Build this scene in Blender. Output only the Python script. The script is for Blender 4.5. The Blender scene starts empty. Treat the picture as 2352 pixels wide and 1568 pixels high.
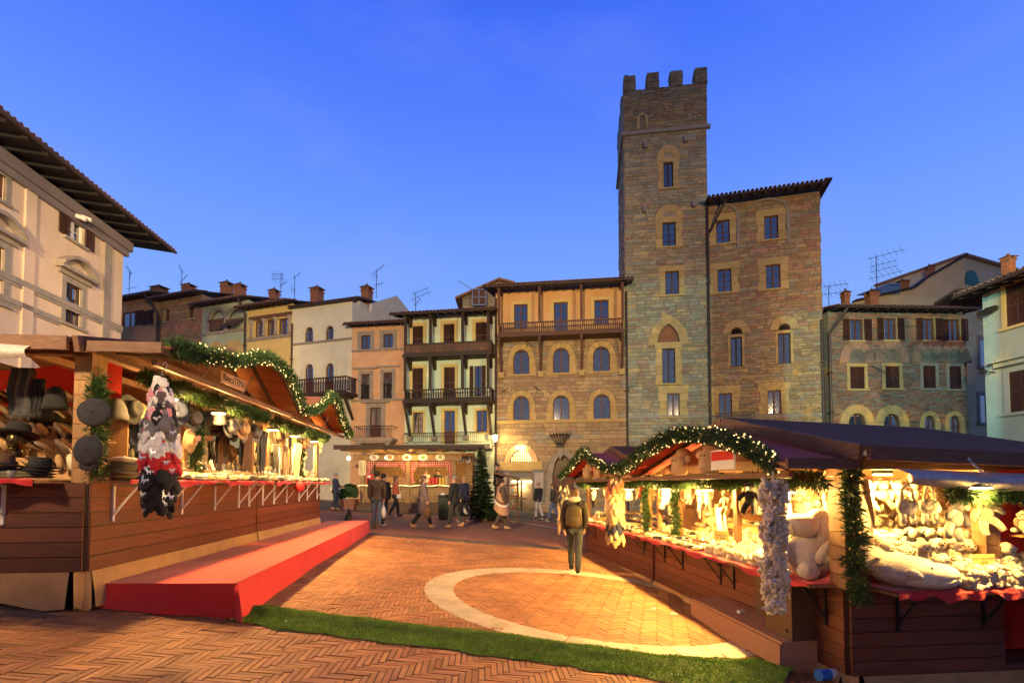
import bpy, math, random
from mathutils import Vector, Matrix
R = random.Random(7)
SC = bpy.context.scene
COL = SC.collection
rad = math.radians
# ------------------------------------------------------------------ camera
FPX, CX, HY, H = 1176.0, 1176.0, 1110.0, 1.65      # 18 mm lens on a 36 mm sensor
PITCH = rad(2.2)
PY0 = HY - FPX * math.tan(PITCH)
cam = bpy.data.objects.new('camera', bpy.data.cameras.new('camera'))
COL.objects.link(cam)
cam.data.lens = 18.0; cam.data.sensor_width = 36.0
cam.data.shift_y = (PY0 - 784.0) / 2352.0
cam.location = (0, 0, H); cam.rotation_euler = (rad(90) + PITCH, 0, 0)
cam.data.clip_start = 0.05; cam.data.clip_end = 900
SC.camera = cam
# ------------------------------------------------------------------ view
SC.view_settings.view_transform = 'Standard'; SC.view_settings.look = 'None'
SC.view_settings.exposure = 0.0; SC.view_settings.gamma = 1.0
SC.view_settings.use_curve_mapping = False
SC.cycles.use_denoising = True
SC.cycles.max_bounces = 5; SC.cycles.diffuse_bounces = 3; SC.cycles.glossy_bounces = 2
SC.cycles.transmission_bounces = 3; SC.cycles.transparent_max_bounces = 6
SC.cycles.sample_clamp_indirect = 4.0
# ------------------------------------------------------------------ world: blue hour sky
W = bpy.data.worlds.new('World'); SC.world = W; W.use_nodes = True
nt = W.node_tree; nt.nodes.clear()
def N(nt, t, **kw):
    n = nt.nodes.new(t)
    for k, v in kw.items(): setattr(n, k, v)
    return n
tc = N(nt, 'ShaderNodeTexCoord'); sep = N(nt, 'ShaderNodeSeparateXYZ')
nt.links.new(tc.outputs['Generated'], sep.inputs[0])
rmp = N(nt, 'ShaderNodeValToRGB'); els = rmp.color_ramp.elements
stops = [(0.0, (.34, .50, .95)), (.10, (.33, .51, .98)), (.25, (.265, .455, 1.0)), (.42, (.165, .35, 1.0)),
         (.56, (.10, .245, 1.0)), (.68, (.056, .165, .96)), (.80, (.032, .095, .58)), (1.0, (.010, .032, .24))]
els[0].position = 0; els[0].color = (*stops[0][1], 1); els[1].position = 1; els[1].color = (*stops[-1][1], 1)
for p, c in stops[1:-1]:
    e = els.new(p); e.color = (*c, 1)
nt.links.new(sep.outputs['Z'], rmp.inputs[0])
nz = N(nt, 'ShaderNodeTexNoise'); nz.inputs['Scale'].default_value = 2.2; nz.inputs['Detail'].default_value = 7
mp = N(nt, 'ShaderNodeMapping'); mp.inputs['Scale'].default_value = (1.0, 1.0, 3.0); mp.inputs['Rotation'].default_value = (.5, .5, .2)
nt.links.new(tc.outputs['Generated'], mp.inputs[0]); nt.links.new(mp.outputs[0], nz.inputs['Vector'])
cr = N(nt, 'ShaderNodeMapRange'); cr.inputs[1].default_value = .50; cr.inputs[2].default_value = .78; cr.inputs[3].default_value = 0; cr.inputs[4].default_value = .30
nt.links.new(nz.outputs['Fac'], cr.inputs[0])
mx = N(nt, 'ShaderNodeMix', data_type='RGBA')
nt.links.new(cr.outputs[0], mx.inputs[0]); nt.links.new(rmp.outputs[0], mx.inputs[6]); mx.inputs[7].default_value = (.36, .42, .9, 1)
bg = N(nt, 'ShaderNodeBackground')
# sky full over the far facades, dimmed smoothly behind the camera to cut ambient light
af = N(nt, 'ShaderNodeMapRange', interpolation_type='SMOOTHSTEP'); nt.links.new(sep.outputs['Y'], af.inputs[0])
for i_, v_ in ((1, -.55), (2, .50), (3, .36), (4, 1.0)): af.inputs[i_].default_value = v_
nt.links.new(af.outputs[0], bg.inputs[1])
nt.links.new(mx.outputs[2], bg.inputs[0])
wo = N(nt, 'ShaderNodeOutputWorld'); nt.links.new(bg.outputs[0], wo.inputs[0])

# ------------------------------------------------------------------ pixels to places
cp, sp = math.cos(PITCH), math.sin(PITCH)
def ray(px, py):
    u = (px - CX) / FPX; v = (PY0 - py) / FPX
    return Vector((u, cp - v * sp, sp + v * cp))
def at(px, py, Y):
    d = ray(px, py); return Vector((0, 0, H)) + d * (Y / d.y)
def lerp(a, b, t): return a + (b - a) * t
def slope(y):
    ks = ((9, .10), (15.5, .07), (21.6, .055), (24, .05))
    if y <= 9: return .10
    for (a, s), (b, t) in zip(ks, ks[1:]):
        if y <= b: return lerp(s, t, (y - a) / (b - a))
    return .05
def gz(x, y):
    return -slope(y) * max(-14, min(14, x))
def ground_hit(px, py):
    lo, hi = .5, 200.0
    for _ in range(50):
        m = (lo + hi) / 2; p = at(px, py, m)
        if p.z > gz(p.x, p.y): lo = m
        else: hi = m
    p = at(px, py, lo); return Vector((p.x, p.y, gz(p.x, p.y)))
# ------------------------------------------------------------------ lamps of the square, added fill lights and projectors
def lamp(name, typ, loc, col, energy, target=None, **kw):
    d = bpy.data.lights.new(name, typ); d.color = col; d.energy = energy
    for k, v in kw.items(): setattr(d, k, v)
    o = bpy.data.objects.new(name, d); COL.objects.link(o); o.location = loc
    if target is not None:
        o.rotation_euler = (Vector(target) - Vector(loc)).to_track_quat('-Z', 'Y').to_euler()
    return o
SODIUM = (1.0, .50, .13); WARM = (1.0, .56, .17); GOLD = (1.0, .66, .24)
# added floods without fixtures, behind and above the camera, to brighten the facades
lamp('added_facade_flood', 'SPOT', (-6, -8, 9), (1, .70, .36), 36000, (-10, 34, 7), spot_size=rad(66), spot_blend=.7, shadow_soft_size=.6)
lamp('added_facade_flood', 'SPOT', (12, -8, 10), (1, .66, .30), 21000, (11, 33, 9), spot_size=rad(58), spot_blend=.8, shadow_soft_size=.6)
lamp('added_facade_flood', 'SPOT', (4, 3, 7), (1, .76, .48), 7500, (-15, 20, 7), spot_size=rad(70), spot_blend=.8, shadow_soft_size=.4)

# warm fill lights added behind the camera to lift the near goods and paving
lamp('added_fill_light', 'POINT', (-4.2, -3.0, 2.7), (1.0, .58, .2), 260, shadow_soft_size=.25)
lamp('added_fill_light', 'POINT', (3.6, -3.6, 2.2), (1.0, .58, .2), 60, shadow_soft_size=.25)
def projector(loc, target, hx, hy, energy, base, star, kind='star', cells=(4, 4)):
    """a light projector with a slide: a rectangle of BASE colour with a pattern of STAR colour on it"""
    size = 2 * math.atan(math.hypot(hx, hy)) + .02
    o = lamp('slide_projector', 'SPOT', loc, (1, 1, 1), energy, target, spot_size=min(size, 3.0), spot_blend=.02, shadow_soft_size=.03)
    d = o.data; d.use_nodes = True; t = d.node_tree; t.nodes.clear()
    c = N(t, 'ShaderNodeTexCoord'); s = N(t, 'ShaderNodeSeparateXYZ'); t.links.new(c.outputs['Normal'], s.inputs[0])
    def M(op, a, b=None, c_=None):
        n = N(t, 'ShaderNodeMath', operation=op)
        for i, v in enumerate((a, b, c_)):
            if v is None: continue
            if isinstance(v, (int, float)): n.inputs[i].default_value = v
            else: t.links.new(v, n.inputs[i])
        return n.outputs[0]
    az = M('ABSOLUTE', s.outputs['Z'])
    x = M('DIVIDE', s.outputs['X'], az); y = M('DIVIDE', s.outputs['Y'], az)
    def edge(v, h): return M('SMOOTH_MIN', 1.0, M('MAXIMUM', 0.0, M('MULTIPLY', M('SUBTRACT', h, M('ABSOLUTE', v)), 14.0 / h)), .1)
    mask = M('MULTIPLY', edge(x, hx), edge(y, hy))
    u = M('MULTIPLY', x, cells[0] / (2 * hx)); v = M('MULTIPLY', y, cells[1] / (2 * hy))
    if kind == 'star':
        row = M('FLOOR', v); u2 = M('ADD', u, M('MULTIPLY', row, .37))
        fu = M('SUBTRACT', M('FRACT', M('ADD', u2, 100)), .5); fv = M('SUBTRACT', M('FRACT', M('ADD', v, 100)), .5)
        r = M('SQRT', M('ADD', M('MULTIPLY', fu, fu), M('MULTIPLY', fv, fv)))
        th = M('ARCTAN2', fv, fu)
        pet = M('POWER', M('ABSOLUTE', M('COSINE', M('MULTIPLY', th, 4.0))), 4.0)
        lim = M('ADD', .07, M('MULTIPLY', pet, .16))
        m = M('MINIMUM', 1.0, M('MAXIMUM', 0.0, M('MULTIPLY', M('SUBTRACT', lim, r), 12.0)))
    else:                                             # scrolls
        n1 = N(t, 'ShaderNodeTexNoise'); cb = N(t, 'ShaderNodeCombineXYZ')
        t.links.new(M('ADD', u, 0.0), cb.inputs[0]); t.links.new(M('ADD', v, 0.0), cb.inputs[1])
        t.links.new(cb.outputs[0], n1.inputs['Vector']); n1.inputs['Scale'].default_value = 1.0; n1.inputs['Detail'].default_value = 0
        w = M('SINE', M('MULTIPLY', n1.outputs['Fac'], 34.0))
        m = M('MINIMUM', 1.0, M('MAXIMUM', 0.0, M('MULTIPLY', M('SUBTRACT', w, .45), 4.0)))
    mix = N(t, 'ShaderNodeMix', data_type='RGBA'); t.links.new(m, mix.inputs[0])
    mix.inputs[6].default_value = (*base, 1); mix.inputs[7].default_value = (*star, 1)
    em = N(t, 'ShaderNodeEmission'); t.links.new(mix.outputs[2], em.inputs[0]); t.links.new(mask, em.inputs[1])
    out = N(t, 'ShaderNodeOutputLight'); t.links.new(em.outputs[0], out.inputs[0])
    return o
YS = (3.2, 1.9, .25)
projector((-2, 1, 8), (-4.2, 32.5, 6.5), .085, .15, 8500, (.26, .62, .46), YS, 'star', (4, 7))
projector((5, 1, 8), (9.2, 30, 9.0), .09, .17, 15000, (.15, .44, .44), (1.0, 1.0, .2), 'star', (6, 9))
projector((3, 1.5, 8), (21.0, 29.5, 6.6), .15, .16, 22000, (.14, .48, .48), (1.3, .95, .2), 'star', (6, 4))
projector((5, 2, 8), (18.3, 17.5, 5.6), .30, .30, 9000, (.15, .50, .46), (1.5, 1.0, .2), 'star', (7, 7))
projector((7, 2, 8), (14.5, 29.5, 5.0), .13, .13, 5200, (.08, .05, .01), (1.2, .74, .10), 'scroll', (9, 9))
projector((-6, 1, 8), (-8.5, 33, 5.5), .07, .16, 6500, (.50, .18, .08), (1.25, .85, .30), 'scroll', (6, 11))
projector((-10, 1, 8), (-17.2, 36, 7.0), .075, .13, 8200, (.5, .32, .08), (1.2, .75, .16), 'scroll', (6, 8))
projector((-2, 1, 8), (-22.0, 38, 8.0), .07, .11, 6500, (.12, .26, .20), (1.6, 1.0, .2), 'star', (5, 6))
projector((1, 3, 7), (-15.3, 17.5, 8.5), .26, .24, 3600, (.03, .022, .004), (1, .86, .18), 'star', (9, 8))
lamp('added_facade_flood', 'SPOT', (2, -1, 10), (1, .66, .32), 15000, (28, 37, 10), spot_size=rad(28), spot_blend=.6, shadow_soft_size=.6)  # added spot without a fixture, brightens the block behind the brick house
lamp('added_facade_flood', 'SPOT', (1, -2, 10), (1, .64, .30), 24000, (-26, 42, 8), spot_size=rad(26), spot_blend=.6, shadow_soft_size=.6)  # added spot without a fixture, brightens the far left row of houses
# ------------------------------------------------------------------ materials
def material(name, c, c2=None, scale=4.0, stretch=(1, 1, 1), rough=.8, bump=0.0, bscale=None, tint=False, orand=0.0,
             metal=0.0, ior=1.45, emit=None, estr=0.0, detail=5, dist=0.002, sheen=0.0, alpha=None, trans=0.0):
    m = bpy.data.materials.new(name); m.use_nodes = True
    t = m.node_tree; p = t.nodes['Principled BSDF']; L = t.links.new
    p.inputs['Roughness'].default_value = rough; p.inputs['Metallic'].default_value = metal; p.inputs['IOR'].default_value = ior
    if trans: p.inputs['Transmission Weight'].default_value = trans
    if sheen: p.inputs['Sheen Weight'].default_value = sheen; p.inputs['Sheen Roughness'].default_value = .5
    tcn = N(t, 'ShaderNodeTexCoord'); mpn = N(t, 'ShaderNodeMapping'); L(tcn.outputs['Object'], mpn.inputs[0])
    mpn.inputs['Scale'].default_value = stretch
    oi = N(t, 'ShaderNodeObjectInfo')
    ofs = N(t, 'ShaderNodeVectorMath', operation='SCALE'); ofs.inputs[0].default_value = (7.1, 3.3, 5.7); L(oi.outputs['Random'], ofs.inputs[3])
    L(ofs.outputs[0], mpn.inputs['Location'])
    nzn = N(t, 'ShaderNodeTexNoise'); nzn.inputs['Scale'].default_value = scale; nzn.inputs['Detail'].default_value = detail
    nzn.inputs['Roughness'].default_value = .62
    L(mpn.outputs[0], nzn.inputs['Vector'])
    out = None
    if c2 is None:
        rgb = N(t, 'ShaderNodeRGB'); rgb.outputs[0].default_value = (*c, 1); out = rgb.outputs[0]
    else:
        r = N(t, 'ShaderNodeValToRGB'); e = r.color_ramp.elements
        e[0].position = .33; e[0].color = (*c, 1); e[1].position = .67; e[1].color = (*c2, 1)
        L(nzn.outputs['Fac'], r.inputs[0]); out = r.outputs[0]
    if tint:
        a = N(t, 'ShaderNodeAttribute'); a.attribute_name = 'tint'
        x = N(t, 'ShaderNodeMix', data_type='RGBA', blend_type='MULTIPLY'); x.inputs[0].default_value = 1
        L(out, x.inputs[6]); L(a.outputs['Color'], x.inputs[7]); out = x.outputs[2]
    if orand:
        v = N(t, 'ShaderNodeMapRange'); v.inputs[3].default_value = 1 - orand; v.inputs[4].default_value = 1 + orand; L(oi.outputs['Random'], v.inputs[0])
        x = N(t, 'ShaderNodeVectorMath', operation='SCALE'); L(out, x.inputs[0]); L(v.outputs[0], x.inputs[3]); out = x.outputs[0]
    L(out, p.inputs['Base Color'])
    if bump:
        n2 = N(t, 'ShaderNodeTexNoise'); n2.inputs['Scale'].default_value = bscale or scale * 3; n2.inputs['Detail'].default_value = 6
        L(mpn.outputs[0], n2.inputs['Vector'])
        b = N(t, 'ShaderNodeBump'); b.inputs['Strength'].default_value = bump; b.inputs['Distance'].default_value = dist
        L(n2.outputs['Fac'], b.inputs['Height']); L(b.outputs[0], p.inputs['Normal'])
    if emit:
        p.inputs['Emission Color'].default_value = (*emit, 1); p.inputs['Emission Strength'].default_value = estr
    return m
def simple(name, c, rough=.7, **k): return material(name, c, rough=rough, **k)
MT = {}
def mt(key, *a, **k):
    if key not in MT: MT[key] = material(key, *a, **k)
    return MT[key]
brick_ground = material('brick_paving', (.26, .108, .038), (.45, .215, .08), scale=1.6, rough=.7, bump=.6, bscale=45, tint=True, dist=.005, detail=9)
mortar = material('paving_joint_sand', (.10, .065, .045), (.17, .11, .075), scale=6, rough=.95, bump=.4, bscale=90)
far_paving = material('far_paving', (.24, .095, .042), (.34, .155, .075), scale=3, rough=.8, bump=.5, bscale=40)
asphalt = material('street_asphalt', (.055, .055, .06), (.09, .088, .09), scale=3, rough=.9, bump=.4, bscale=120)
travertine = material('travertine', (.36, .30, .20), (.56, .48, .34), scale=2.2, rough=.6, bump=.35, bscale=40, tint=True)
line_stone = material('pale_stone_line', (.5, .48, .45), (.62, .6, .56), scale=8, rough=.7)
turf_mat = material('artificial_turf', (.10, .22, .02), (.21, .37, .045), scale=7, rough=.8, tint=True)
stall_wood = material('stall_wood', (.10, .026, .012), (.18, .054, .023), scale=3, stretch=(26, 1.2, 26), rough=.55, bump=.35, bscale=6, orand=.22)
stall_wood_x = material('stall_wood_crosswise', (.085, .026, .012), (.15, .05, .022), scale=3, stretch=(1.2, 26, 26), rough=.55, bump=.35, bscale=6, orand=.22)
pine_wood = material('pine_wood', (.27, .14, .055), (.40, .22, .09), scale=3, stretch=(9, 9, 1.4), rough=.6, bump=.3, bscale=7, orand=.15)
ply = material('plywood', (.38, .18, .09), (.46, .24, .13), scale=2, stretch=(1, 3, 12), rough=.5, orand=.1)
fascia_wood = material('fascia_wood', (.12, .055, .03), (.20, .10, .052), scale=3, stretch=(3, 3, 18), rough=.6, bump=.3, bscale=8, orand=.15)
soffit_wood = material('soffit_ply', (.40, .17, .065), (.50, .24, .10), scale=2, stretch=(2, 2, 2), rough=.55)
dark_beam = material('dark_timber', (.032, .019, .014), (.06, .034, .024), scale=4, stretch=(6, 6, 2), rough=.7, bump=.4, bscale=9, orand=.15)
brown_timber = material('brown_timber', (.09, .042, .026), (.15, .072, .042), scale=4, stretch=(6, 6, 2), rough=.7, bump=.4, bscale=9, orand=.15)
old_timber = material('weathered_timber', (.24, .15, .075), (.40, .27, .14), scale=3, stretch=(4, 4, 1.2), rough=.75, bump=.5, bscale=10, orand=.2)
tarp_brown = material('brown_tarpaulin', (.25, .09, .038), (.34, .13, .055), scale=2, stretch=(1, 5, 1), rough=.8, ior=1.2, bump=.6, bscale=3, dist=.02)
red_cloth = material('red_cloth', (.50, .012, .016), (.62, .022, .02), scale=7, rough=.8, bump=.35, bscale=28, dist=.006, sheen=.3)
red_felt = material('red_felt', (.56, .024, .015), (.68, .042, .026), scale=1.6, rough=.95, bump=.25, bscale=160, dist=.001, sheen=.15)
burlap = material('burlap', (.38, .21, .085), (.48, .28, .12), scale=5, rough=.9, bump=.6, bscale=120, dist=.002)
plaid = material('plaid_oilcloth', (.66, .60, .52), (.45, .40, .36), scale=20, rough=.5)
white_metal = simple('white_painted_metal', (.72, .68, .66), .4)
black_metal = simple('black_iron', (.02, .018, .017), .5)
steel = simple('steel', (.55, .55, .55), .3, metal=1.0)
needle_mat = material('garland_needles', (.02, .055, .012), (.05, .12, .022), scale=20, rough=.7, tint=True)
spruce_mat = material('spruce_needles', (.012, .040, .014), (.035, .085, .028), scale=12, rough=.7, tint=True)
hedge_mat = material('box_leaves', (.015, .045, .012), (.03, .08, .02), scale=12, rough=.7, tint=True)
bark = material('bark', (.06, .04, .028), (.10, .07, .05), scale=12, rough=.9, bump=.6)
bulb_mat = simple('fairy_bulb', (1, .8, .4), .5, emit=(1, .70, .26), estr=3.2)
lampglow = simple('lamp_glow', (1, .9, .7), .5, emit=(1, .80, .46), estr=9.0)
ropeglow = simple('rope_light', (1, .8, .4), .5, emit=(1, .62, .20), estr=3.2)
glass = material('window_glass', (.022, .026, .034), rough=.05, ior=4.0)
dark_room = simple('dark_room', (.012, .010, .010), .9)
lace = material('lace_curtain', (.50, .50, .52), (.66, .66, .66), scale=10, stretch=(9, 1, 1), rough=.9)
shutter_brown = material('brown_shutter', (.055, .022, .016), (.09, .038, .026), scale=6, rough=.6, orand=.25)
shutter_green = simple('green_shutter', (.02, .16, .13), .6)
frame_brown = material('brown_window_frame', (.09, .03, .018), (.13, .045, .026), scale=6, rough=.55)
frame_white = simple('white_window_frame', (.72, .72, .74), .5)
blind_mat = material('cane_blind', (.085, .045, .03), (.13, .07, .05), scale=3, stretch=(1, 1, 60), rough=.8)
tile_mat = material('terracotta_tile', (.20, .095, .055), (.30, .16, .10), scale=5, rough=.85, bump=.4, orand=.3)
pipe_mat = simple('copper_downpipe', (.06, .035, .028), .5)
stone_mat = material('rubble_stone', (.80, .80, .80), (1.1, 1.08, 1.05), scale=4, rough=.9, bump=.7, bscale=14, tint=True, dist=.02)
mortar_wall = material('wall_mortar', (.19, .15, .10), (.29, .225, .15), scale=3, rough=.95, bump=.6, bscale=25, dist=.01)
dressed = material('dressed_sandstone', (.44, .31, .12), (.55, .40, .17), scale=2.5, rough=.85, bump=.4, bscale=20, tint=True, dist=.008)
eave_shade = simple('shaded_eave_boards', (.014, .011, .011), .8)  # near-black base puts the shade under the eave into the colour
grey_stone = material('grey_pietra_serena', (.26, .225, .185), (.36, .31, .25), scale=3, rough=.8, bump=.4, bscale=20, dist=.006)
def plaster(name, a, b): return material(name, a, b, scale=1.1, rough=.9, bump=.35, bscale=12, dist=.008, detail=8)
pl_orange = plaster('ochre_orange_plaster', (.38, .20, .09), (.46, .26, .13))
pl_teal = plaster('green_grey_plaster', (.30, .36, .26), (.42, .46, .32))
pl_yellow = plaster('yellow_plaster', (.60, .44, .15), (.70, .53, .22))
pl_cream = plaster('cream_plaster', (.66, .62, .44), (.76, .72, .54))
pl_pink = plaster('salmon_plaster', (.60, .34, .18), (.70, .44, .25))
pl_mint = plaster('pale_mint_plaster', (.58, .66, .46), (.68, .74, .54))
pl_loggia = plaster('loggia_orange_plaster', (.62, .34, .13), (.72, .44, .2))
pl_palace = plaster('pink_cream_plaster', (.62, .47, .33), (.72, .56, .41))
pl_right = plaster('pale_aqua_plaster', (.32, .36, .29), (.42, .46, .37))
pl_back = plaster('dull_yellow_plaster', (.58, .45, .25), (.68, .55, .33))
white_mat = simple('white_card', (.75, .73, .68), .6)
yellow_card = material('yellow_price_card', (.72, .58, .16), (.78, .64, .2), scale=6, rough=.7)
black_mat = simple('black_print', (.015, .014, .014), .7)
fleece = material('cream_fleece', (.60, .50, .34), (.78, .68, .50), scale=22, rough=.95, bump=1.0, bscale=40, dist=.015, sheen=.3, orand=.12)
fleece_small = material('cream_plush', (.62, .48, .28), (.78, .64, .41), scale=40, rough=.95, bump=.9, bscale=90, dist=.006, sheen=.3, orand=.14)
plush_face = material('smooth_plush', (.74, .62, .42), (.80, .69, .48), scale=6, rough=.8, sheen=.2, orand=.06)
pink_plush = material('pink_plush', (.66, .40, .28), (.74, .48, .34), scale=20, rough=.9, bump=.5, bscale=60, orand=.12)
black_plush = material('black_plush', (.012, .011, .011), (.03, .028, .026), scale=30, rough=.95, bump=.8, bscale=60, dist=.006)
crate_wood = material('crate_pine', (.50, .30, .11), (.60, .39, .17), scale=4, stretch=(2, 9, 9), rough=.6, orand=.12)

# ------------------------------------------------------------------ mesh builder
class MB:
    def __init__(s): s.v = []; s.f = []; s.m = []; s.t = []; s.tint = (1, 1, 1)
    def add(s, vs, fs, mi=0, tint=None):
        b = len(s.v); s.v += [tuple(v) for v in vs]; s.t += [tint or s.tint] * len(vs)
        s.f += [tuple(b + i for i in f) for f in fs]; s.m += [mi] * len(fs); return s
    BF = ((0, 3, 2, 1), (4, 5, 6, 7), (0, 1, 5, 4), (1, 2, 6, 5), (2, 3, 7, 6), (3, 0, 4, 7))
    def box(s, x0, x1, y0, y1, z0, z1, mi=0, tint=None):
        return s.add([(x0, y0, z0), (x1, y0, z0), (x1, y1, z0), (x0, y1, z0), (x0, y0, z1), (x1, y0, z1), (x1, y1, z1), (x0, y1, z1)], MB.BF, mi, tint)
    def bar(s, p, q, w, h=None, mi=0, up=(0, 0, 1), tint=None):
        """rectangular bar from P to Q, W wide across, H tall"""
        p, q = Vector(p), Vector(q); h = h or w; d = (q - p).normalized(); u = Vector(up)
        if abs(d.dot(u)) > .98: u = Vector((0, 1, 0))
        a = d.cross(u).normalized() * w / 2; b = a.cross(d).normalized() * h / 2
        vs = [p - a - b, p + a - b, p + a + b, p - a + b, q - a - b, q + a - b, q + a + b, q - a + b]
        return s.add(vs, ((3, 2, 1, 0), (4, 5, 6, 7), (0, 1, 5, 4), (1, 2, 6, 5), (2, 3, 7, 6), (3, 0, 4, 7)), mi, tint)
    def tube(s, pts, r, n=8, mi=0, cap=True, tint=None):
        pts = [Vector(p) for p in pts]; rs = r if isinstance(r, (list, tuple)) else [r] * len(pts)
        rings = []; prev = None
        for i, p in enumerate(pts):
            d = (pts[min(i + 1, len(pts) - 1)] - pts[max(i - 1, 0)]).normalized()
            if prev is None:
                a = d.orthogonal().normalized()
            else:
                a = prev - d * prev.dot(d); a = a.normalized() if a.length > 1e-6 else d.orthogonal().normalized()
            prev = a; b = d.cross(a)
            rings.append([p + (a * math.cos(2 * math.pi * k / n) + b * math.sin(2 * math.pi * k / n)) * rs[i] for k in range(n)])
        vs = [v for g in rings for v in g]; fs = []
        for i in range(len(pts) - 1):
            for k in range(n):
                fs.append((i * n + k, i * n + (k + 1) % n, (i + 1) * n + (k + 1) % n, (i + 1) * n + k))
        if cap: fs += [tuple(reversed(range(n))), tuple((len(pts) - 1) * n + k for k in range(n))]
        return s.add(vs, fs, mi, tint)
    def lathe(s, prof, c=(0, 0, 0), n=14, mi=0, sx=1, sy=1, tint=None):
        vs = []; fs = []
        for r, z in prof:
            for k in range(n):
                a = 2 * math.pi * k / n; vs.append((c[0] + r * sx * math.cos(a), c[1] + r * sy * math.sin(a), c[2] + z))
        for i in range(len(prof) - 1):
            for k in range(n): fs.append((i * n + k, i * n + (k + 1) % n, (i + 1) * n + (k + 1) % n, (i + 1) * n + k))
        fs += [tuple(reversed(range(n))), tuple((len(prof) - 1) * n + k for k in range(n))]
        return s.add(vs, fs, mi, tint)
    def ball(s, c, r, nu=10, nv=7, mi=0, lump=0.0, rng=None, rot=None, tint=None):
        rx, ry, rz = (r, r, r) if isinstance(r, (int, float)) else r
        vs = []; fs = []; c = Vector(c)
        for j in range(nv + 1):
            ph = math.pi * j / nv
            for i in range(nu):
                th = 2 * math.pi * i / nu; k = 1 + (lump * (rng.random() - .5) if lump else 0)
                p = Vector((rx * math.sin(ph) * math.cos(th), ry * math.sin(ph) * math.sin(th), rz * math.cos(ph))) * k
                if rot: p = rot @ p
                vs.append(c + p)
        for j in range(nv):
            for i in range(nu):
                a, b, cc, d = j * nu + i, j * nu + (i + 1) % nu, (j + 1) * nu + (i + 1) % nu, (j + 1) * nu + i
                if j == 0: fs.append((a, d, cc))
                elif j == nv - 1: fs.append((a, d, b))
                else: fs.append((a, d, cc, b))
        return s.add(vs, fs, mi, tint)
    def prism(s, poly, ax, a0, a1, mi=0, tint=None):
        """extrude 2-D POLY along axis AX ('x','y','z') from A0 to A1"""
        def p3(p, a): return {'x': (a, p[0], p[1]), 'y': (p[0], a, p[1]), 'z': (p[0], p[1], a)}[ax]
        n = len(poly); vs = [p3(p, a0) for p in poly] + [p3(p, a1) for p in poly]
        fs = [tuple(range(n)), tuple(reversed(range(n, 2 * n)))] + [(i, n + i, n + (i + 1) % n, (i + 1) % n) for i in range(n)]
        return s.add(vs, fs, mi, tint)
    def grid(s, fn, nu, nv, mi=0, tint=None, thick=None):
        vs = [fn(i / nu, j / nv) for j in range(nv + 1) for i in range(nu + 1)]; w = nu + 1
        fs = [(j * w + i, j * w + i + 1, (j + 1) * w + i + 1, (j + 1) * w + i) for j in range(nv) for i in range(nu)]
        return s.add(vs, fs, mi, tint)
    def mesh(s, name, mats, smooth=False):
        me = bpy.data.meshes.new(name); me.from_pydata(s.v, [], s.f)
        for m in (mats if isinstance(mats, (list, tuple)) else [mats]): me.materials.append(m)
        if len(me.materials) > 1: me.polygons.foreach_set('material_index', s.m)
        at_ = me.color_attributes.new('tint', 'FLOAT_COLOR', 'POINT')
        flat = [x for c in s.t for x in (c[0], c[1], c[2], 1.0)]; at_.data.foreach_set('color', flat)
        if smooth: me.polygons.foreach_set('use_smooth', [True] * len(me.polygons))
        me.update(); return me
    def build(s, name, mats, parent=None, smooth=False, **kw):
        return put(name, s.mesh(name, mats, smooth), parent, **kw)
def put(name, me, parent=None, loc=None, rot=None, scale=None, label=None, cat=None, group=None, kind=None):
    o = bpy.data.objects.new(name, me); COL.objects.link(o)
    if parent is not None: o.parent = parent
    if loc is not None: o.location = loc
    if rot is not None: o.rotation_euler = rot
    if scale is not None: o.scale = scale if not isinstance(scale, (int, float)) else (scale,) * 3
    if label: o['label'] = label
    if cat: o['category'] = cat
    if group: o['group'] = group
    if kind: o['kind'] = kind
    return o
def thing(name, label, cat, loc=(0, 0, 0), rz=0.0, group=None, rot=None):
    return put(name, None, None, loc, rot or (0, 0, rz), label=label, cat=cat, group=group)
KIDS = {}
def copy_tree(o, loc=None, rot=None, scale=None, label=None, group=None, name=None):
    c = o.copy(); COL.objects.link(c)
    if name: c.name = name
    if loc is not None: c.location = loc
    if rot is not None: c.rotation_euler = rot
    if scale is not None: c.scale = (scale,) * 3 if isinstance(scale, (int, float)) else scale
    if label: c['label'] = label
    if group: c['group'] = group
    for ch in KIDS_OF(o): 
        d = ch.copy(); COL.objects.link(d); d.parent = c
        for g in KIDS_OF(ch):
            e = g.copy(); COL.objects.link(e); e.parent = d
    return c
def KIDS_OF(o):
    if o.name not in KIDS: KIDS[o.name] = list(o.children)
    return KIDS[o.name]
# ------------------------------------------------------------------ ground
def sheet(name, x0, x1, y0, y1, dz, m, step=.5, keep=None):
    nx, ny = max(1, round((x1 - x0) / step)), max(1, round((y1 - y0) / step)); b = MB(); ix = {}
    def vid(i, j):
        if (i, j) not in ix:
            x, y = x0 + (x1 - x0) * i / nx, y0 + (y1 - y0) * j / ny
            ix[i, j] = len(b.v); b.v.append((x, y, gz(x, y) + dz)); b.t.append((1, 1, 1))
        return ix[i, j]
    for j in range(ny):
        for i in range(nx):
            if keep and not keep(x0 + (x1 - x0) * (i + .5) / nx, y0 + (y1 - y0) * (j + .5) / ny): continue
            b.f.append((vid(i, j), vid(i + 1, j), vid(i + 1, j + 1), vid(i, j + 1))); b.m.append(0)
    return b.build(name, m, kind='structure', smooth=True)
ground = sheet('ground', -70, 70, -30, 130, -.016, far_paving, 1.0)
sheet('paving_bed', -7, 6.5, 1.5, 14.4, -.012, mortar, .5)
sheet('street', -34, 20, 23.6, 31.5, -.004, asphalt, .8)
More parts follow.
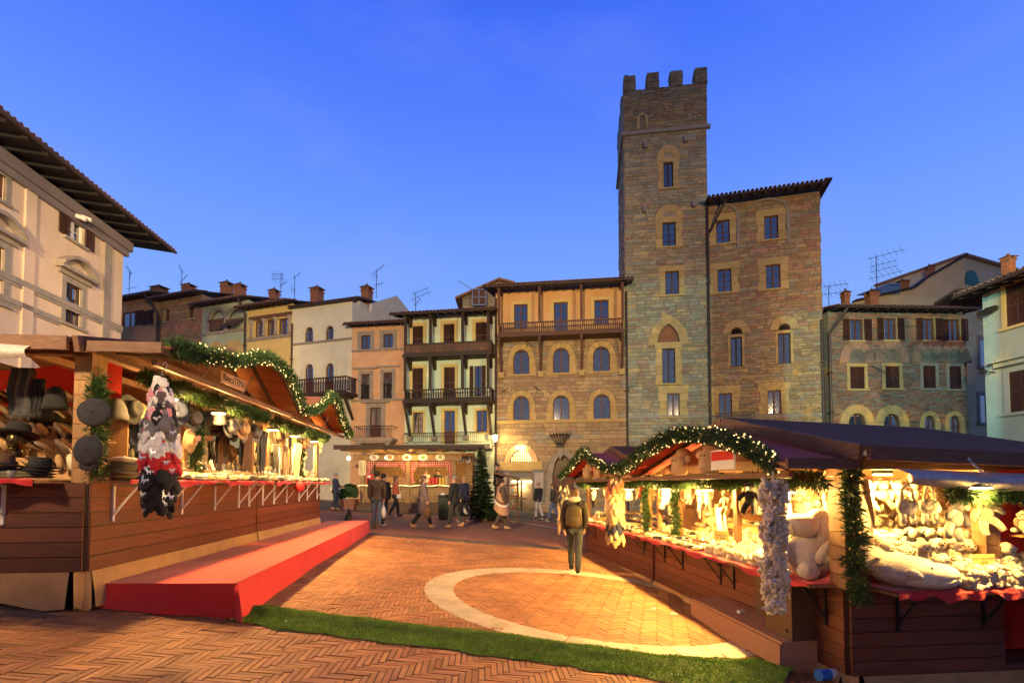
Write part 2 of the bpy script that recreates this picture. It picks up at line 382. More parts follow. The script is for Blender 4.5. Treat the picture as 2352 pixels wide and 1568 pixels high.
# pale stone lines across the paving
def ground_strip(name, pts, w, m, dz=.004):
    b = MB(); vs = []; n = 0
    P = [ground_hit(*p) for p in pts]; Q = []
    for a, c in zip(P, P[1:]):
        k = max(2, int((c - a).length / .4))
        Q += [a.lerp(c, i / k) for i in range(k)]
    Q.append(P[-1])
    for i, p in enumerate(Q):
        d = (Q[min(i + 1, len(Q) - 1)] - Q[max(i - 1, 0)]); d.z = 0; d.normalize(); s = Vector((-d.y, d.x, 0)) * w / 2
        for q in (p + s, p - s): vs.append((q.x, q.y, gz(q.x, q.y) + dz))
    b.add(vs, [(2 * i, 2 * i + 1, 2 * i + 3, 2 * i + 2) for i in range(len(Q) - 1)])
    return b.build(name, m, kind='structure')
ground_strip('white_line', [(760, 1180), (850, 1183), (1010, 1185), (1130, 1188), (1290, 1200)], .16, line_stone)
ground_strip('white_line', [(1130, 1190), (1200, 1200), (1290, 1214), (1360, 1224)], .2, line_stone)
# the ring of travertine set in the paving: centre and radii measured on the sloping ground
RC = Vector((1.24, 7.88)); RI, RO = 2.12, 2.54
def ring_pt(r, a, dz): 
    x, y = RC.x + r * math.cos(a), RC.y + r * math.sin(a); return (x, y, gz(x, y) + dz)
ring = thing('stone_ring', 'pale travertine ring set flush in the herringbone brick paving', 'paving ring', (RC.x, RC.y, gz(*RC)))
o0 = ring.location
edges = [0]
while edges[-1] < 2 * math.pi - .5: edges.append(edges[-1] + R.uniform(.42, .66))
edges.append(2 * math.pi)
for a0, a1 in zip(edges, edges[1:]):
    b = MB(); k = 6; vs = []; t = R.uniform(.88, 1.06); b.tint = (t, t * .99, t * .97)
    a0 += .004; a1 -= .004
    for i in range(k + 1):
        a = lerp(a0, a1, i / k)
        for r, dz in ((RI, -.012), (RI, .003), (RO, .003), (RO, -.012)):
            p = Vector(ring_pt(r, a, dz)) - o0; vs.append(p)
    fs = []
    for i in range(k):
        for j in range(3): fs.append((i * 4 + j, (i + 1) * 4 + j, (i + 1) * 4 + j + 1, i * 4 + j + 1))
    fs += [(0, 1, 2, 3), (k * 4 + 3, k * 4 + 2, k * 4 + 1, k * 4)]
    b.add(vs, fs); b.build('stone', travertine, ring)
# herringbone bricks
def face_l(y): return -4.14 - .094 * (y - 5)
def face_r(y): return 3.24 - .103 * (y - 5) if y < 9.88 else 2.737 - .168 * (y - 9.88)
def brick_mesh(b, cx, cy, L, w, ang, rng):
    c, s = math.cos(ang), math.sin(ang); g = rng.uniform(.0024, .0042); vs = []
    t = rng.uniform(.80, 1.15); tn = (t, t * rng.uniform(.92, 1.04), t * rng.uniform(.85, 1.1)); dz = rng.uniform(-.003, .003)
    tl = rng.uniform(-.006, .006); tw = rng.uniform(-.02, .02)
    for z, e in ((-.02, 0), (0, .002)):
        for sx, sy in ((-1, -1), (1, -1), (1, 1), (-1, 1)):
            u, v = sx * (L / 2 - g - e) * rng.uniform(.992, 1), sy * (w / 2 - g - e)
            x, y = cx + u * c - v * s, cy + u * s + v * c
            vs.append((x, y, gz(x, y) + z + (dz + tl * u / L + tw * v if z == 0 else 0)))
    b.add(vs, ((4, 5, 6, 7), (0, 1, 5, 4), (1, 2, 6, 5), (2, 3, 7, 6), (3, 0, 4, 7)), 0, tn)
BL, BW = .27, .054; BN = 5
bricks = []
def herring(org, rot, x0, x1, y0, y1, ok):
    c, s = math.cos(rot), math.sin(rot)
    for i in range(int(x0 / BW), int(x1 / BW) + 1):
        for j in range(int(y0 / BW), int(y1 / BW) + 1):
            d = (i - j) % (2 * BN)
            if d == 0: u, v, a = (i + BN / 2) * BW, (j + .5) * BW, 0
            elif d == 2 * BN - 1: u, v, a = (i + .5) * BW, (j + BN / 2) * BW, math.pi / 2
            else: continue
            x, y = org[0] + u * c - v * s, org[1] + u * s + v * c
            if ok(x, y): bricks.append((x, y, rot + a))
def region(x, y):
    if y < 1.9 or y > 13.6: return False
    if y > 4.7 and (x < face_l(y) - .15 or x > face_r(y) + .12): return False
    if y <= 4.7 and (x < -5.6 or x > 4.6): return False
    if -.2 + face_l(y) < x < -2.95 - .126 * (y - 5.2) and y > 5.5: return False     # under the red platform
    return True
herring((0, 0), rad(3), -7, 7, 1, 15, lambda x, y: region(x, y) and (Vector((x, y)) - RC).length > RO - .06)
herring((RC.x, RC.y), rad(29), -3, 3, -3, 3, lambda x, y: region(x, y) and (Vector((x, y)) - RC).length < RI + .06)
def shown(x, y):
    return abs(x) < y * 1.0 and (H - gz(x, y)) / y < .392
vis = sorted((q for q in bricks if shown(q[0], q[1])), key=lambda q: q[1])
single = set(vis[:300]); rng = random.Random(3); bulk = MB()
for q in bricks:
    if q in single:
        b = MB(); brick_mesh(b, q[0], q[1], BL, BW, q[2], rng); b.build('brick', brick_ground, ground)
    else: brick_mesh(bulk, q[0], q[1], BL, BW, q[2], rng)
bulk.build('brick_paving', brick_ground, ground, kind='stuff')
# strip of artificial turf over a cable, down the slope in front of the stalls
up_ = [(604, 1392), (700, 1404), (900, 1428), (1147, 1454), (1320, 1478), (1500, 1502), (1700, 1516), (1800, 1506), (1850, 1512)]
lo_ = [(516, 1424), (640, 1446), (800, 1466), (1000, 1490), (1176, 1514), (1350, 1538), (1500, 1560), (1640, 1590), (1760, 1620)]
def along(pl, t):
    P = [ground_hit(*p) for p in pl]; k = t * (len(P) - 1); i = min(int(k), len(P) - 2); return P[i].lerp(P[i + 1], k - i)
UP = [along(up_, i / 60) for i in range(61)]; LO = [along(lo_, i / 60) for i in range(61)]
def turf_pt(u, v):
    k = u * 60; i = min(int(k), 59); a = UP[i].lerp(UP[i + 1], k - i); c = LO[i].lerp(LO[i + 1], k - i); p = c.lerp(a, v + .03 * math.sin(u * 61) * (v - .5)); p.y += (.012 * math.sin(u * 97) + .018 * math.sin(u * 37)) * (2 * abs(v - .5))
    return Vector((p.x, p.y, gz(p.x, p.y) + .010 + .05 * math.exp(-((v - .60 - .06 * math.sin(u * 5)) / .13) ** 2)))
b = MB(); rng = random.Random(5)
b.grid(lambda u, v: turf_pt(u, v), 60, 14, 0, (.55, .5, .5))
for k in range(52000):
    u, v = rng.random(), rng.random(); p = turf_pt(u, v); a = rng.uniform(0, 6.28); w = .003; h = rng.uniform(.014, .026)
    d = Vector((math.cos(a), math.sin(a), 0)); l = Vector((rng.uniform(-.012, .012), rng.uniform(-.012, .012), h)); t = rng.uniform(.6, 1.45)
    b.add([p - d * w, p + d * w, p + l], ((0, 1, 2),), 0, (t, t * rng.uniform(.9, 1.05), t * .8))
b.build('turf_strip', turf_mat, label='green artificial turf strip running across the brick paving', cat='artificial turf', kind='stuff')
# litter
for i, (px, py, m) in enumerate(((660, 1428, 'p'), (1503, 1398, 'p'), (1547, 1410, 'p'), (1645, 1396, 'p'), (938, 1243, 'p'), (1121, 1216, 'p'))):
    g = ground_hit(px, py); b = MB(); b.grid(lambda u, v: ((u - .5) * .11, (v - .5) * .06, .006 + .012 * math.sin(3 * u + v)), 3, 2)
    b.build('paper_scrap', white_mat, loc=g, rot=(rad(-3), 0, R.uniform(0, 3)),
            label=('white paper scrap lying before the red platform', 'torn white paper slip in the shade beside the bright stall',
                   'crumpled white paper in the shade by the wooden step box', 'white wrapper lying by the foot of the bright stall',
                   'small white scrap on the lit paving before the ring', 'white tissue dropped beside the walking boots')[i], cat='litter')
for px, py, lab in ((655, 1499, 'dry brown leaf fallen on the lit bricks'), (1245, 1500, 'small tan leaf lying on the green turf'), (1900, 1552, 'brown leaf clump lying on the shaded turf end')):
    g = ground_hit(px, py); b = MB(); b.add([(0, 0, .02), (.05, .015, .034), (.09, 0, .022), (.05, -.03, .036), (.02, .035, .03)], ((0, 3, 2, 1), (0, 1, 4)))
    b.build('dry_leaf', mt('dry_leaf', (.25, .12, .04)), loc=g, rot=(0, 0, R.uniform(0, 6)), label=lab, cat='leaf')

# ------------------------------------------------------------------ facades
class Facade:
    def __init__(s, pl, yl, pr, yr, py=880):
        A, B = at(pl, py, yl), at(pr, py, yr); s.A = Vector((A.x, A.y)); s.B = Vector((B.x, B.y))
        d = s.B - s.A; s.W = d.length; s.d = d.normalized(); s.n = Vector((-s.d.y, s.d.x)); s.rz = math.atan2(d.y, d.x)
        s.z0 = min(gz(*s.A), gz(*s.B)) - .3
    def root(s, name, label, cat, group=None):
        s.o = thing(name, label, cat, (s.A.x, s.A.y, s.z0), s.rz, group); return s.o
    def uz(s, px, py, y=0.0):
        d = ray(px, py); o = Vector((0, 0)) - s.A - s.n * y
        k = -o.dot(s.n) / (d.x * s.n.x + d.y * s.n.y)
        return (o + Vector((d.x, d.y)) * k).dot(s.d), H + d.z * k - s.z0
    def rect(s, r, y=0.0):
        l, t, rr, b = r; cx, cy = (l + rr) / 2, (t + b) / 2
        return s.uz(l, cy, y)[0], s.uz(rr, cy, y)[0], s.uz(cx, b, y)[1], s.uz(cx, t, y)[1]
def chain(px, X0, Y0, t):
    """where the line of a facade (starting at X0, Y0, going back by T per metre to the left) meets the pixel column PX"""
    q = (px - CX) / FPX; X = q * (Y0 + t * X0) / (1 + q * t); return X, Y0 - t * (X - X0)
def arch_pts(u0, u1, zs, rise, kind, n=10):
    c = (u0 + u1) / 2; h = (u1 - u0) / 2; out = []
    for i in range(n + 1):
        x = -1 + 2 * i / n
        if kind == 'point':
            z = math.sqrt(max(0, 1 - ((abs(x) + 1) / 2) ** 2)) / math.sqrt(.75) if abs(x) < 1 else 0
        else: z = math.sqrt(max(0, 1 - x * x))
        out.append((c + x * h, zs + rise * z))
    return out
def wall(F, x0, x1, z0, z1, holes, m, D=6.0, name='wall', rev=.24):
    b = MB(); hs = [h for h in holes if h['u1'] > x0 and h['u0'] < x1 and h['z1'] > z0 and h['z0'] < z1]
    xs = sorted({x0, x1, *(min(max(h[k], x0), x1) for h in hs for k in ('u0', 'u1'))})
    zs = sorted({z0, z1, *(min(max(h[k], z0), z1) for h in hs for k in ('z0', 'z1'))})
    for xa, xb in zip(xs, xs[1:]):
        for za, zb in zip(zs, zs[1:]):
            cx, cz = (xa + xb) / 2, (za + zb) / 2
            if any(h['u0'] < cx < h['u1'] and h['z0'] < cz < h['z1'] for h in hs): continue
            b.add([(xa, 0, za), (xb, 0, za), (xb, 0, zb), (xa, 0, zb)], ((0, 1, 2, 3),))
    for h in hs:
        u0, u1, za, zb = h['u0'], h['u1'], max(h['z0'], z0), min(h['z1'], z1)
        b.add([(u0, 0, za), (u0, 0, zb), (u0, rev, zb), (u0, rev, za)], ((0, 1, 2, 3),))
        b.add([(u1, 0, za), (u1, rev, za), (u1, rev, zb), (u1, 0, zb)], ((0, 1, 2, 3),))
        b.add([(u0, 0, za), (u0, rev, za), (u1, rev, za), (u1, 0, za)], ((0, 1, 2, 3),))
        b.add([(u0, 0, zb), (u1, 0, zb), (u1, rev, zb), (u0, rev, zb)], ((0, 1, 2, 3),))
        if h.get('rise'):
            P = arch_pts(u0, u1, zb - h['rise'], h['rise'], h['arch'])
            for (xa, ya), (xb, yb) in zip(P, P[1:]):
                b.add([(xa, .001, ya), (xb, .001, yb), (xb, .001, zb), (xa, .001, zb), (xa, rev, ya), (xb, rev, yb)], ((0, 1, 2, 3), (0, 4, 5, 1)))
    y0 = rev + .02
    b.box(x0, x1, y0, D, z0, z1)
    b.add([(x0, 0, z0), (x0, y0, z0), (x0, y0, z1), (x0, 0, z1), (x1, 0, z0), (x1, y0, z0), (x1, y0, z1), (x1, 0, z1)],
          ((0, 3, 2, 1), (4, 5, 6, 7), (3, 7, 6, 2)))
    return b.build(name, m, F.o)
SHUT = {}
def shutter_leaf(w, h, m):
    k = (round(w, 2), round(h, 1), m.name)
    if k not in SHUT:
        b = MB(); b.box(0, .05, -.025, .02, 0, 1); b.box(.0 + 1 - .05, 1, -.025, .02, 0, 1)
        b.box(.05, .95, -.025, .02, 0, .04); b.box(.05, .95, -.025, .02, .96, 1); b.box(.05, .95, -.022, .018, .48, .52)
        n = max(8, int(h / .07))
        for i in range(n):
            z = .04 + .92 * i / n
            b.add([(.05, -.02, z), (.95, -.02, z), (.95, .012, z + .92 / n * .95), (.05, .012, z + .92 / n * .95)], ((0, 1, 2, 3),))
        SHUT[k] = b.mesh('shutter', m)
    return SHUT[k]
def pane(par, x0, x1, z0, z1, y, m=None):
    b = MB(); w = R.uniform(-.006, .006); t = R.uniform(-.012, .012)
    b.add([(x0, y, z0), (x1, y + w, z0), (x1, y + w + t, z1), (x0, y + t, z1)], ((0, 1, 2, 3),))
    return b.build('pane', m or glass, par)
def window(F, r, kind='case', arch=None, rows=4, sur=None, sill=True, fm=None, y=.12, rise=None, parts=True, label=None, open_=None, yoff=0.0, door=False):
    """builds the window (a part of the house) and returns the hole for the wall"""
    u0, u1, z0, z1 = F.rect(r, yoff); fm = fm or frame_brown; w = u1 - u0; h = z1 - z0
    hole = dict(u0=u0, u1=u1, z0=z0, z1=z1, pad=(sur[0] if sur else .05))
    rs = 0
    if arch:
        rs = rise or w / 2; hole['arch'] = arch; hole['rise'] = rs
    o = thing('door' if door else 'window', None, None); o.parent = F.o; o.location = (0, yoff, 0)
    f = .055
    b = MB()
    top = z1 - (rs if arch else 0)
    b.box(u0, u0 + f, y - .03, y + .05, z0, z1 - rs); b.box(u1 - f, u1, y - .03, y + .05, z0, z1 - rs)
    b.box(u0 + f, u1 - f, y - .03, y + .05, z0, z0 + f)
    if arch:
        P = arch_pts(u0, u1, top, rs, arch, 12)
        for (xa, za), (xb, zb) in zip(P, P[1:]): b.bar((xa, y, za - .02), (xb, y, zb - .02), .08, f, up=(0, 1, 0))
    else: b.box(u0 + f, u1 - f, y - .03, y + .05, z1 - f, z1)
    c = (u0 + u1) / 2
    if kind in ('case', 'lattice', 'curtain', 'door', 'plain'):
        if w > .55: b.box(c - .04, c + .04, y - .04, y + .04, z0 + f, z1 - (f if not arch else .03))
        if kind == 'case' or kind == 'curtain':
            for i in range(1, rows):
                zz = z0 + (h if not arch else h) * i / rows; b.box(u0 + f, u1 - f, y - .02, y + .03, zz - .016, zz + .016)
    b.build('frame', fm, o)
    dk = MB(); dk.add([(u0, y + .11, z0), (u1, y + .11, z0), (u1, y + .11, z1), (u0, y + .11, z1)], ((0, 1, 2, 3),))
    if kind in ('case', 'curtain'):
        for sx in (0, 1):
            for i in range(rows):
                xa, xb = (u0 + f, c - .03) if sx == 0 else (c + .03, u1 - f)
                za, zb = z0 + h * i / rows + .014, z0 + h * (i + 1) / rows - .014
                if arch and i == rows - 1: zb -= rs * .25
                pane(o, xa, xb, za, zb, y)
    elif kind == 'lattice':
        for xa, xb in ((u0 + f, c - .03), (c + .03, u1 - f)):
            pane(o, xa, xb, z0 + f, z1 - (rs * .3 if arch else f), y)
        l = MB(); s_ = .17; k = -h
        while k < w + h:
            for sg in (1, -1):
                # diagonal line clipped to the opening
                pts = []
                for q in range(41):
                    zz = z0 + h * q / 40; xx = u0 + k + sg * (zz - z0) * .62 + (0 if sg > 0 else 0)
                    if u0 + f < xx < u1 - f and (not arch or zz < top + rs * math.sqrt(max(0, 1 - ((xx - c) / (w / 2)) ** 2)) - .03): pts.append((xx, zz))
                if len(pts) > 1: l.bar((pts[0][0], y - .015, pts[0][1]), (pts[-1][0], y - .015, pts[-1][1]), .014, .014)
            k += s_
        l.build('lead_lattice', simple_lead, o)
    elif kind == 'plain':
        pane(o, u0 + f, c - .03, z0 + f, z1 - f * (1 if not arch else 3), y); pane(o, c + .03, u1 - f, z0 + f, z1 - f * (1 if not arch else 3), y)
    elif kind == 'door':
        pz = z0 + h * .42
        pane(o, u0 + f, c - .03, pz, z1 - f, y); pane(o, c + .03, u1 - f, pz, z1 - f, y)
        d = MB(); d.box(u0 + f, c - .03, y - .01, y + .03, z0 + f, pz); d.box(c + .03, u1 - f, y - .01, y + .03, z0 + f, pz)
        d.box(u0 + f + .08, c - .1, y - .025, y - .01, z0 + .15, pz - .12); d.box(c + .1, u1 - f - .08, y - .025, y - .01, z0 + .15, pz - .12); d.build('panel', fm, o)
    if kind == 'curtain':
        for xa, xb in ((u0 + f, c - .02), (c + .02, u1 - f)):
            cu = MB(); cu.grid(lambda u, v: (lerp(xa, xb, u), y + .07 + .015 * math.sin(u * 22), lerp(z0 + .16 * h * (1 - math.sin(u * 3.14) * .5), z1, v)), 10, 1); cu.build('curtain', lace, o)
    if kind == 'shutter':
        lm = sur[2] if sur and len(sur) > 2 else shutter_brown
        for xa, xb in ((u0, c - .004), (c + .004, u1)):
            put('shutter', shutter_leaf(xb - xa, h, lm), o, loc=(xa, y - .08, z0), scale=(xb - xa, 1, h if not arch else h - rs * .4))
    if open_:
        for sx in open_:
            wl = w * .52
            xa = u0 - wl - .03 if sx < 0 else u1 + .03
            put('shutter', shutter_leaf(wl, h, shutter_brown), o, loc=(xa, -.06 , z0), scale=(wl, 1, h), rot=(0, 0, rad(R.uniform(-5, 5))))
    dk.build('room_backing', dark_room, o)
    if sur:
        sw, sm = sur[0], sur[1]; s = MB(); pr = .035; sm_rise = 0
        t0 = MB()
        if arch:
            n = 9 if arch != 'point' else 12; P = arch_pts(u0, u1, top, rs, arch, n); Q = arch_pts(u0 - sw, u1 + sw, top, rs + sw, arch, n)
            for i in range(n):
                v = MB(); t = R.uniform(.86, 1.1); v.tint = (t, t, t)
                e = .012
                A_, B_, C_, D_ = P[i], P[i + 1], Q[i + 1], Q[i]
                poly = [tuple(lerp(p[k], (A_[k] + B_[k] + C_[k] + D_[k]) / 4, .03) for k in (0, 1)) for p in (A_, B_, C_, D_)]
                v.prism(poly, 'y', -pr - R.uniform(0, .012), .06); v.build('voussoir', sm, o)
            zt = top
        else: zt = z1
        hz = max(2, int((zt - z0) / .45))
        if arch or sm is dressed:
            for sx in (0, 1):
                zz = z0
                for i in range(hz):
                    t = R.uniform(.86, 1.1); ww = sw * (1 if i % 2 else 1.15); a, c_ = zz, zz + (zt - z0) / hz; q = MB()
                    q.box(*((u0 - ww, u0 - .001) if sx == 0 else (u1 + .001, u1 + ww)), -pr - R.uniform(0, .01), .06, a + .006, c_ - .006, 0, (t, t, t)); zz = c_; q.build('quoin', sm, o)
            if not arch: s.box(u0 - sw * 1.2, u1 + sw * 1.2, -pr - .008, .06, z1 + .004, z1 + sw * 1.1); s.build('lintel', sm, o); s = MB()
        else:
            s.box(u0 - sw, u0, -pr, .06, z0, z1); s.box(u1, u1 + sw, -pr, .06, z0, z1); s.box(u0 - sw, u1 + sw, -pr - .004, .06, z1, z1 + sw)
        if s.v: s.build('surround', sm, o)
    if sill:
        sl = MB(); e = (sur[0] if sur else .06) + .06; sl.box(u0 - e, u1 + e, -.11, .10, z0 - .10, z0 - .002); sl.build('sill', sur[1] if sur else grey_stone, o)
    return hole
simple_lead = simple('window_lead', (.10, .10, .11), .5)
def stonework(F, x0, x1, z0, z1, holes, ch, cw, pal, n_one=300, proud=.04, seed=1, jag=None):
    rng = random.Random(seed); st = []; z = z0
    while z < z1 - .05:
        hh = min(rng.uniform(*ch), z1 - z)
        segs = [(x0, x1)]
        for h in holes:
            p = h['pad']
            top = h['z1'] + p if not h.get('rise') else h['z1'] + p
            if h['z0'] - .04 < z + hh * .8 and z + hh * .2 < top:
                a, c = h['u0'] - p, h['u1'] + p
                if h.get('rise') and z > h['z1'] - h['rise']:
                    q = min(1, max(0, (z + hh * .4 - (h['z1'] - h['rise'])) / (h['rise'] + p))); k = math.sqrt(max(0, 1 - q * q)) if h['arch'] != 'point' else 1 - q
                    m_ = (a + c) / 2; wd = (c - a) / 2 * k; a, c = m_ - wd, m_ + wd
                ns = []
                for s, e in segs:
                    if c <= s or a >= e: ns.append((s, e))
                    else:
                        if a > s + .06: ns.append((s, a))
                        if c < e - .06: ns.append((c, e))
                segs = ns
        for s, e in segs:
            x = s
            while x < e - .02:
                w = rng.uniform(*cw) * (1.5 if hh > lerp(ch[0], ch[1], .6) else 1)
                if e - x - w < cw[0] * .6: w = e - x
                st.append((x, min(x + w, e), z, z + hh)); x += w
        z += hh
    big = set(sorted(range(len(st)), key=lambda i: -(st[i][1] - st[i][0]) * (st[i][3] - st[i][2]))[:n_one]); bulk = MB()
    for i, (a, c, za, zb) in enumerate(st):
        b = MB() if i in big else bulk; g = rng.uniform(.006, .014); y = -rng.uniform(.006, proud); j = lambda: rng.uniform(-.02, .02)
        col = pal(rng, (a + c) / 2, (za + zb) / 2)
        q = [(a + g, za + g), (c - g, za + g), (c - g, zb - g), (a + g, zb - g)]; q2 = [(x + j(), zz + j()) for x, zz in q]
        m_ = .018
        cxm, czm = (a + c) / 2, (za + zb) / 2
        vs = [(x, .0, zz) for x, zz in q2] + [(x + (m_ if x < cxm else -m_), y + rng.uniform(-.006, .006), zz + (m_ if zz < czm else -m_)) for x, zz in q2]
        b.add(vs, ((4, 5, 6, 7), (0, 1, 5, 4), (1, 2, 6, 5), (2, 3, 7, 6), (3, 0, 4, 7)), 0, col)
        if i in big: b.build('stone', stone_mat, F.o)
    bulk.build('rubble_stonework', stone_mat, F.o, kind='stuff')
TILE = None
def tile_mesh():
    global TILE
    if TILE is None:
        b = MB(); n = 6; vs = []
        for k, (y, r) in enumerate(((0, .085), (.45, .07), (.44, .085), (.9, .07), (.89, .085), (1.3, .07))):
            for i in range(n + 1):
                a = math.pi * i / n; vs.append((r * math.cos(a), y, r * .9 * math.sin(a) + .01))
        fs = [(k * (n + 1) + i, k * (n + 1) + i + 1, (k + 1) * (n + 1) + i + 1, (k + 1) * (n + 1) + i) for k in range(5) for i in range(n)]
        b.add(vs, fs); b.add([(r_ * math.cos(math.pi * i / n), 0, r_ * .9 * math.sin(math.pi * i / n) + .01) for r_ in (.085, .06) for i in range(n + 1)],
                             [(i, i + n + 1, i + n + 2, i + 1) for i in range(n)]); TILE = b.mesh('tile', tile_mat)
    return TILE
def roof(F, x0, x1, z, ov=.8, depth=5.0, pitch=.27, gutter=True, raft=.55, tip=.25, y0=0.0, um=None):
    """tiled roof with its eave at height Z (top of the wall), rafter tails, gutter and a row of cover tiles"""
    b = MB(); th = .09; ze = z + .12 - ov * pitch; zr = z + .12 + depth * pitch
    for (xa, xb) in ((x0 - tip, x1 + tip),):
        b.prism([(-ov, ze), (depth, zr), (depth, zr + th), (-ov, ze + th)], 'x', xa, xb)
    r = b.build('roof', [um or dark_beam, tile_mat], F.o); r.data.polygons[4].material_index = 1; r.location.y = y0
    k = int((x1 - x0 + 2 * tip) / .225)
    for i in range(k):
        put('tile', tile_mesh(), r, loc=(x0 - tip + (i + .5) * (x1 - x0 + 2 * tip) / k, -ov - .06, ze + th), rot=(math.atan(pitch), 0, 0), scale=R.uniform(.95, 1.08))
    n = int((x1 - x0) / raft)
    for i in range(n + 1):
        x = lerp(x0 + .06, x1 - .06, i / max(1, n)); q = MB(); q.bar((x, -ov + .05, ze - .05 + .05 * pitch), (x, .1, z + .065), .09, .11); q.build('rafter', um or dark_beam, r)
    if gutter:
        g = MB(); g.tube([(x0 - tip, -ov - .07, ze + .02), (x1 + tip, -ov - .07, ze + .02)], .065, 8); g.build('gutter', pipe_mat, r)
    return r
def pipe(F, pts, r=.055, name='downpipe', m=None):
    b = MB(); b.tube([Vector(p) for p in pts], r, 8)
    for p, q in zip(pts, pts[1:]):
        if abs(p[2] - q[2]) > 3:
            k = int(abs(p[2] - q[2]) / 2.6)
            for i in range(1, k + 1):
                zz = lerp(p[2], q[2], i / (k + 1)); b.box(p[0] - r * 1.35, p[0] + r * 1.35, p[1] - r * 1.35, .02, zz - .03, zz + .03)
    return b.build(name, m or pipe_mat, F.o, smooth=False)
def string(F, x0, x1, z, m, h=.14, pr=.09, name='string_course'):
    b = MB(); b.box(x0, x1, -pr, .02, z, z + h); b.box(x0, x1, -pr * .6, .02, z - h * .5, z - .002); return b.build(name, m, F.o)
brickc = material('chimney_brick', (.30, .12, .06), (.40, .18, .09), scale=9, rough=.9, bump=.6)
def chimney(F, rect, y, gable=False):
    """brick chimney with a little pillared lantern and a tiled cap"""
    u0, u1, z0, z1 = F.rect(rect, y); w = (u1 - u0) * .72; c = (u0 + u1) / 2; d = w * .8; h = z1 - z0
    b = MB(); b.box(c - w * .42, c + w * .42, y, y + d, z0 - .8, z0 + h * .55)
    zz = z0 - .8
    while zz < z0 + h * .5:
        b.box(c - w * .425, c + w * .425, y - .006, y + d + .006, zz, zz + .05); zz += .13
    b.box(c - w * .5, c + w * .5, y - .05, y + d + .05, z0 + h * .52, z0 + h * .58)
    o = b.build('chimney', brickc, F.o)
    for i in range(4):
        for yy in (y + .03, y + d - .03):
            p = MB(); x = lerp(c - w * .38, c + w * .38, i / 3); p.box(x - .045, x + .045, yy - .045, yy + .045, z0 + h * .58, z0 + h * .76); p.build('pillar', brickc, o)
    k = MB(); k.box(c - w * .34, c + w * .34, y + .1, y + d - .1, z0 + h * .58, z0 + h * .76); k.build('flue', dark_room, o)
    p = MB(); zt = z0 + h * .76
    p.add([(c - w * .6, y - .12, zt), (c + w * .6, y - .12, zt), (c + w * .6, y + d + .12, zt), (c - w * .6, y + d + .12, zt), (c, y + d / 2, z1 - .05), (c - .02, y + d / 2, z1 - .05)],
          ((0, 3, 2, 1), (0, 1, 4, 5), (1, 2, 4), (2, 3, 5, 4), (3, 0, 5)))
    p.ball((c, y + d / 2, z1 - .03), .07, 6, 4); p.build('cap', tile_mat, o)
def aerial(F, px, y, ytop, ybot, bars):
    u, z1 = F.uz(px, ytop, y); z0 = F.uz(px, ybot, y)[1]
    b = MB(); b.tube([(u, y, z0 - .4), (u, y, z1)], .022, 5)
    for (f, l, ang, els) in bars:
        z = lerp(z0, z1, f); a = rad(ang); d = Vector((math.cos(a), .0, math.sin(a))); p = Vector((u, y, z)); q = p + d * l; p2 = p - d * l * .3
        b.tube([p2, q], .016, 4)
        for i in range(els):
            c = p2.lerp(q, (i + .5) / els); e = Vector((-d.z, .3, d.x)) * .26; b.tube([c - e, c + e], .007, 4)
    b.build('aerial', black_metal, F.o)
def balustrade(F, bal, x0, x1, y, z0, z1, n, w=.055, m=None, rail=.09, ends=0.0):
    m = m or brown_timber
    b = MB(); b.box(x0, x1, y - rail / 2, y + rail / 2, z1 - .07, z1); b.build('rail', m, bal)
    b = MB(); b.box(x0, x1, y - rail / 2, y + rail / 2, z0, z0 + .07); b.build('rail', m, bal)
    b = MB(); b.box(-w / 2, w / 2, -w / 2, w / 2, 0, z1 - z0 - .14); me = b.mesh('baluster', m)
    for i in range(n): put('baluster', me, bal, loc=(lerp(x0 + .06, x1 - .06, i / (n - 1)), y, z0 + .07))
    if ends > 0:
        k = max(2, int(ends / .16))
        for x in (x0, x1):
            b = MB(); b.box(x - .04, x + .04, y, y + ends, z1 - .07, z1 - .002); b.build('rail', m, bal)
            for i in range(1, k): put('baluster', me, bal, loc=(x, y + ends * i / k, z0 + .07))
# ------------------------------------------------------------------ where the facades stand
J = {}
J[1138] = ((1138 - CX) / FPX * 31.5, 31.5)
def nxt(p0, p1, t): J[p1] = chain(p1, *J[p0], t)
nxt(1138, 1443, .14); nxt(1443, 1627, .155); nxt(1627, 1890, .278)
nxt(1138, 930, .164); nxt(930, 807, .164); nxt(807, 669, .34); nxt(669, 566, .36); nxt(566, 461, .36); nxt(461, 363, .36); nxt(363, 262, .36)
def fac(a, b, py=880): return Facade(a, J[a][1], b, J[b][1], py)
def zt_(F, px, py, y=0.0): return F.uz(px, py, y)[1]
# palettes of stone (colour of the stones themselves)
def pal_tower(r, x, z):
    k = r.random(); v = r.uniform(.75, 1.15)
    if k < .42: c = (.37, .335, .225)
    elif k < .70: c = (.31, .315, .24)
    elif k < .88: c = (.42, .335, .19)
    else: c = (.36, .26, .18)
    return tuple(v * i for i in c)
def pal_stone(r, x, z):
    k = r.random(); v = r.uniform(.8, 1.15)
    c = (.40, .29, .165) if k < .5 else (.46, .35, .19) if k < .72 else (.38, .25, .16) if k < .9 else (.33, .30, .25)
    return tuple(v * i for i in c)
def pal_palazzo(r, x, z):
    k = r.random(); v = r.uniform(.72, 1.15); red = .14 + (.16 if z > 13 else 0)
    c = (.42, .24, .15) if k < red else (.40, .30, .155) if k < .8 else (.33, .285, .20)
    return tuple(v * i for i in c)
def pal_brick(r, x, z):
    k = r.random(); v = r.uniform(.75, 1.2); c = (.44, .23, .11) if k < .55 else (.40, .29, .15) if k < .85 else (.27, .20, .14)
    return tuple(v * i for i in c)
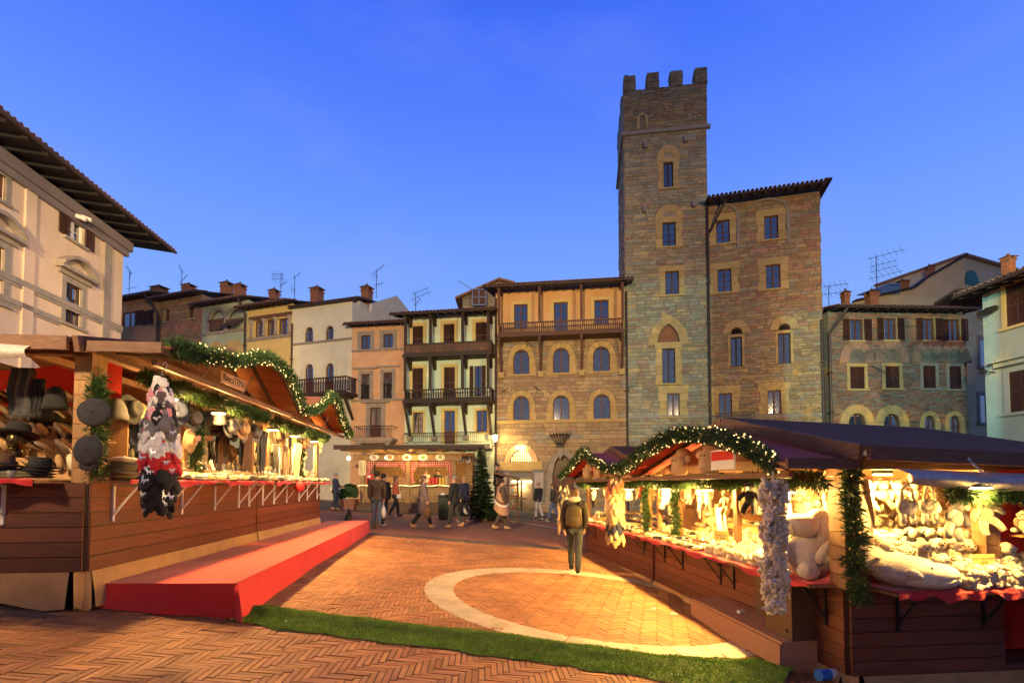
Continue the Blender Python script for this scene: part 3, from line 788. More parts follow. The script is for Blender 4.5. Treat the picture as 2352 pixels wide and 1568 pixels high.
def pal_blue(r, x, z):
    k = r.random(); v = r.uniform(.7, 1.15); c = (.29, .15, .10) if k < .6 else (.24, .21, .165) if k < .9 else (.18, .135, .115)
    return tuple(v * i for i in c)

# ------------------------------------------------------------------ orange corner house, far left of the row
F = fac(262, 363); F.root('orange_house', 'plain ochre orange house with dark shutters beside the big cream palace', 'house')
hs = [window(F, (280, 717, 312, 750), 'case', rows=1, sill=False), window(F, (328, 713, 353, 746), 'shutter', sill=False, y=.04)]
put('shutter', shutter_leaf(.95, 1.2, shutter_brown), F.o, loc=(hs[0]['u1'] - .05, -.05, hs[0]['z0']), scale=(.95, 1, hs[0]['z1'] - hs[0]['z0']))
zt = zt_(F, 340, 683); wall(F, 0, F.W, 0, zt, hs, pl_orange, 7)
roof(F, 0, F.W, zt, ov=.9, depth=6)
pipe(F, [(F.W - .55, -.85, zt - .1), (F.W - .1, -.12, zt - 1.3), (F.W - .1, -.12, 0)], .07)
chimney(F, (386 - 46, 650, 431 - 62, 678), 2.0); aerial(F, 298, 2.5, 622, 680, ((.97, .8, 130, 5), (.75, .5, 60, 3), (.3, 1.0, 2, 0)))
# ------------------------------------------------------------------ rubble and brick house
F = fac(363, 461); F.root('brick_house', 'narrow rubble and brick house with two bricked up arches', 'house')
hs = [window(F, (378, 711, 391, 739), 'case', rows=1, sur=(.02, dressed), y=.2), window(F, (432, 703, 446, 731), 'case', rows=1, sur=(.02, dressed), y=.2), window(F, (430, 790, 445, 812), 'case', rows=1, y=.2)]
zt = zt_(F, 412, 685); wall(F, 0, F.W, 0, zt, hs, mortar_wall, 8)
for r in ((381, 754, 403, 790), (422, 750, 444, 786)):
    u0, u1, z0, z1 = F.rect(r); b = MB(); ri = (u1 - u0) / 2; P = arch_pts(u0, u1, z1 - ri, ri, 'round', 12); Q = arch_pts(u0 - .5, u1 + .5, z1 - ri, ri + .5, 'round', 12)
    for i in range(12):
        v = MB(); t = R.uniform(.8, 1.15); v.tint = (.5 * t, .24 * t, .12 * t)
        v.prism([P[i], P[i + 1], Q[i + 1], Q[i]], 'y', -.05 - R.uniform(0, .01), .02); v.build('voussoir', stone_mat, F.o)
stonework(F, 0, F.W, F.uz(412, 830)[1], zt, hs, (.09, .17), (.2, .55), pal_brick, 120, seed=11)
roof(F, 0, F.W, zt, ov=.9, depth=6)
chimney(F, (508 / 1 - 96, 645, 437, 676), 2.2); aerial(F, 418, 3, 620, 676, ((.95, .7, 122, 4), (.55, .8, 32, 4)))
pipe(F, [(.12, -.9, zt - .1), (.12, -.12, zt - 1.2), (.12, -.12, 0)], .07)
# ------------------------------------------------------------------ green grey house with a twin arched loggia
F = fac(461, 566); F.root('loggia_house', 'weathered green grey house with twin arched loggia and cane blinds', 'house')
hs = [window(F, (479, 712, 516, 761), 'none', arch='round', sur=(.22, grey_stone), sill=False, y=.22), window(F, (520, 709, 561, 758), 'none', arch='round', sur=(.22, grey_stone), sill=False, y=.22),
      window(F, (525, 803, 545, 836), 'plain', arch='round', sur=(.75, dressed), y=.2), window(F, (485, 808, 505, 838), 'plain', arch='round', sur=(.75, dressed), y=.2)]
for i, h in enumerate(hs[:2]):
    zb = h['z0'] + .1; zt2 = h['z1'] - h['rise'] - .0
    bl = MB(); out = -.75 if i else -.03
    bl.grid(lambda u, v: (lerp(h['u0'] + .05, h['u1'] - .05, u), lerp(.02, out, 1 - v), lerp(zb, zt2, v)), 2, 14); bl.box(h['u0'], h['u1'], -.06, .05, zt2 - .05, zt2 + .12); bl.build('blind', blind_mat, F.o)
zt = zt_(F, 513, 697); wall(F, 0, F.W, 0, zt, hs, pl_teal, 8)
string(F, 0, F.W, zt_(F, 513, 764), grey_stone); roof(F, 0, F.W, zt, ov=.8, depth=6)
chimney(F, (501, 639, 525, 677), 2.5); chimney(F, (532, 644, 555.5, 681), 2.5)
pipe(F, [(F.W - .1, -.8, zt - .1), (F.W - .1, -.12, zt - 1.1), (F.W - .1, -.12, 0)], .07)
# ------------------------------------------------------------------ yellow house with a columned window
F = fac(566, 669); F.root('yellow_house', 'warm yellow house with three column window and white swag curtains', 'house')
hs = [window(F, r, 'curtain', rows=1, sill=False, y=.22) for r in ((583, 735, 604, 774), (610, 732, 631, 771), (637, 730, 660, 769))]
hs.append(window(F, (622, 824, 638, 868), 'plain', arch='round', sur=(.25, pl_yellow), y=.2))
zt = zt_(F, 617, 705); wall(F, 0, F.W, 0, zt, hs, pl_yellow, 8)
zc0, zc1 = hs[0]['z0'], hs[0]['z1']
xs = [hs[0]['u0'] - .2, (hs[0]['u1'] + hs[1]['u0']) / 2, (hs[1]['u1'] + hs[2]['u0']) / 2, hs[2]['u1'] + .2]
for x in xs:
    b = MB(); b.lathe([(.16, 0), (.16, .08), (.11, .12), (.10, zc1 - zc0 - .3), (.13, zc1 - zc0 - .25), (.19, zc1 - zc0 - .06), (.2, zc1 - zc0)], (x, -.03, zc0), 10); b.build('column', grey_stone, F.o)
b = MB(); b.box(xs[0] - .2, xs[-1] + .2, -.1, .02, zc1 + .005, zc1 + .26); b.build('lintel', brown_timber, F.o)
string(F, 0, F.W, zc0 - .2, grey_stone); roof(F, 0, F.W, zt, ov=.9, depth=6)
chimney(F, (613, 657, 634.5, 693), 3.0); aerial(F, 646, 3, 627, 697, ((.95, 1.0, 170, 6), (.8, .9, 172, 6), (.6, .6, 20, 4))); aerial(F, 677, 3, 634, 690, ((.97, .6, 25, 2), (.45, .4, 170, 3)))
# ------------------------------------------------------------------ tall cream house
F = fac(669, 807); F.root('cream_house', 'tall cream house with arched windows and dark wooden balcony', 'house')
hs = [window(F, r, 'plain', arch='round', sur=(.26, pl_cream), sill=False) for r in ((700, 751, 720, 786), (748, 748, 767, 784))]
hs += [window(F, r, 'door', arch='round', sur=(.30, pl_cream), sill=False, door=True) for r in ((700, 836, 720, 901), (747.5, 834, 767, 900))]
hs += [window(F, (745, 928, 766, 985), 'plain', sur=(.24, pl_cream))]
zt = zt_(F, 735, 702); wall(F, 0, F.W, 0, zt, hs, pl_cream, 9)
string(F, 0, F.W, zt_(F, 735, 786), grey_stone, .10)
b = MB(); b.box(-.1, F.W + .12, -.35, .3, zt, zt + .10); b.box(-.1, F.W + .12, -.30, .3, zt + .102, zt + .18); b.build('coping', dark_beam, F.o)
# set back top floor with its own tiled roof and gable
u0, z0 = F.uz(688, 700, 2.2); u1, z1 = F.uz(826, 690, 2.2); b = MB(); b.box(u0, u1, 2.2, 8, zt - .2, z1); b.build('attic', pl_cream, F.o)
r_ = roof(F, u0, u1, z1 - .05, ov=.4, depth=4, gutter=False, y0=2.2, pitch=.2); 
b = MB(); b.prism([(2.2, zt - 1.5), (9, zt - 1.5), (9, zt + 1.2), (5.5, zt + 2.3), (2.2, zt + .6)], 'x', F.W - .2, F.W - .02); b.build('gable', pl_cream, F.o)
chimney(F, (707, 651, 736, 689), 3.4); chimney(F, (824, 648, 851, 690), 3.4); aerial(F, 865, 5, 620, 672, ((.95, .8, 30, 5), (.7, .6, 150, 3), (.35, .6, 5, 3)))
def balcony(F, r, y, n, name='balcony', m=None, ends=True, deck=True, lab=None):
    m = m or brown_timber
    u0, u1, z0, z1 = F.rect(r, y); o = thing(name, None, None); o.parent = F.o
    balustrade(F, o, u0, u1, y, z0 + .14, z1, n, m=m, ends=-y)
    b = MB(); b.box(u0 - .08, u1 + .08, y - .08, -.01, z0 - .06, z0 + .13); b.build('deck', m, o)
    return o, u0, u1, z0, z1
bal, u0, u1, z0, z1 = balcony(F, (655, 868, 795, 908), -1.1, 26, m=dark_beam)
for x in (u0 + .8, lerp(u0, u1, .58), u1 - .25):
    b = MB(); b.bar((x, -1.0, z0 - .08), (x, -.05, z0 - 1.5), .12, .14); b.bar((x, -1.05, z0 - .12), (x, -.02, z0 - .12), .12, .12); b.build('bracket', dark_beam, bal)
pipe(F, [(.08, -.1, zt - 1.0), (.08, -.1, 0)], .06)
# ------------------------------------------------------------------ salmon house
F = fac(807, 930); F.root('salmon_house', 'salmon pink house with curved iron balcony and grey window frames', 'house')
hs = [window(F, r, 'plain', sur=(.26, grey_stone)) for r in ((830, 770, 851, 803), (881, 767, 903, 799))]
hs += [window(F, r, 'plain', sur=(.22, grey_stone)) for r in ((830, 859, 849.5, 917), (881, 855, 901, 915))]
hs += [window(F, (850, 936, 875.5, 1003), 'door', sur=(.28, grey_stone), sill=False, door=True)]
zt = zt_(F, 868, 748); wall(F, 0, F.W, 0, zt, hs, pl_pink, 8)
for py in (805, 920): string(F, 0, F.W, zt_(F, 868, py), grey_stone, .1, .06)
for h in hs[2:4]:
    b = MB(); b.box(h['u0'] - .5, h['u1'] + .5, -.16, .02, h['z1'] + .30, h['z1'] + .42); b.build('cornice', grey_stone, F.o)
    o = thing('railing', None, None); o.parent = F.o; balustrade(F, o, h['u0'], h['u1'], -.1, h['z0'], h['z0'] + .95, 7, .03, black_metal, .05)
h = hs[4]; b = MB(); b.prism([(h['u0'] - .55, h['z1'] + .3), (h['u1'] + .55, h['z1'] + .3), (h['u1'] + .6, h['z1'] + .42), (h['u0'] - .6, h['z1'] + .42)], 'y', -.22, .02); b.box(lerp(h['u0'], h['u1'], .4), lerp(h['u0'], h['u1'], .6), -.1, .02, h['z1'] + .0, h['z1'] + .29); b.build('cornice', grey_stone, F.o)
u0, u1, z0, z1 = F.rect((811, 978, 901, 1006), -.9); bal = thing('iron_balcony', None, None); bal.parent = F.o
b = MB(); b.box(u0, u1, -.95, -.01, z0 - .16, z0); b.box(u0 + .1, u1 - .1, -.85, -.01, z0 - .28, z0 - .162); b.build('slab', grey_stone, bal)
b = MB(); b.tube([(u0 + .05, -.02, z1), (u0 + .05, -.85, z1), (u1 - .05, -.85, z1), (u1 - .05, -.02, z1)], .025, 6); b.build('rail', black_metal, bal)
b = MB(); hh = z1 - z0; b.tube([(0, 0, 0), (0, -.10, hh * .15), (0, -.12, hh * .35), (0, -.03, hh * .65), (0, .0, hh)], .014, 5); me = b.mesh('baluster', black_metal)
for i in range(19): put('baluster', me, bal, loc=(lerp(u0 + .08, u1 - .08, i / 18), -.85, z0))
for x in (u0 + .35, u1 - .35):
    b = MB(); b.prism([(-.85, z0 - .29), (-.01, z0 - .29), (-.01, z0 - .95), (-.16, z0 - .95), (-.22, z0 - .7), (-.6, z0 - .5), (-.85, z0 - .42)], 'x', x - .13, x + .13); b.build('corbel', grey_stone, bal)
roof(F, 0, F.W, zt, ov=.7, depth=5)
# ------------------------------------------------------------------ mint house with three tiers of wooden balconies
F = fac(930, 1138); F.root('balcony_house', 'pale mint house with three tiers of dark wooden balconies', 'house')
hs = [window(F, r, 'shutter', sur=(.2, pl_yellow), sill=False, door=True) for r in ((948, 749, 972, 806), (1019, 744, 1044, 802), (1092.6, 740, 1119, 798))]
hs += [window(F, r, 'shutter', sur=(.2, pl_yellow), sill=False, door=True) for r in ((947.5, 845, 972, 915), (1020, 843, 1045, 913))]
hs += [window(F, (1089, 840, 1106, 910), 'plain', sill=False, open_=(-1, 1), door=True)]
hs += [window(F, (949, 947, 972, 995), 'curtain', rows=1, sur=(.14, pl_yellow)), window(F, (1020.6, 943, 1045, 1022), 'door', sur=(.2, pl_yellow), sill=False, door=True), window(F, (1094, 942, 1119, 991), 'curtain', rows=1, sur=(.14, pl_yellow))]
zt = zt_(F, 1034, 724); wall(F, 0, F.W, 0, zt, hs, pl_mint, 8)
bal1, u0, u1, za0, za1 = balcony(F, (928, 786, 1127, 815), -1.05, 2, 'plank_balcony', dark_beam)
k = 22
for i in range(k):
    b = MB(); a, c = lerp(u0, u1, i / k), lerp(u0, u1, (i + 1) / k); b.box(a + .006, c - .006, -1.035 - R.uniform(0, .012), -1.0, za0 + .14, za1 - .075); b.build('plank', brown_timber, bal1)
for x in (u0, u1): 
    b = MB(); b.box(x - .03, x + .03, -1.0, -.05, za0 + .14, za1 - .08); b.build('plank', brown_timber, bal1)
bal2, v0, v1, zb0, zb1 = balcony(F, (928, 892, 1127, 921), -1.05, 36, 'timber_balcony', dark_beam)
for i, px in enumerate((930.5, 988, 1062, 1121)):
    x = F.uz(px, 850, -1.05)[0]
    for (a, c) in ((zb1, za0 - .06), (za1, zt - .06)):
        b = MB(); b.box(x - .075, x + .075, -1.12, -.97, a, c); b.build('post', dark_beam, F.o)
    for zz in (zt - .1, za0 - .08, zb0 - .08):
        b = MB(); b.bar((x, -1.15, zz - .1), (x, -.02, zz - .1), .16, .2); b.prism([(-.45, zz - .21), (-.02, zz - .21), (-.02, zz - .6), (-.22, zz - .5)], 'x', x - .08, x + .08); b.build('bracket', dark_beam, F.o)
    b = MB(); b.bar((x, -1.05, zb0 - .28), (x, -.1, zb0 - 2.05), .13, .13); b.build('strut', dark_beam, F.o)
    b = MB(); b.box(x - .16, x + .16, -.3, .02, zb0 - 2.3, zb0 - 2.02); b.build('corbel', grey_stone, F.o)
u0, u1, z0, z1 = F.rect((928, 993, 1123, 1019), -.85); bal = thing('iron_balcony', None, None); bal.parent = F.o
b = MB(); b.box(u0 - .1, u1 + .1, -.95, -.01, z0 - .3, z0 - .02); b.build('slab', grey_stone, bal)
b = MB(); b.tube([(u0, -.02, z1), (u0, -.85, z1), (u1, -.85, z1), (u1, -.02, z1)], .022, 6); b.tube([(u0, -.02, z0 + .1), (u0, -.85, z0 + .1), (u1, -.85, z0 + .1), (u1, -.02, z0 + .1)], .016, 5); b.build('rail', black_metal, bal)
hh = z1 - z0; b = MB(); b.tube([(0, 0, 0), (0, 0, hh)], .011, 4); b.tube([(0, 0, hh * .25), (.05, 0, hh * .14), (.05, 0, hh * .1)], .009, 4); b.tube([(0, 0, hh * .8), (-.05, 0, hh * .9), (-.05, 0, hh)], .009, 4); b.tube([(0, 0, hh * .8), (.05, 0, hh * .9), (.05, 0, hh)], .009, 4); me = b.mesh('baluster', black_metal)
for i in range(44): put('baluster', me, bal, loc=(lerp(u0, u1, i / 43), -.85, z0))
for px in (950, 1110):
    x = F.uz(px, 1040, 0)[0]; b = MB(); b.prism([(-.85, z0 - .31), (-.01, z0 - .31), (-.01, z0 - 1.2), (-.2, z0 - 1.2), (-.3, z0 - .8), (-.7, z0 - .6)], 'x', x - .18, x + .18); b.build('corbel', grey_stone, bal)
roof(F, -.3, F.W, zt, ov=1.25, depth=5); aerial(F, 955, 1, 671, 716, ((.97, .9, 18, 4), (.7, 1.1, 20, 4), (.4, .5, 45, 3)))
# ------------------------------------------------------------------ small stone gable behind
F = Facade(1062, 38, 1168, 38, 690); F.root('stone_outhouse', 'small rubble stone gable behind the roofs holding a square aerial frame', 'outbuilding')
zA, zB = zt_(F, 1062, 684), zt_(F, 1145, 646); b = MB(); b.prism([(0, 0), (F.W, 0), (F.W, zB - .1), (F.W * .8, zB), (0, zA)], 'y', 0, 4); b.build('wall', mortar_wall, F.o)
stonework(F, .02, F.W, zA - 2.2, zA - .1, [], (.14, .22), (.3, .6), pal_tower, 40, seed=3); stonework(F, 1.4, F.W, zA - .1, zA + .55, [], (.14, .22), (.3, .6), pal_tower, 20, seed=4)
b = MB(); b.prism([(-.5, zA - .2), (F.W * .8, zB), (F.W + .5, zB - .3), (F.W + .5, zB - .16), (F.W * .8, zB + .15), (-.5, zA - .05)], 'y', -.4, 4); b.build('roof', tile_mat, F.o)
u0, u1, z0, z1 = F.rect((1085, 664, 1116, 700), -.8); fr = thing('aerial_frame', None, None); fr.parent = F.o
b = MB()
for x in (u0, (u0 + u1) / 2, u1): b.bar((x, -.8, z0), (x, -.8, z1), .06)
for z in (z0, (z0 + z1) / 2, z1): b.bar((u0, -.8, z), (u1, -.8, z), .06)
b.bar((u0 - 1, -.8, z1 + .6), (u0, -.8, z1 - .05), .05); b.build('frame', steel, fr)
for i in (0, 1):
    for j in (0, 1):
        b = MB(); x, z = lerp(u0, u1, .25 + .5 * i), lerp(z0, z1, .25 + .5 * j); b.box(x - .24, x + .24, -.75, -.6, z - .3, z + .3); b.build('panel', brown_timber, fr)
# ------------------------------------------------------------------ stone palace with a painted loggia
F = fac(1138, 1443); F.root('stone_palace', 'honey coloured stone palace with orange painted loggia under its eaves', 'palace')
hs = [window(F, (1180.7, 699, 1212, 755), 'case', rows=3, sur=(.2, pl_yellow), sill=False), window(F, (1272, 694, 1304, 768), 'case', rows=4, sur=(.2, pl_yellow), sill=False, door=True), window(F, (1365, 689, 1398, 745), 'case', rows=3, sur=(.2, pl_yellow), sill=False)]
lo = [window(F, r, 'lattice', arch='round', rise=.5, sur=(.34, dressed)) for r in ((1179, 803, 1216, 859.5), (1270, 799, 1308, 856.5), (1362, 796, 1401, 853), (1179, 909, 1216.5, 967), (1270, 907.6, 1308, 965), (1363, 905, 1402, 962))]
lun = window(F, (1166.6, 1031.7, 1226.7, 1060), 'none', arch='round', rise=1.25, sur=(.36, brick_v := material('arch_brick', (.8, .42, .22), (1.0, .55, .3), scale=8, tint=True)), sill=False, y=.3)
shop = dict(u0=F.uz(1172, 1120)[0], u1=F.uz(1222, 1120)[0], z0=0, z1=zt_(F, 1198, 1084), pad=.4)
por = window(F, (1269, 1046, 1318, 1166), 'none', arch='round', rise=1.2, sur=(.36, grey_stone), sill=False, y=.35, door=True)
ru0, rz_ = F.uz(1290, 758); zl = zt_(F, 1290, 770); zt = zt_(F, 1290, 664)
wall(F, 0, F.W, 0, zl, lo + [lun, shop, por], mortar_wall, 9, rev=.4); wall(F, 0, F.W, zl, zt, hs, pl_loggia, 9, 'loggia_wall')
stonework(F, 0, F.W, .3, zl - .02, lo + [lun, shop, por], (.17, .30), (.32, .8), pal_stone, 300, seed=5, proud=.035)
string(F, 0, F.W, zt_(F, 1290, 968), dressed, .13, .1)
bal, u0, u1, z0, z1 = balcony(F, (1145, 736, 1431, 767), -1.15, 58, 'timber_balcony', brown_timber)
for px in (1146, 1239, 1335, 1430):
    x = F.uz(px, 700, -1.15)[0]; b = MB(); b.box(x - .07, x + .07, -1.22, -1.08, z1, zt - .06); b.build('post', brown_timber, F.o)
    b = MB(); b.bar((x, -1.1, z0 - .2), (x, -.08, z0 - 2.0), .14, .14); b.bar((x, -1.2, z0 - .16), (x, -.02, z0 - .16), .16, .18); b.build('strut', brown_timber, F.o)
    b = MB(); b.box(x - .17, x + .17, -.3, .02, z0 - 2.3, z0 - 1.97); b.build('corbel', dressed, F.o)
    b = MB(); b.bar((x, -1.2, zt - .16), (x, -.02, zt - .16), .16, .2); b.build('bracket', brown_timber, F.o)
b = MB(); b.box(u0, u1, -1.22, -1.08, zt - .055, zt + .08); b.build('beam', brown_timber, F.o)
roof(F, -.3, F.W, zt, ov=1.4, depth=5, pitch=.22)
b = MB(); b.box(0, .25, 3, 3.25, zt, zt + .9); b.build('dormer_post', tile_mat, F.o).location.x = F.W * .5
for x in (.04, F.W - .08): pipe(F, [(x, -.12, zt - .4), (x, -.12, 0)], .065)
for (px, py, dx) in ((1150, 905, 1), (1243, 900, -1), (1162, 790, 1), (1222, 795, -1), (1434, 900, 1)):
    u, z = F.uz(px, py); b = MB(); b.tube([(u, -.06, z), (u + .22 * dx, -.12, z + .22), (u + .5 * dx, -.06, z + .36)], .022, 5); b.tube([(u + .22 * dx, -.12, z + .22), (u + .3 * dx, -.08, z - .05)], .018, 5); b.build('wall_iron', black_metal, F.o)
# lit fanlight over the shop
lu = thing('fanlight', None, None); lu.parent = F.o
b = MB(); P = arch_pts(lun['u0'], lun['u1'], lun['z0'] + .05, 1.2, 'round', 14); b.add([(x, .3, z) for x, z in P], (tuple(range(len(P))),)); b.build('lit_pane', simple('lit_fanlight', (.9, .6, .15), .5, emit=(1, .58, .10), estr=.55), lu)
for i in range(11):
    x = lerp(lun['u0'], lun['u1'], (i + .5) / 11); c = (lun['u0'] + lun['u1']) / 2; hz = 1.2 * math.sqrt(max(0, 1 - ((x - c) / (lun['u1'] - lun['u0']) * 2) ** 2)); b = MB(); b.box(x - .018, x + .018, .1, .14, lun['z0'], lun['z0'] + hz); b.build('bar', steel, lu)
b = MB(); b.box(lun['u0'] - .5, lun['u1'] + .5, -.08, .02, lun['z0'] - .55, lun['z0'] - .01); b.build('lintel', dressed, F.o)
c = (lun['u0'] + lun['u1']) / 2; b = MB(); b.box(c - .28, c + .28, -.36, -.16, lun['z1'] + .02, lun['z1'] + .14); o = b.build('wall_light', lampglow, F.o)
lw = F.o.matrix_world if False else None
def wpt(F, u, y, z):
    p = F.A + F.d * u + F.n * y; return Vector((p.x, p.y, z + F.z0))
lamp('shop_wall_light', 'POINT', wpt(F, c, -.45, lun['z1'] - .05), (1, .66, .26), 16, shadow_soft_size=.1)
# iron torch basket over the portal
cx_, cz = F.uz(1287, 1024); bk = thing('iron_basket', None, None); bk.parent = F.o
b = MB()
for i in range(7):
    t = (i - 3) / 3; b.tube([(cx_ + .16 * t, -.35, cz), (cx_ + .55 * t, -.45, cz + .62), (cx_ + .62 * t, -.45, cz + .82)], .03, 5)
b.tube([(cx_ + .6 * t_, -.45, cz + .62 + .06 * (1 - t_ * t_)) for t_ in (-1, -.5, 0, .5, 1)], .035, 5); b.box(cx_ - .22, cx_ + .22, -.42, -.25, cz - .1, cz + .02); b.build('basket', black_metal, bk)
b = MB(); b.prism([(cx_ - .2, cz - .12), (cx_ + .2, cz - .12), (cx_ + .14, cz - .6), (cx_, cz - .8), (cx_ - .14, cz - .6)], 'y', -.3, .02); b.build('shield', grey_stone, F.o)
# portal door and fan grille
pd = thing('portal_door', None, None); pd.parent = F.o
for a, c_ in ((por['u0'] + .05, (por['u0'] + por['u1']) / 2 - .01), ((por['u0'] + por['u1']) / 2 + .01, por['u1'] - .05)):
    b = MB(); zt2 = por['z1'] - 1.2; b.box(a, c_, .28, .36, .3, zt2); q = b.build('leaf', frame_brown, pd)
    for i in range(4):
        zz = lerp(.6, zt2 - .8, i / 3); b = MB(); b.box(a + .12, c_ - .12, .24, .279, zz, zz + .6); b.build('panel', frame_brown, pd)
for i in range(11):
    a = math.pi * (i + .5) / 11; c = (por['u0'] + por['u1']) / 2; b = MB(); b.bar((c, .25, por['z1'] - 1.18), (c + 1.0 * math.cos(a), .25, por['z1'] - 1.2 + 1.12 * math.sin(a)), .02); b.build('fan_bar', black_metal, pd)
# the souvenir shop under the fanlight
sh = thing('shop_front', None, None); sh.parent = F.o; s0, s1, sz = shop['u0'], shop['u1'], shop['z1']
b = MB(); b.box(s0, s1, .5, .6, 0, sz); b.build('back_wall', simple('lit_shop_back', (.7, .45, .2), .8), sh)
b = MB(); b.box(s0, s1, .12, .24, zt_(F, 1198, 1096) - .0, sz); b.build('dark_header', simple('shop_header', (.16, .15, .15), .5), sh)
b = MB(); b.box((s0 + s1) / 2 - .05, (s0 + s1) / 2 + .05, .1, .2, 0, sz - .5); b.build('door_post', dark_beam, sh)
b = MB(); b.box(s0 + .05, s1 - .05, .3, .36, sz - .62, sz - .52); b.build('strip_light', lampglow, sh)
lamp('shop_light', 'POINT', wpt(F, (s0 + s1) / 2, .2, sz - .9), (1, .72, .35), 110, shadow_soft_size=.15)
for i in range(7):
    for j in range(16):
        x = lerp(s0 + .1, (s0 + s1) / 2 - .12, (j % 8 + .5) / 8); z = .7 + i * .27
        if j < 8:
            b = MB(); b.box(x - .05, x + .05, .40, .48, z, z + R.uniform(.1, .22)); b.build('goods', mt(f'goods{(i * 3 + j) % 5}', ((.6, .1, .05), (.6, .5, .1), (.1, .3, .35), (.5, .5, .45), (.25, .35, .1))[(i * 3 + j) % 5]), sh)
for (r, l) in (((1150, 1079, 1172, 1135), 'poster'), ((1224, 1077, 1252, 1150), 'shutter')):
    u0, u1, z0, z1 = F.rect(r, -.1); o = thing('shop_shutter', None, None); o.parent = F.o; b = MB(); b.box(u0, u1, -.12, -.05, z0, z1); b.build('leaf', simple('grey_shutter', (.13, .13, .14), .5), o)
    b = MB(); b.box(u0 + .1, u1 - .1, -.14, -.121, lerp(z0, z1, .4), z1 - .2); b.build('poster' if l == 'poster' else 'glass_case', mt(l + 'p', (.5, .42, .36), (.35, .3, .3), scale=6), o)
# ------------------------------------------------------------------ the crenellated tower
F = Facade(1436.5, J[1443][1], 1627, J[1627][1], 600); F.root('stone_tower', 'tall crenellated medieval stone tower rising over the whole square', 'tower')
TD = 5.6
hs = [window(F, (1469, 265, 1483, 296), 'none', arch='round', sur=(.14, dressed), sill=False),
      window(F, (1524, 373, 1546, 432), 'lattice', sur=(.3, dressed), fm=dark_beam), window(F, (1521.5, 511, 1552, 566), 'case', rows=4, sur=(.34, dressed), fm=dark_beam),
      window(F, (1528, 623, 1559.5, 677), 'case', rows=4, sur=(.3, dressed)), window(F, (1508.5, 743, 1562, 790), 'none', arch='point', rise=1.25, sur=(.55, dressed), sill=False, y=.1),
      window(F, (1521, 800, 1551, 880), 'lattice', sur=(.34, dressed), fm=dark_beam), window(F, (1532, 903, 1561, 956), 'lattice', sur=(.42, dressed))]
zs = zt_(F, 1530, 302); zt = zt_(F, 1530, 200)
wall(F, 0, F.W, 0, zt, hs, mortar_wall, TD, rev=.3)
for r in ((1523, 350, 1547, 366), (1519, 486, 1556, 504)):        # blind relieving arches
    u0, u1, z0, z1 = F.rect(r); P = arch_pts(u0, u1, z0, z1 - z0, 'round', 8); Q = arch_pts(u0 - .42, u1 + .42, z0, z1 - z0 + .42, 'round', 8)
    b = MB(); b.prism(P, 'y', -.012, .02); b.build('tympanum', grey_stone, F.o)
    for i in range(8):
        v = MB(); t = R.uniform(.86, 1.1); v.tint = (t, t, t); v.prism([P[i], P[i + 1], Q[i + 1], Q[i]], 'y', -.05 - R.uniform(0, .01), .02); v.build('voussoir', dressed, F.o)
    hs.append(dict(u0=u0, u1=u1, z0=z0, z1=z1, pad=.4, rise=z1 - z0, arch='round'))
h = hs[4]; b = MB(); P = arch_pts(h['u0'], h['u1'], h['z0'], 1.25, 'point', 12); b.add([(x, .12, z) for x, z in P], (tuple(range(len(P))),)); b.build('wooden_tympanum', mt('tympwood', (.20, .07, .03), (.30, .12, .05), scale=4, stretch=(14, 1, 1), rough=.7), F.o)
stonework(F, 0, F.W, .3, zs - .06, hs, (.15, .27), (.26, .66), pal_tower, 300, seed=21, proud=.045)
def pal_top(r, x, z): c = pal_tower(r, x, z); return tuple(i * j for i, j in zip(c, (.92, .78, .66)))
stonework(F, -.06, F.W + .06, zs + .1, zt, hs, (.12, .24), (.22, .6), pal_top, 120, seed=22, proud=.07)
b = MB(); b.box(-.2, F.W + .2, -.2, .05, zs - .1, zs + .08); b.box(-.2, .05, .052, TD, zs - .1, zs + .08); b.build('string_course', grey_stone, F.o)
b = MB(); b.box(-.06, F.W + .06, .05, TD, zs + .1, zt + .02); b.build('upper_wall', mortar_wall, F.o)
string(F, 0, F.W, zt_(F, 1530, 959), grey_stone, .14, .1)
mer = ((1433, 1459), (1485.5, 1513), (1540, 1567.5), (1596, 1624)); ztop = zt_(F, 1530, 166)
mw = .72
def merlon(x, y, w, d, rng):
    o = thing('merlon', None, None); o.parent = F.o
    b = MB(); b.box(x, x + w, y, y + d, zt - .02, ztop - .05); b.build('core', mortar_wall, o)
    z = zt; s = MB()
    while z < ztop:
        hh = rng.uniform(.15, .24); hh = min(hh, ztop - z) if ztop - z - hh > .08 else ztop - z; k = x
        while k < x + w - .02:
            ww = rng.uniform(.22, .5); e = min(k + ww, x + w) if x + w - k - ww > .12 else x + w
            s.box(k + .008, e - .008, y - rng.uniform(.02, .06), y + .1, z + .008, z + hh - .006 + (rng.uniform(-.05, .03) if z + hh >= ztop - .01 else 0), 0, pal_top(rng, 0, 0)); k = e
        for sx, xx in ((0, x), (1, x + w)):
            s.box(*((xx - rng.uniform(.02, .05), xx + .05) if not sx else (xx - .05, xx + rng.uniform(.02, .05))), y + .11, y + d, z + .008, z + hh - .006, 0, pal_top(rng, 0, 0))
        z += hh
    s.build('stonework', stone_mat, o)
rng = random.Random(9)
for a, c in mer:
    u0 = F.uz(a, 185)[0]; u1 = F.uz(c, 185)[0]; merlon(max(-.05, u0), -.05, u1 - max(-.05, u0), .65, rng)
for y in (1.6, 3.2, 4.9): merlon(-.05, y, .6, .7, rng)
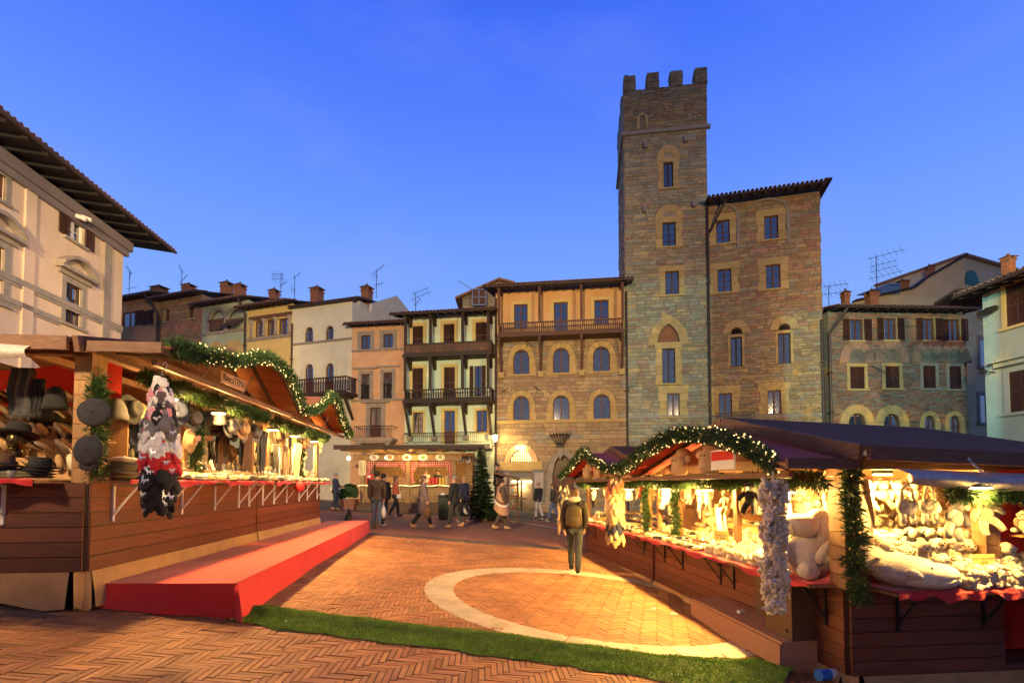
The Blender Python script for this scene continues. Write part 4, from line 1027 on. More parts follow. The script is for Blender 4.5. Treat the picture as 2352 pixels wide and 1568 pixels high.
# side of the tower that shows to the left: rubble, with its own jettied top
sd = thing('side_wall', None, None); sd.parent = F.o; sd.rotation_euler = (0, 0, rad(-90)); sd.location = (0, TD, 0)
class Sub: pass
S2 = Sub(); S2.o = sd
def side_stones(W_, z0, z1, pal, seed, n):
    rng = random.Random(seed); b = MB(); z = z0
    while z < z1 - .1:
        hh = min(rng.uniform(.16, .3), z1 - z); x = 0
        while x < W_ - .05:
            w = rng.uniform(.3, .7); w = W_ - x if W_ - x - w < .2 else w
            b.box(x + .012, x + w - .012, -rng.uniform(.02, .07), .02, z + .01, z + hh - .01, 0, pal(rng, x, z)); x += w
        z += hh
    b.build('stonework', stone_mat, sd, kind='stuff')
side_stones(TD, .3, zs - .1, pal_palazzo, 31, 0); side_stones(TD, zs + .1, zt, pal_top, 32, 0)
pipe(F, [(F.W - .05, -.14, zt_(F, 1627, 470)), (F.W - .05, -.14, 0)], .075)
for px, py in ((1482, 336), (1574, 322), (1480, 482), (1592, 470)):
    u, z = F.uz(px, py); b = MB(); b.box(u - .1, u + .1, -.3, .02, z - .22, z + .12); b.build('putlog_corbel', grey_stone, F.o)
# ------------------------------------------------------------------ palace to the right of the tower
F = Facade(1629, J[1627][1], 1887, J[1890][1], 700); F.root('brown_palace', 'tall brown rubble stone palace joined to the right of the tower', 'palace')
wr = [(1645, 506, 1676, 559), (1755, 496, 1787.5, 550), (1648, 618, 1680, 671), (1759, 608, 1792.5, 663)]
hs = [window(F, r, 'case', rows=4, sur=(.36, dressed)) for r in wr]
hs += [window(F, r, 'lattice', sur=(.12, dressed), sill=False, fm=dark_beam) for r in ((1678, 774, 1704.5, 841), (1787, 765, 1816, 834.5))]
hs += [window(F, r, 'none', arch='round', sur=(.45, dressed), sill=False) for r in ((1678, 752, 1704.5, 767), (1787, 743, 1816, 758))]
hs += [window(F, r, 'lattice', sur=(.4, dressed), sill=False) for r in ((1651, 903, 1681, 965), (1763, 896, 1794, 950.5))]
zt = zt_(F, 1760, 456); wall(F, 0, F.W, 0, zt, hs, mortar_wall, 10, rev=.3)
stonework(F, 0, F.W, .3, zt, hs, (.12, .24), (.24, .6), pal_palazzo, 300, seed=41, proud=.045)
for r in ((1636, 475, 1692, 525), (1714, 462, 1806, 512)):
    u0, u1, z0, z1 = F.rect(r); P = arch_pts(max(.05, u0), u1, z1 - .7, .7, 'round', 12); Q = arch_pts(max(.05, u0) - .05, u1 + .14, z1 - .7, .84, 'round', 12); b = MB()
    for i in range(12): b.prism([P[i], P[i + 1], Q[i + 1], Q[i]], 'y', -.1, .02)
    b.box(u1 - .02, u1 + .16, -.1, .02, z1 - 2.6, z1 - .71); b.build('blind_arch', grey_stone, F.o)
string(F, 0, F.W, zt_(F, 1760, 957), grey_stone, .12, .09)
rf = roof(F, 0, F.W, zt, ov=1.1, depth=6, pitch=.2, gutter=False, tip=.15)
# roof overhang round the free corner
b = MB(); b.prism([(F.W, zt + .02), (F.W + .35, zt - .0), (F.W + .35, zt + .1), (F.W, zt + .14)], 'y', -1.1, 6); b.build('verge', dark_beam, rf)
sd = thing('side_wall', None, None); sd.parent = F.o; sd.rotation_euler = (0, 0, rad(90)); sd.location = (F.W, 0, 0); side_stones(9.9, .3, zt, pal_palazzo, 33, 0)
pipe(F, [(.9, -1.0, zt - .2), (.1, -.13, zt - 1.6)], .06); pipe(F, [(F.W - .05, -.14, zt_(F, 1890, 735)), (F.W - .05, -.14, 0)], .075)
u0, u1, z0, z1 = F.rect((1628, 953, 1736, 968), -.6); ib = thing('iron_balcony', None, None); ib.parent = F.o; balustrade(F, ib, max(.2, u0), u1, -.6, z0, z1 + .15, 26, .02, black_metal, .04)
b = MB(); b.box(max(.1, u0), u1, -.65, -.01, z0 - .15, z0 - .005); b.build('slab', grey_stone, ib)
# ------------------------------------------------------------------ brick house with open shutters
Yp = J[1890][1]
F = Facade(1905, Yp + .2, 2222, Yp + .5, 850); F.root('shuttered_brick_house', 'broad brick and rubble house with open brown shutters and arched lower windows', 'house')
hs = [window(F, r, 'plain' if i in (0, 3) else 'case', rows=3, open_=(-1, 1), sur=(.02, dressed)) for i, r in enumerate(((1952, 733, 1982.5, 782), (2030, 731, 2059, 781), (2119, 731, 2146.5, 781), (2178, 733, 2205, 783)))]
hs += [window(F, r, 'shutter', sur=(.16, dressed if i < 2 else grey_stone)) for i, r in enumerate(((1952, 842, 1985.5, 893), (2033, 841, 2065.7, 891.6), (2120, 840, 2149, 892), (2180, 841, 2207.8, 893.7)))]
hs += [window(F, r, 'curtain', rows=2, arch='round', sur=(.5 if i < 2 else .25, dressed), sill=False) for i, r in enumerate(((1948.5, 949, 1989, 1000), (2029.4, 950, 2068, 1000), (2122.8, 954, 2148.6, 1005), (2181, 954, 2206, 1005)))]
zt = zt_(F, 2060, 717); wall(F, 0, F.W, 0, zt, hs, mortar_wall, 9, rev=.3)
for i in (4, 5, 6, 7):
    h = hs[i]; u0, u1 = h['u0'] - .1, h['u1'] + .1; z0 = h['z1'] + .2; P = arch_pts(u0, u1, z0, .75, 'round', 14); Q = arch_pts(u0 - .5, u1 + .5, z0, 1.25, 'round', 14)
    for k in range(14):
        v = MB(); t = R.uniform(.75, 1.1); v.tint = (.40 * t, .23 * t, .15 * t); v.prism([P[k], P[k + 1], Q[k + 1], Q[k]], 'y', -.05 - R.uniform(0, .012), .02); v.build('voussoir', stone_mat, F.o)
    hs.append(dict(u0=u0, u1=u1, z0=z0, z1=z0 + .75, pad=.45, rise=.75, arch='round'))
stonework(F, 0, F.W, 1.0, zt, hs, (.08, .17), (.2, .5), pal_blue, 300, seed=51, proud=.03)
roof(F, 0, F.W, zt, ov=.8, depth=5, pitch=.2, tip=.1)
pipe(F, [(.5, -.85, zt - .1), (-.05, -.14, zt - 1.3), (-.05, -.14, 0)], .075)
b = MB(); u, z = F.uz(2103, 1000); u2, z2 = F.uz(2118, 1010)
u, z = F.uz(2001, 857); b = MB(); b.bar((u, -.05, z + .4), (u + .45, -.5, z), .05); b.build('flag_bracket', black_metal, F.o)
chimney(F, (1935.5, 661, 1956.5, 702), 1.5); chimney(F, (1993, 659, 2025, 700), 1.8)
aerial(F, 2012, 2.4, 588, 664, ((.97, 1.9, 16, 6), (.72, 1.4, 15, 5), (.55, 1.4, 15, 5), (.36, 1.7, 15, 6), (.1, 1.3, 14, 0))); aerial(F, 1903, .6, 656, 702, ((.98, 1.2, 8, 5), (.6, 1.2, 8, 5)))
# ------------------------------------------------------------------ the taller block behind it
F = Facade(1955, 36, 2214, 36, 700); F.root('ochre_block', 'dull ochre block with green shuttered attic rising behind the brick house', 'house')
def pz(px, py): return F.uz(px, py)
poly = [(0, 0), (F.W, 0), pz(2214, 591), pz(2122, 643), pz(2095, 665), pz(1965, 692), pz(1955, 700)]
b = MB(); b.prism([(u, z) for u, z in poly], 'y', 0, 8); b.build('wall', pl_back, F.o)
ed = [pz(1960, 694), pz(2095, 664), pz(2122, 642), pz(2214, 589)]
b = MB()
for p, q in zip(ed, ed[1:]): b.bar((p[0], -.1, p[1] + .05), (q[0], -.1, q[1] + .05), .5, .12)
b.build('coping', dark_beam, F.o)
chimney(F, (2064, 637, 2094, 668), .4); chimney(F, (2129, 604, 2151, 634), .4)
b = MB(); p, q = pz(2063, 655), pz(1965, 680); b.prism([(q[0], q[1]), (p[0], q[1] + .1), (p[0], p[1]), (q[0] + 2.2, p[1])], 'y', -.15, -.05); b.build('skylight', glass, F.o)
b = MB(); b.bar((q[0], -.2, q[1]), (q[0] + 2.2, -.2, p[1]), .08); b.bar((q[0] + 2.2, -.2, p[1]), (p[0], -.2, p[1]), .08); b.build('skylight_frame', steel, F.o)
G = Facade(2214, 36, 2330, 38.5, 700); G.o = F.o
sw = thing('side_wing', None, None); sw.parent = F.o
ang = G.rz - F.rz; sw.location = (F.W, 0, 0); sw.rotation_euler = (0, 0, ang); G.o = sw; G.z0 = F.z0
hs = []
for r in ((2250, 680, 2261, 727), (2250, 780, 2262, 842), (2250, 908, 2263, 970)):
    u0, u1, z0, z1 = G.rect(r); b = MB(); b.box(u0, u1, -.02, .05, z0, z1, 0); b.box(u0 - .3, u0, -.06, .05, z0 - .15, z1 + .15, 1); b.box(u1, u1 + .3, -.06, .05, z0 - .15, z1 + .15, 1); b.box(u0 - .3, u1 + .3, -.07, .05, z1 + .001, z1 + .25, 1); b.box(u0 - .4, u1 + .4, -.15, .05, z0 - .2, z0 - .001, 1); b.build('window', [glass, grey_stone], sw)
b = MB(); b.box(0, G.W, 0.001, 6, 0, G.uz(2214, 591)[1]); b.build('wall', pl_back, sw)
b = MB(); b.box(-.2, G.W, -.3, 6, G.uz(2214, 591)[1] + .002, G.uz(2214, 591)[1] + .15); b.build('coping', tile_mat, sw)
u0, u1, z0, z1 = G.rect((2216, 622, 2246, 656)); P = arch_pts(u0, u1, z1 - .7, .7, 'round', 10); b = MB(); b.prism([(u0, z0)] + P + [(u1, z0)], 'y', -.06, .04); b.build('arched_shutter', shutter_green, sw)
# ------------------------------------------------------------------ aqua house, right edge
q1 = (2262 - CX) / FPX
Yc = 20.0; Xc = q1 * Yc; Y2 = 11.0; X2 = Xc + .09 * (Yc - Y2)
F = Facade(2262, Yc, CX + X2 / Y2 * FPX, Y2, 850); F.root('aqua_house', 'pale aqua plastered house at the edge of the square with brown shutters', 'house')
hs = [window(F, (2311, 648, 2362, 746), 'shutter', sur=(.16, pl_yellow)), window(F, (2319, 850, 2372, 945), 'shutter', sur=(.18, pl_right))]
hs += [window(F, (2420, 600, 2490, 720), 'shutter', sur=(.16, pl_yellow)), window(F, (2430, 830, 2500, 930), 'shutter', sur=(.18, pl_right))]
zt = zt_(F, 2262, 674); wall(F, 0, F.W, 0, zt, hs, pl_right, 9)
b = MB(); h = hs[1]; b.box(h['u0'] - .5, h['u1'] + .5, -.35, .02, h['z1'] + .42, h['z1'] + .52); b.box(h['u0'] - .4, h['u1'] + .4, -.2, .02, h['z1'] + .25, h['z1'] + .418); b.build('cornice', pl_right, F.o)
rf = roof(F, 0, F.W, zt, ov=1.1, depth=5, pitch=.25, tip=.1); b = MB(); b.prism([(0, zt + .1), (-1.0, zt - .12), (-1.0, zt - .02), (0, zt + .22)], 'y', -1.1, 6); b.build('verge', dark_beam, rf)
chimney(F, (2293, 583, 2324, 616), 1.0)
for px, py in ((2275, 715), (2400 / 1.047, 707)):
    u, z = F.uz(px, py); b = MB(); b.tube([(u, -.1, z), (u, -.5, z - .12)], .11, 8); b.bar((u, 0, z), (u, -.2, z), .04); b.build('wall_spotlight', black_metal, F.o)
u, z = F.uz(2287, 855); b = MB(); b.tube([(u, 0, z), (u - .1, -.4, z + .05)], .02, 5); b.box(u - .2, u - .02, -.5, -.35, z - .04, z + .1); b.build('camera', black_metal, F.o)
# ------------------------------------------------------------------ big pale palace, left edge
Yc = 22.0; Xc = (280 - CX) / FPX * Yc; Y2 = 9.0; X2 = Xc + .102 * (Yc - Y2)
F = Facade(CX + X2 / Y2 * FPX, Y2, 280, Yc, 700); F.root('pink_palace', 'big pinkish cream palace with deep dark eaves and pedimented windows', 'palace')
hs = [window(F, (154, 506, 192, 556), 'case', rows=2, fm=frame_white, sur=(.14, grey_stone), open_=(-1, 1)), window(F, (-26, 395, 13, 455), 'case', rows=2, sur=(.14, grey_stone)),
      window(F, (149.5, 655, 187, 748), 'case', rows=3, fm=dark_beam, sur=(.22, grey_stone)), window(F, (-38, 560, 8, 690), 'case', rows=3, fm=dark_beam, sur=(.22, grey_stone))]
zt = zt_(F, 282, 549); wall(F, 0, F.W, 0, zt, hs, pl_palace, 9)
for h in hs[2:]:
    c = (h['u0'] + h['u1']) / 2; hw = (h['u1'] - h['u0']) / 2 + .5; z = h['z1'] + .38
    pd = thing('pediment', None, None); pd.parent = F.o
    P = [(c + hw * t, z + .14 + .42 * (1 - t * t)) for t in [i / 6 - 1 for i in range(13)]]
    b = MB(); b.box(c - hw * 1.05, c + hw * 1.05, -.3, .02, z, z + .12); b.build('cornice', grey_stone, pd)
    b = MB()
    for p, q in zip(P, P[1:]): b.prism([p, q, (q[0], q[1] + .13), (p[0], p[1] + .13)], 'y', -.32, .02)
    b.build('hood', grey_stone, pd); b = MB(); b.box(c - hw * .9, c + hw * .9, -.1, .02, h['z1'] + .23, z - .002); b.build('frieze', grey_stone, pd)
ztop = zt
for z in (zt_(F, 282, 762),): string(F, 0, F.W, z, grey_stone, .2, .08)
zq = hs[2]['z0'] - .12; string(F, 0, hs[2]['u0'] - .3, zq, grey_stone, .18, .07)
for px in (62, 244):
    u = F.uz(px, 650)[0]; b = MB(); b.box(u - .22, u + .22, -.07, .02, 0, ztop - .5); b.build('pilaster', pl_palace if px < 100 else grey_stone, F.o)
b = MB(); b.box(0, F.W + .25, -.25, .02, ztop - .45, ztop - .05); b.box(0, F.W + .15, -.15, .02, ztop - .7, ztop - .452); b.build('cornice', simple('blue_grey_cornice', (.20, .17, .19), .8), F.o)
rf = roof(F, 0, F.W, ztop, ov=1.55, depth=6, pitch=.12, raft=.75, tip=1.0, um=eave_shade)
for px, py in ((178, 500), (190, 502)):
    u, z = F.uz(px, py - 5, -.3); b = MB(); b.tube([(u, -.25, z), (u + .1, -.55, z - .1)], .08, 8); b.build('wall_spotlight', white_metal, F.o)
# ------------------------------------------------------------------ street lantern on the stone palace
q = at(1137, 1004, 30.9); ln = thing('street_lantern', 'lit iron wall lantern on a tall pole between the mint and stone houses', 'street lamp', q)
b = MB(); b.lathe([(.09, -.25), (.17, .12), (.17, .13)], n=6); b.build('glass', lampglow, ln)
b = MB(); b.lathe([(.2, .13), (.05, .3), (.02, .42)], n=6); b.tube([(0, 0, .4), (0, .25, 1.0), (0, .45, 1.1)], .025, 6); b.tube([(0, .5, -3.2), (0, .5, 2.4)], .05, 8); b.build('bracket', black_metal, ln)
lamp('lantern_light', 'POINT', q + Vector((0, -.35, -.05)), GOLD, 160, shadow_soft_size=.12)
q = at(801, 1052, 30.5)
b = MB(); b.ball((0, 0, 0), .12, 8, 6); o = b.build('wall_lamp', lampglow, loc=q, label='small lit round wall lamp by the old doorway behind the food hut', cat='lamp'); lamp('wall_lamp_light', 'POINT', q + Vector((0, -.3, -.1)), GOLD, 60, shadow_soft_size=.1)
# ------------------------------------------------------------------ market stalls
class Stall:
    def __init__(s, ox, oy, slope_, sg, zb, zc, ze, zr, y1, D, ov, name_label):
        s.o2 = Vector((ox, oy)); s.rz = math.atan(-slope_) * -1; s.rz = math.atan2(slope_, 1.0)
        s.sg = sg; s.zb, s.zc, s.ze, s.zr, s.y1, s.D, s.ov = zb, zc, ze, zr, y1, D, ov
        s.o = thing('market_stall', name_label, 'market stall', (ox, oy, 0), s.rz, 'wooden market stalls lining the lane')
        s.c, s.s = math.cos(s.rz), math.sin(s.rz)
    def w(s, x, y, z):
        """place X into the stall from the lane face, Y along the lane, Z height -> world"""
        x *= s.sg; return Vector((s.o2.x + x * s.c - y * s.s, s.o2.y + x * s.s + y * s.c, z))
    def on(s, px, py, x):
        """world point seen at a pixel on the vertical plane X into the stall"""
        d = ray(px, py); n = Vector((s.c, s.s)); p0 = s.o2 + n * (x * s.sg); k = p0.dot(n) / (d.x * n.x + d.y * n.y)
        return Vector((d.x * k, d.y * k, H + d.z * k))
    def loc(s, p):
        v = Vector((p.x, p.y)) - s.o2; return (v.x * s.c + v.y * s.s) * s.sg, -v.x * s.s + v.y * s.c, p.z
    def box(s, b, x0, x1, *a, **k):
        x0, x1 = sorted((x0 * s.sg, x1 * s.sg)); return b.box(x0, x1, *a, **k)
def build_stall(S, side_len, wood, bracket_m, posts, roofm, canopy_top, tilt=0.0, near=True, gz0=None):
    zb, zc, ze, zr, y1, D, ov = S.zb, S.zc, S.ze, S.zr, S.y1, S.D, S.ov; o = S.o; ph = (zc - .03 - zb) / 6
    rng = random.Random(int(y1 * 100) + int(S.o2.x * 10))
    for i in range(6):
        b = MB(); e = rng.uniform(0, .004); S.box(b, -.022 - e, 0.0, .02, y1 - .02, zb + i * ph + .004, zb + (i + 1) * ph - .004); b.build('plank', stall_wood, o)
        if near:
            b = MB(); S.box(b, .02, side_len, -.022 - e, 0, zb + i * ph + .004, zb + (i + 1) * ph - .004); b.build('plank', wood, o)
    b = MB(); S.box(b, .005, .03, .005, y1 - .005, zb, zc - .04)
    if near: S.box(b, .03, side_len - .01, .005, .03, zb, zc - .04)
    S.box(b, .03, D, .03, y1, zb + .02, zb + .06); b.build('carcass', dark_beam, o)
    # counter boards
    b = MB(); S.box(b, -.30, .75, .12, y1 - .02, zc - .035, zc - .005)
    if near: S.box(b, .22, side_len + .1, -.34, .118, zc - .035, zc - .005)
    b.build('counter', pine_wood, o)
    # red cloth: flat on the counter with an uneven drop over its edge
    def cloth(fn, n, name='red_cloth'):
        c = MB(); c.grid(fn, n, 6); q = c.build(name, red_cloth, o, smooth=True); return q
    ph_ = rng.uniform(0, 6)
    def fl(u, v):
        y = lerp(.12, y1 - .03, u); drop = .05 + .022 * math.sin(u * 17 + ph_) + .02 * math.sin(u * 41 + ph_)
        if v < .5: return (lerp(.75, -.315, v * 2) * S.sg, y, zc + .004)
        k = (v - .5) * 2; return ((-.318 - .012 * math.sin(u * 60) * k) * S.sg, y, zc + .004 - drop * k)
    cloth(fl, 90)
    if near:
        def fs(u, v):
            x = lerp(.22, side_len + .1, u); drop = .07 + .05 * math.sin(u * 9 + ph_) * math.sin(u * 23)
            if v < .5: return (x * S.sg, lerp(.118, -.355, v * 2), zc + .0065)
            k = (v - .5) * 2; return (x * S.sg, -.358 - .012 * math.sin(u * 50) * k, zc + .0065 - drop * k)
        cloth(fs, 50)
    # folding brackets under the counter
    for i, (yy, side) in enumerate([(t, 0) for t in posts['br']] + [(t, 1) for t in posts.get('brs', ())]):
        b = MB()
        P = (lambda a, z: (a * S.sg, yy, z)) if side == 0 else (lambda a, z: (yy * S.sg, a, z))
        b.bar(P(-.035, zc - .05), P(-.035, zc - .43), .022, .03); b.bar(P(-.03, zc - .055), P(-.29, zc - .055), .02, .018); b.bar(P(-.045, zc - .36), P(-.27, zc - .065), .024, .014)
        b.build('bracket', bracket_m, o)
    # posts: clad corner posts and plain inner posts
    def clad(x0, x1, ya, yb, name='corner_post'):
        p = thing(name, None, None); p.parent = o; z = zc - .03; k = 0
        while z < ze - .05:
            zt2 = min(z + ph, ze); b = MB(); S.box(b, x0, x1, ya, yb, z + .003, zt2 - .003); b.build('board', pine_wood, p); z = zt2
    if near: clad(-.02, .14, -.02, .02); clad(-.018, .022, .021, .2); clad(side_len - .16, side_len, -.018, .13)
    for yy in posts['in']:
        b = MB(); S.box(b, .02, .10, yy, yy + .08, zc, ze + .05); b.build('post', pine_wood, o)
    b = MB(); S.box(b, .02, .10, y1 - .12, y1 - .03, zb, ze + .05); b.build('post', pine_wood, o)
    # back wall and shelves
    kb = 9
    for i in range(kb):
        b = MB(); za, zt2 = lerp(zb, ze + .1, i / kb), lerp(zb, ze + .1, (i + 1) / kb); S.box(b, D, D + .03, .0, y1, za + .003, zt2 - .003); b.build('back_board', soffit_wood, o)
    for z in posts['shelf']:
        b = MB(); S.box(b, D - .34, D - .002, .1, y1 - .1, z, z + .025); b.build('shelf', soffit_wood, o)
    # beams
    b = MB(); S.box(b, -.02, .1, -.1, y1, ze - .02, ze + .1); b.build('tie_beam', fascia_wood, o)
    if near:
        b = MB(); S.box(b, .101, D, -.06, .04, ze - .05, ze + .08); b.build('tie_beam', fascia_wood, o)
    for x in (.9, 1.8):
        b = MB(); S.box(b, x, x + .07, 0, y1, ze + .04, ze + .12); b.build('cross_beam', fascia_wood, o)
    # gable roof, ridge running into the stall
    ym = posts.get('ym', y1 / 2); y00 = -.28 if near else -.02; h = zr - ze
    def slab(name, x0, x1, ya, za, yb, zb2, th, m, mats=None):
        b = MB(); pr = [(ya, za), (yb, zb2), (yb, zb2 + th), (ya, za + th)]
        X0, X1 = sorted((x0 * S.sg, x1 * S.sg)); vs = []
        for X in (X0, X1):
            t = -tilt * max(0, abs(X)); vs += [(X, p[0], p[1] + t) for p in pr]
        b.add(vs, ((0, 1, 2, 3), (7, 6, 5, 4), (0, 4, 5, 1), (1, 5, 6, 2), (2, 6, 7, 3), (3, 7, 4, 0)), 0)
        me_m = m if isinstance(m, list) else [m]
        q = b.build(name, me_m, o)
        if len(me_m) > 1:
            for pl in q.data.polygons:
                if pl.index in (2, 4): pl.material_index = 1
        return q
    yn = -.28 if near else 0
    fz = posts.get('fz', .03); slab('roof_panel', 0.0, D + .4, y00, ze + fz, ym, zr + .12, .045, [soffit_wood, roofm]); slab('roof_panel', 0.0, D + .4, ym + .001, zr + .12, y1 + .03, ze + .09, .045, [soffit_wood, roofm])
    slab('canopy_panel', -.02, -ov, y00 + .12, ze + .0, ym, zr - .03, .03, [soffit_wood, canopy_top]); slab('canopy_panel', -.02, -ov, ym + .001, zr - .03, y1 + .02, ze + .0, .03, [soffit_wood, canopy_top])
    # barge boards along the gable, rafters under the canopy
    for (ya, za, yb, zb2) in ((y00, ze + fz, ym, zr + .11), (ym, zr + .11, y1 + .03, ze + .08)):
        b = MB(); b.bar((-.05 * S.sg, ya, za - .02), (-.05 * S.sg, yb, zb2 - .02), .05, .15); b.build('barge_board', fascia_wood, o)
    for (ya, za, yb, zb2) in ((y00 + .12, ze - .015, ym, zr - .045), (ym, zr - .045, y1, ze - .015)):
        for x in (-ov + .03, -ov * .45):
            b = MB(); b.bar((x * S.sg, ya, za - .02), (x * S.sg, yb, zb2 - .02), .04, .06); b.build('canopy_rafter', dark_beam, o)
    b = MB(); S.box(b, -ov * .8, -ov * .8 + .05, .0, y1 - .04, ze - .13, ze - .07); b.build('canopy_tie', fascia_wood, o)
    b = MB(); b.prism([(0, ze + .1), (y1, ze + .1), (ym, zr + .1)], 'x', .03 * S.sg, .06 * S.sg); b.build('gable_board', fascia_wood, o)
    if near:
        X0, X1 = sorted((0.0, (D + .4) * S.sg)); b = MB()
        b.add([(x, y, z - tilt * abs(x)) for x in (X0, X1) for (y, z) in ((y00 - .05, ze + fz - .09), (y00 - .01, ze + fz - .09), (y00 - .01, ze + fz + .04), (y00 - .05, ze + fz + .04))],
              ((0, 1, 2, 3), (7, 6, 5, 4), (0, 4, 5, 1), (1, 5, 6, 2), (2, 6, 7, 3), (3, 7, 4, 0))); b.build('fascia', fascia_wood, o)
        X0, X1 = sorted((-.001 * S.sg, -ov * S.sg)); b = MB(); b.box(X0, X1, y00 + .07, y00 + .11, ze - .05, ze + .05); b.build('fascia', fascia_wood, o)
    # burlap skirt hanging to the ground
    def skirt(P0, P1, n, nrm, base):
        b = MB()
        def f(u, v):
            p = P0.lerp(P1, u); k = 1 - v; q = .03 + .05 * k * (.5 + .5 * math.sin(u * 13 + base)) + .02 * math.sin(u * 47) * k
            g = gz(*S.w(p.x * 1, p.y, 0).xy) + .015 + .02 * math.sin(u * 31 + base)
            return ((p.x + nrm[0] * q) * S.sg, p.y + nrm[1] * q, lerp(min(g, zb - .05), zb - .0, v))
        b.grid(f, n, 8); b.build('burlap_skirt', burlap, o, smooth=True)
    skirt(Vector((-.0, .05)), Vector((-.0, y1)), 70, (-1, 0), 1.0)
    if near: skirt(Vector((.12, .0)), Vector((side_len + .6, .0)), 40, (0, -1), 2.0); skirt(Vector((0, .08)), Vector((.11, 0)), 6, (-.7, -.7), .5)
zbL, zcL = at(203, 1312, 5.0).z, at(203, 1101, 5.0).z
zeL = at(383, 806, 5.0).z; zrL = at(600, 838, 8.0).z + .06
SL = .094
LA = Stall(-4.14, 5.0, SL, -1, zbL, zcL, zeL, zrL, 4.05, 2.6, .76, 'brown plank stall with hats and a big bunch of mittens at its corner')
build_stall(LA, 2.6, stall_wood_x, white_metal, dict(br=(.32, 1.25, 1.62, 2.5, 3.3, 3.7), fz=.02, brs=(.72,), shelf=(zcL + .45, zcL + .8), ym=2.9, **{'in': (1.75,)}), tarp_brown, tarp_brown)
p = LA.w(0, 4.05, 0)
LB = Stall(p.x, p.y, SL, -1, zbL, zcL, zeL - .02, zrL - .02, 4.0, 2.6, .76, 'brown plank stall with white scarves at the far end of the platform')
build_stall(LB, 2.6, stall_wood_x, white_metal, dict(br=(.25, .8, 1.5, 2.3, 2.9, 3.7), shelf=(zcL + .45, zcL + .8), ym=2.1, **{'in': (.55, 2.2)}), tarp_brown, tarp_brown, near=False)
zbR, zcR = at(1937, 1551, 5.0).z, at(1937, 1346, 5.0).z
zeR = at(1770, 1066, 5.0).z; zrR = at(1555, 985, 7.15).z
RA = Stall(3.24, 5.0, .103, 1, zbR, zcR, zeR, zrR, 4.86, 2.6, .72, 'bright plank stall crammed with cream plush sheep')
build_stall(RA, 1.66, stall_wood_x, black_metal, dict(br=(.25, 2.0, 2.35, 3.6, 4.35), fz=.12, brs=(.5, 1.42), shelf=(zcR + .42, zcR + .78), ym=2.2, **{'in': (2.0, 3.85)}), tarp_brown, red_felt, tilt=.035)
RB = Stall(2.737, 9.88, .168, 1, zbR, zcR, zeR - .02, zrR - .05, 4.3, 2.6, .70, 'plank stall with slippers beyond the plush sheep stall')
build_stall(RB, 1.55, stall_wood_x, black_metal, dict(br=(.4, 2.0, 3.4), shelf=(zcR + .42,), ym=2.15, **{'in': (.3, 2.2)}), tarp_brown, red_felt, near=False)
# side doorway and red felt backing of the plush stall
b = MB(); b.box(2.0, 4.6, .40, .44, zbR, zeR + .05); b.build('felt_wall', red_felt, RA.o)
b = MB(); b.box(1.56, 4.2, .0, 1.3, zbR - .02, zbR + .05); b.build('threshold', stall_wood_x, RA.o)
b = MB(); b.box(1.60, 1.68, .25, .33, zbR + .05, zcR - .04); b.build('post', pine_wood, RA.o)
b = MB(); b.grid(lambda u, v: (lerp(1.72, 3.4, u), -.30 + .02 * math.sin(u * 9), lerp(zcR - .45 * (1 + .3 * math.sin(u * 5)), zcR + .0, v)), 20, 4); b.build('felt_drape', red_felt, RA.o, smooth=True)
b = MB(); b.grid(lambda u, v: (-lerp(.45, 2.4, u), 1.17 - .03 * math.sin(u * 9), lerp(zcL + .95, zeL + .2, v) - .25 * u), 10, 4); b.build('felt_drape', red_felt, LA.o, smooth=True)
for i in range(7):
    z = lerp(zcL - .3, zeL + .05, i / 7); b = MB(); b.box(-2.58, -1.0, 4.0, 4.03, z, z + (zeL + .35 - zcL) / 7 - .006); b.build('partition_board', soffit_wood, LA.o)
# rolled plaid rain flap under the near eaves
b = MB(); b.grid(lambda u, v: (lerp(.28, 2.4, u), -.30 - .16 * math.sin(v * 2.6) - .04 * math.sin(u * 12 + v), lerp(zeR - .05, zeR - .19 - .03 * math.sin(u * 4), v) - .035 * u * 2), 36, 6); b.build('plaid_flap', plaid, RA.o, smooth=True)
b = MB(); b.grid(lambda u, v: (-lerp(.3, 2.4, u), -.28 - .10 * math.sin(v * 2.6) - .03 * math.sin(u * 10 + v), lerp(zeL - .02, zeL - .16 - .03 * math.sin(u * 5), v)), 36, 6); b.build('plaid_flap', plaid, LA.o, smooth=True)
for S, xs in ((RA, (.55,)), ):
    p0, p1 = S.on(2180, 1040, .8), None
# chains of the canopy
def chain_links(name, a, c, par, n=14):
    b = MB()
    for i in range(n):
        p = a.lerp(c, i / n); q = a.lerp(c, (i + .8) / n); p.z -= .05 * math.sin(math.pi * i / n); q.z -= .05 * math.sin(math.pi * (i + .8) / n); b.bar(p, q, .012, .012 if i % 2 else .018)
    return b.build(name, steel, par)
chain_links('chain', Vector((.95, -.36, zeR + .05)), Vector((1.25, -.44, zeR - .17)), RA.o)
for S in (LA, LB):
    for y in (.9, 2.0): chain_links('chain', Vector((.72, y, S.ze + .18)), Vector((.55, y, S.ze - .1)), S.o, 10)
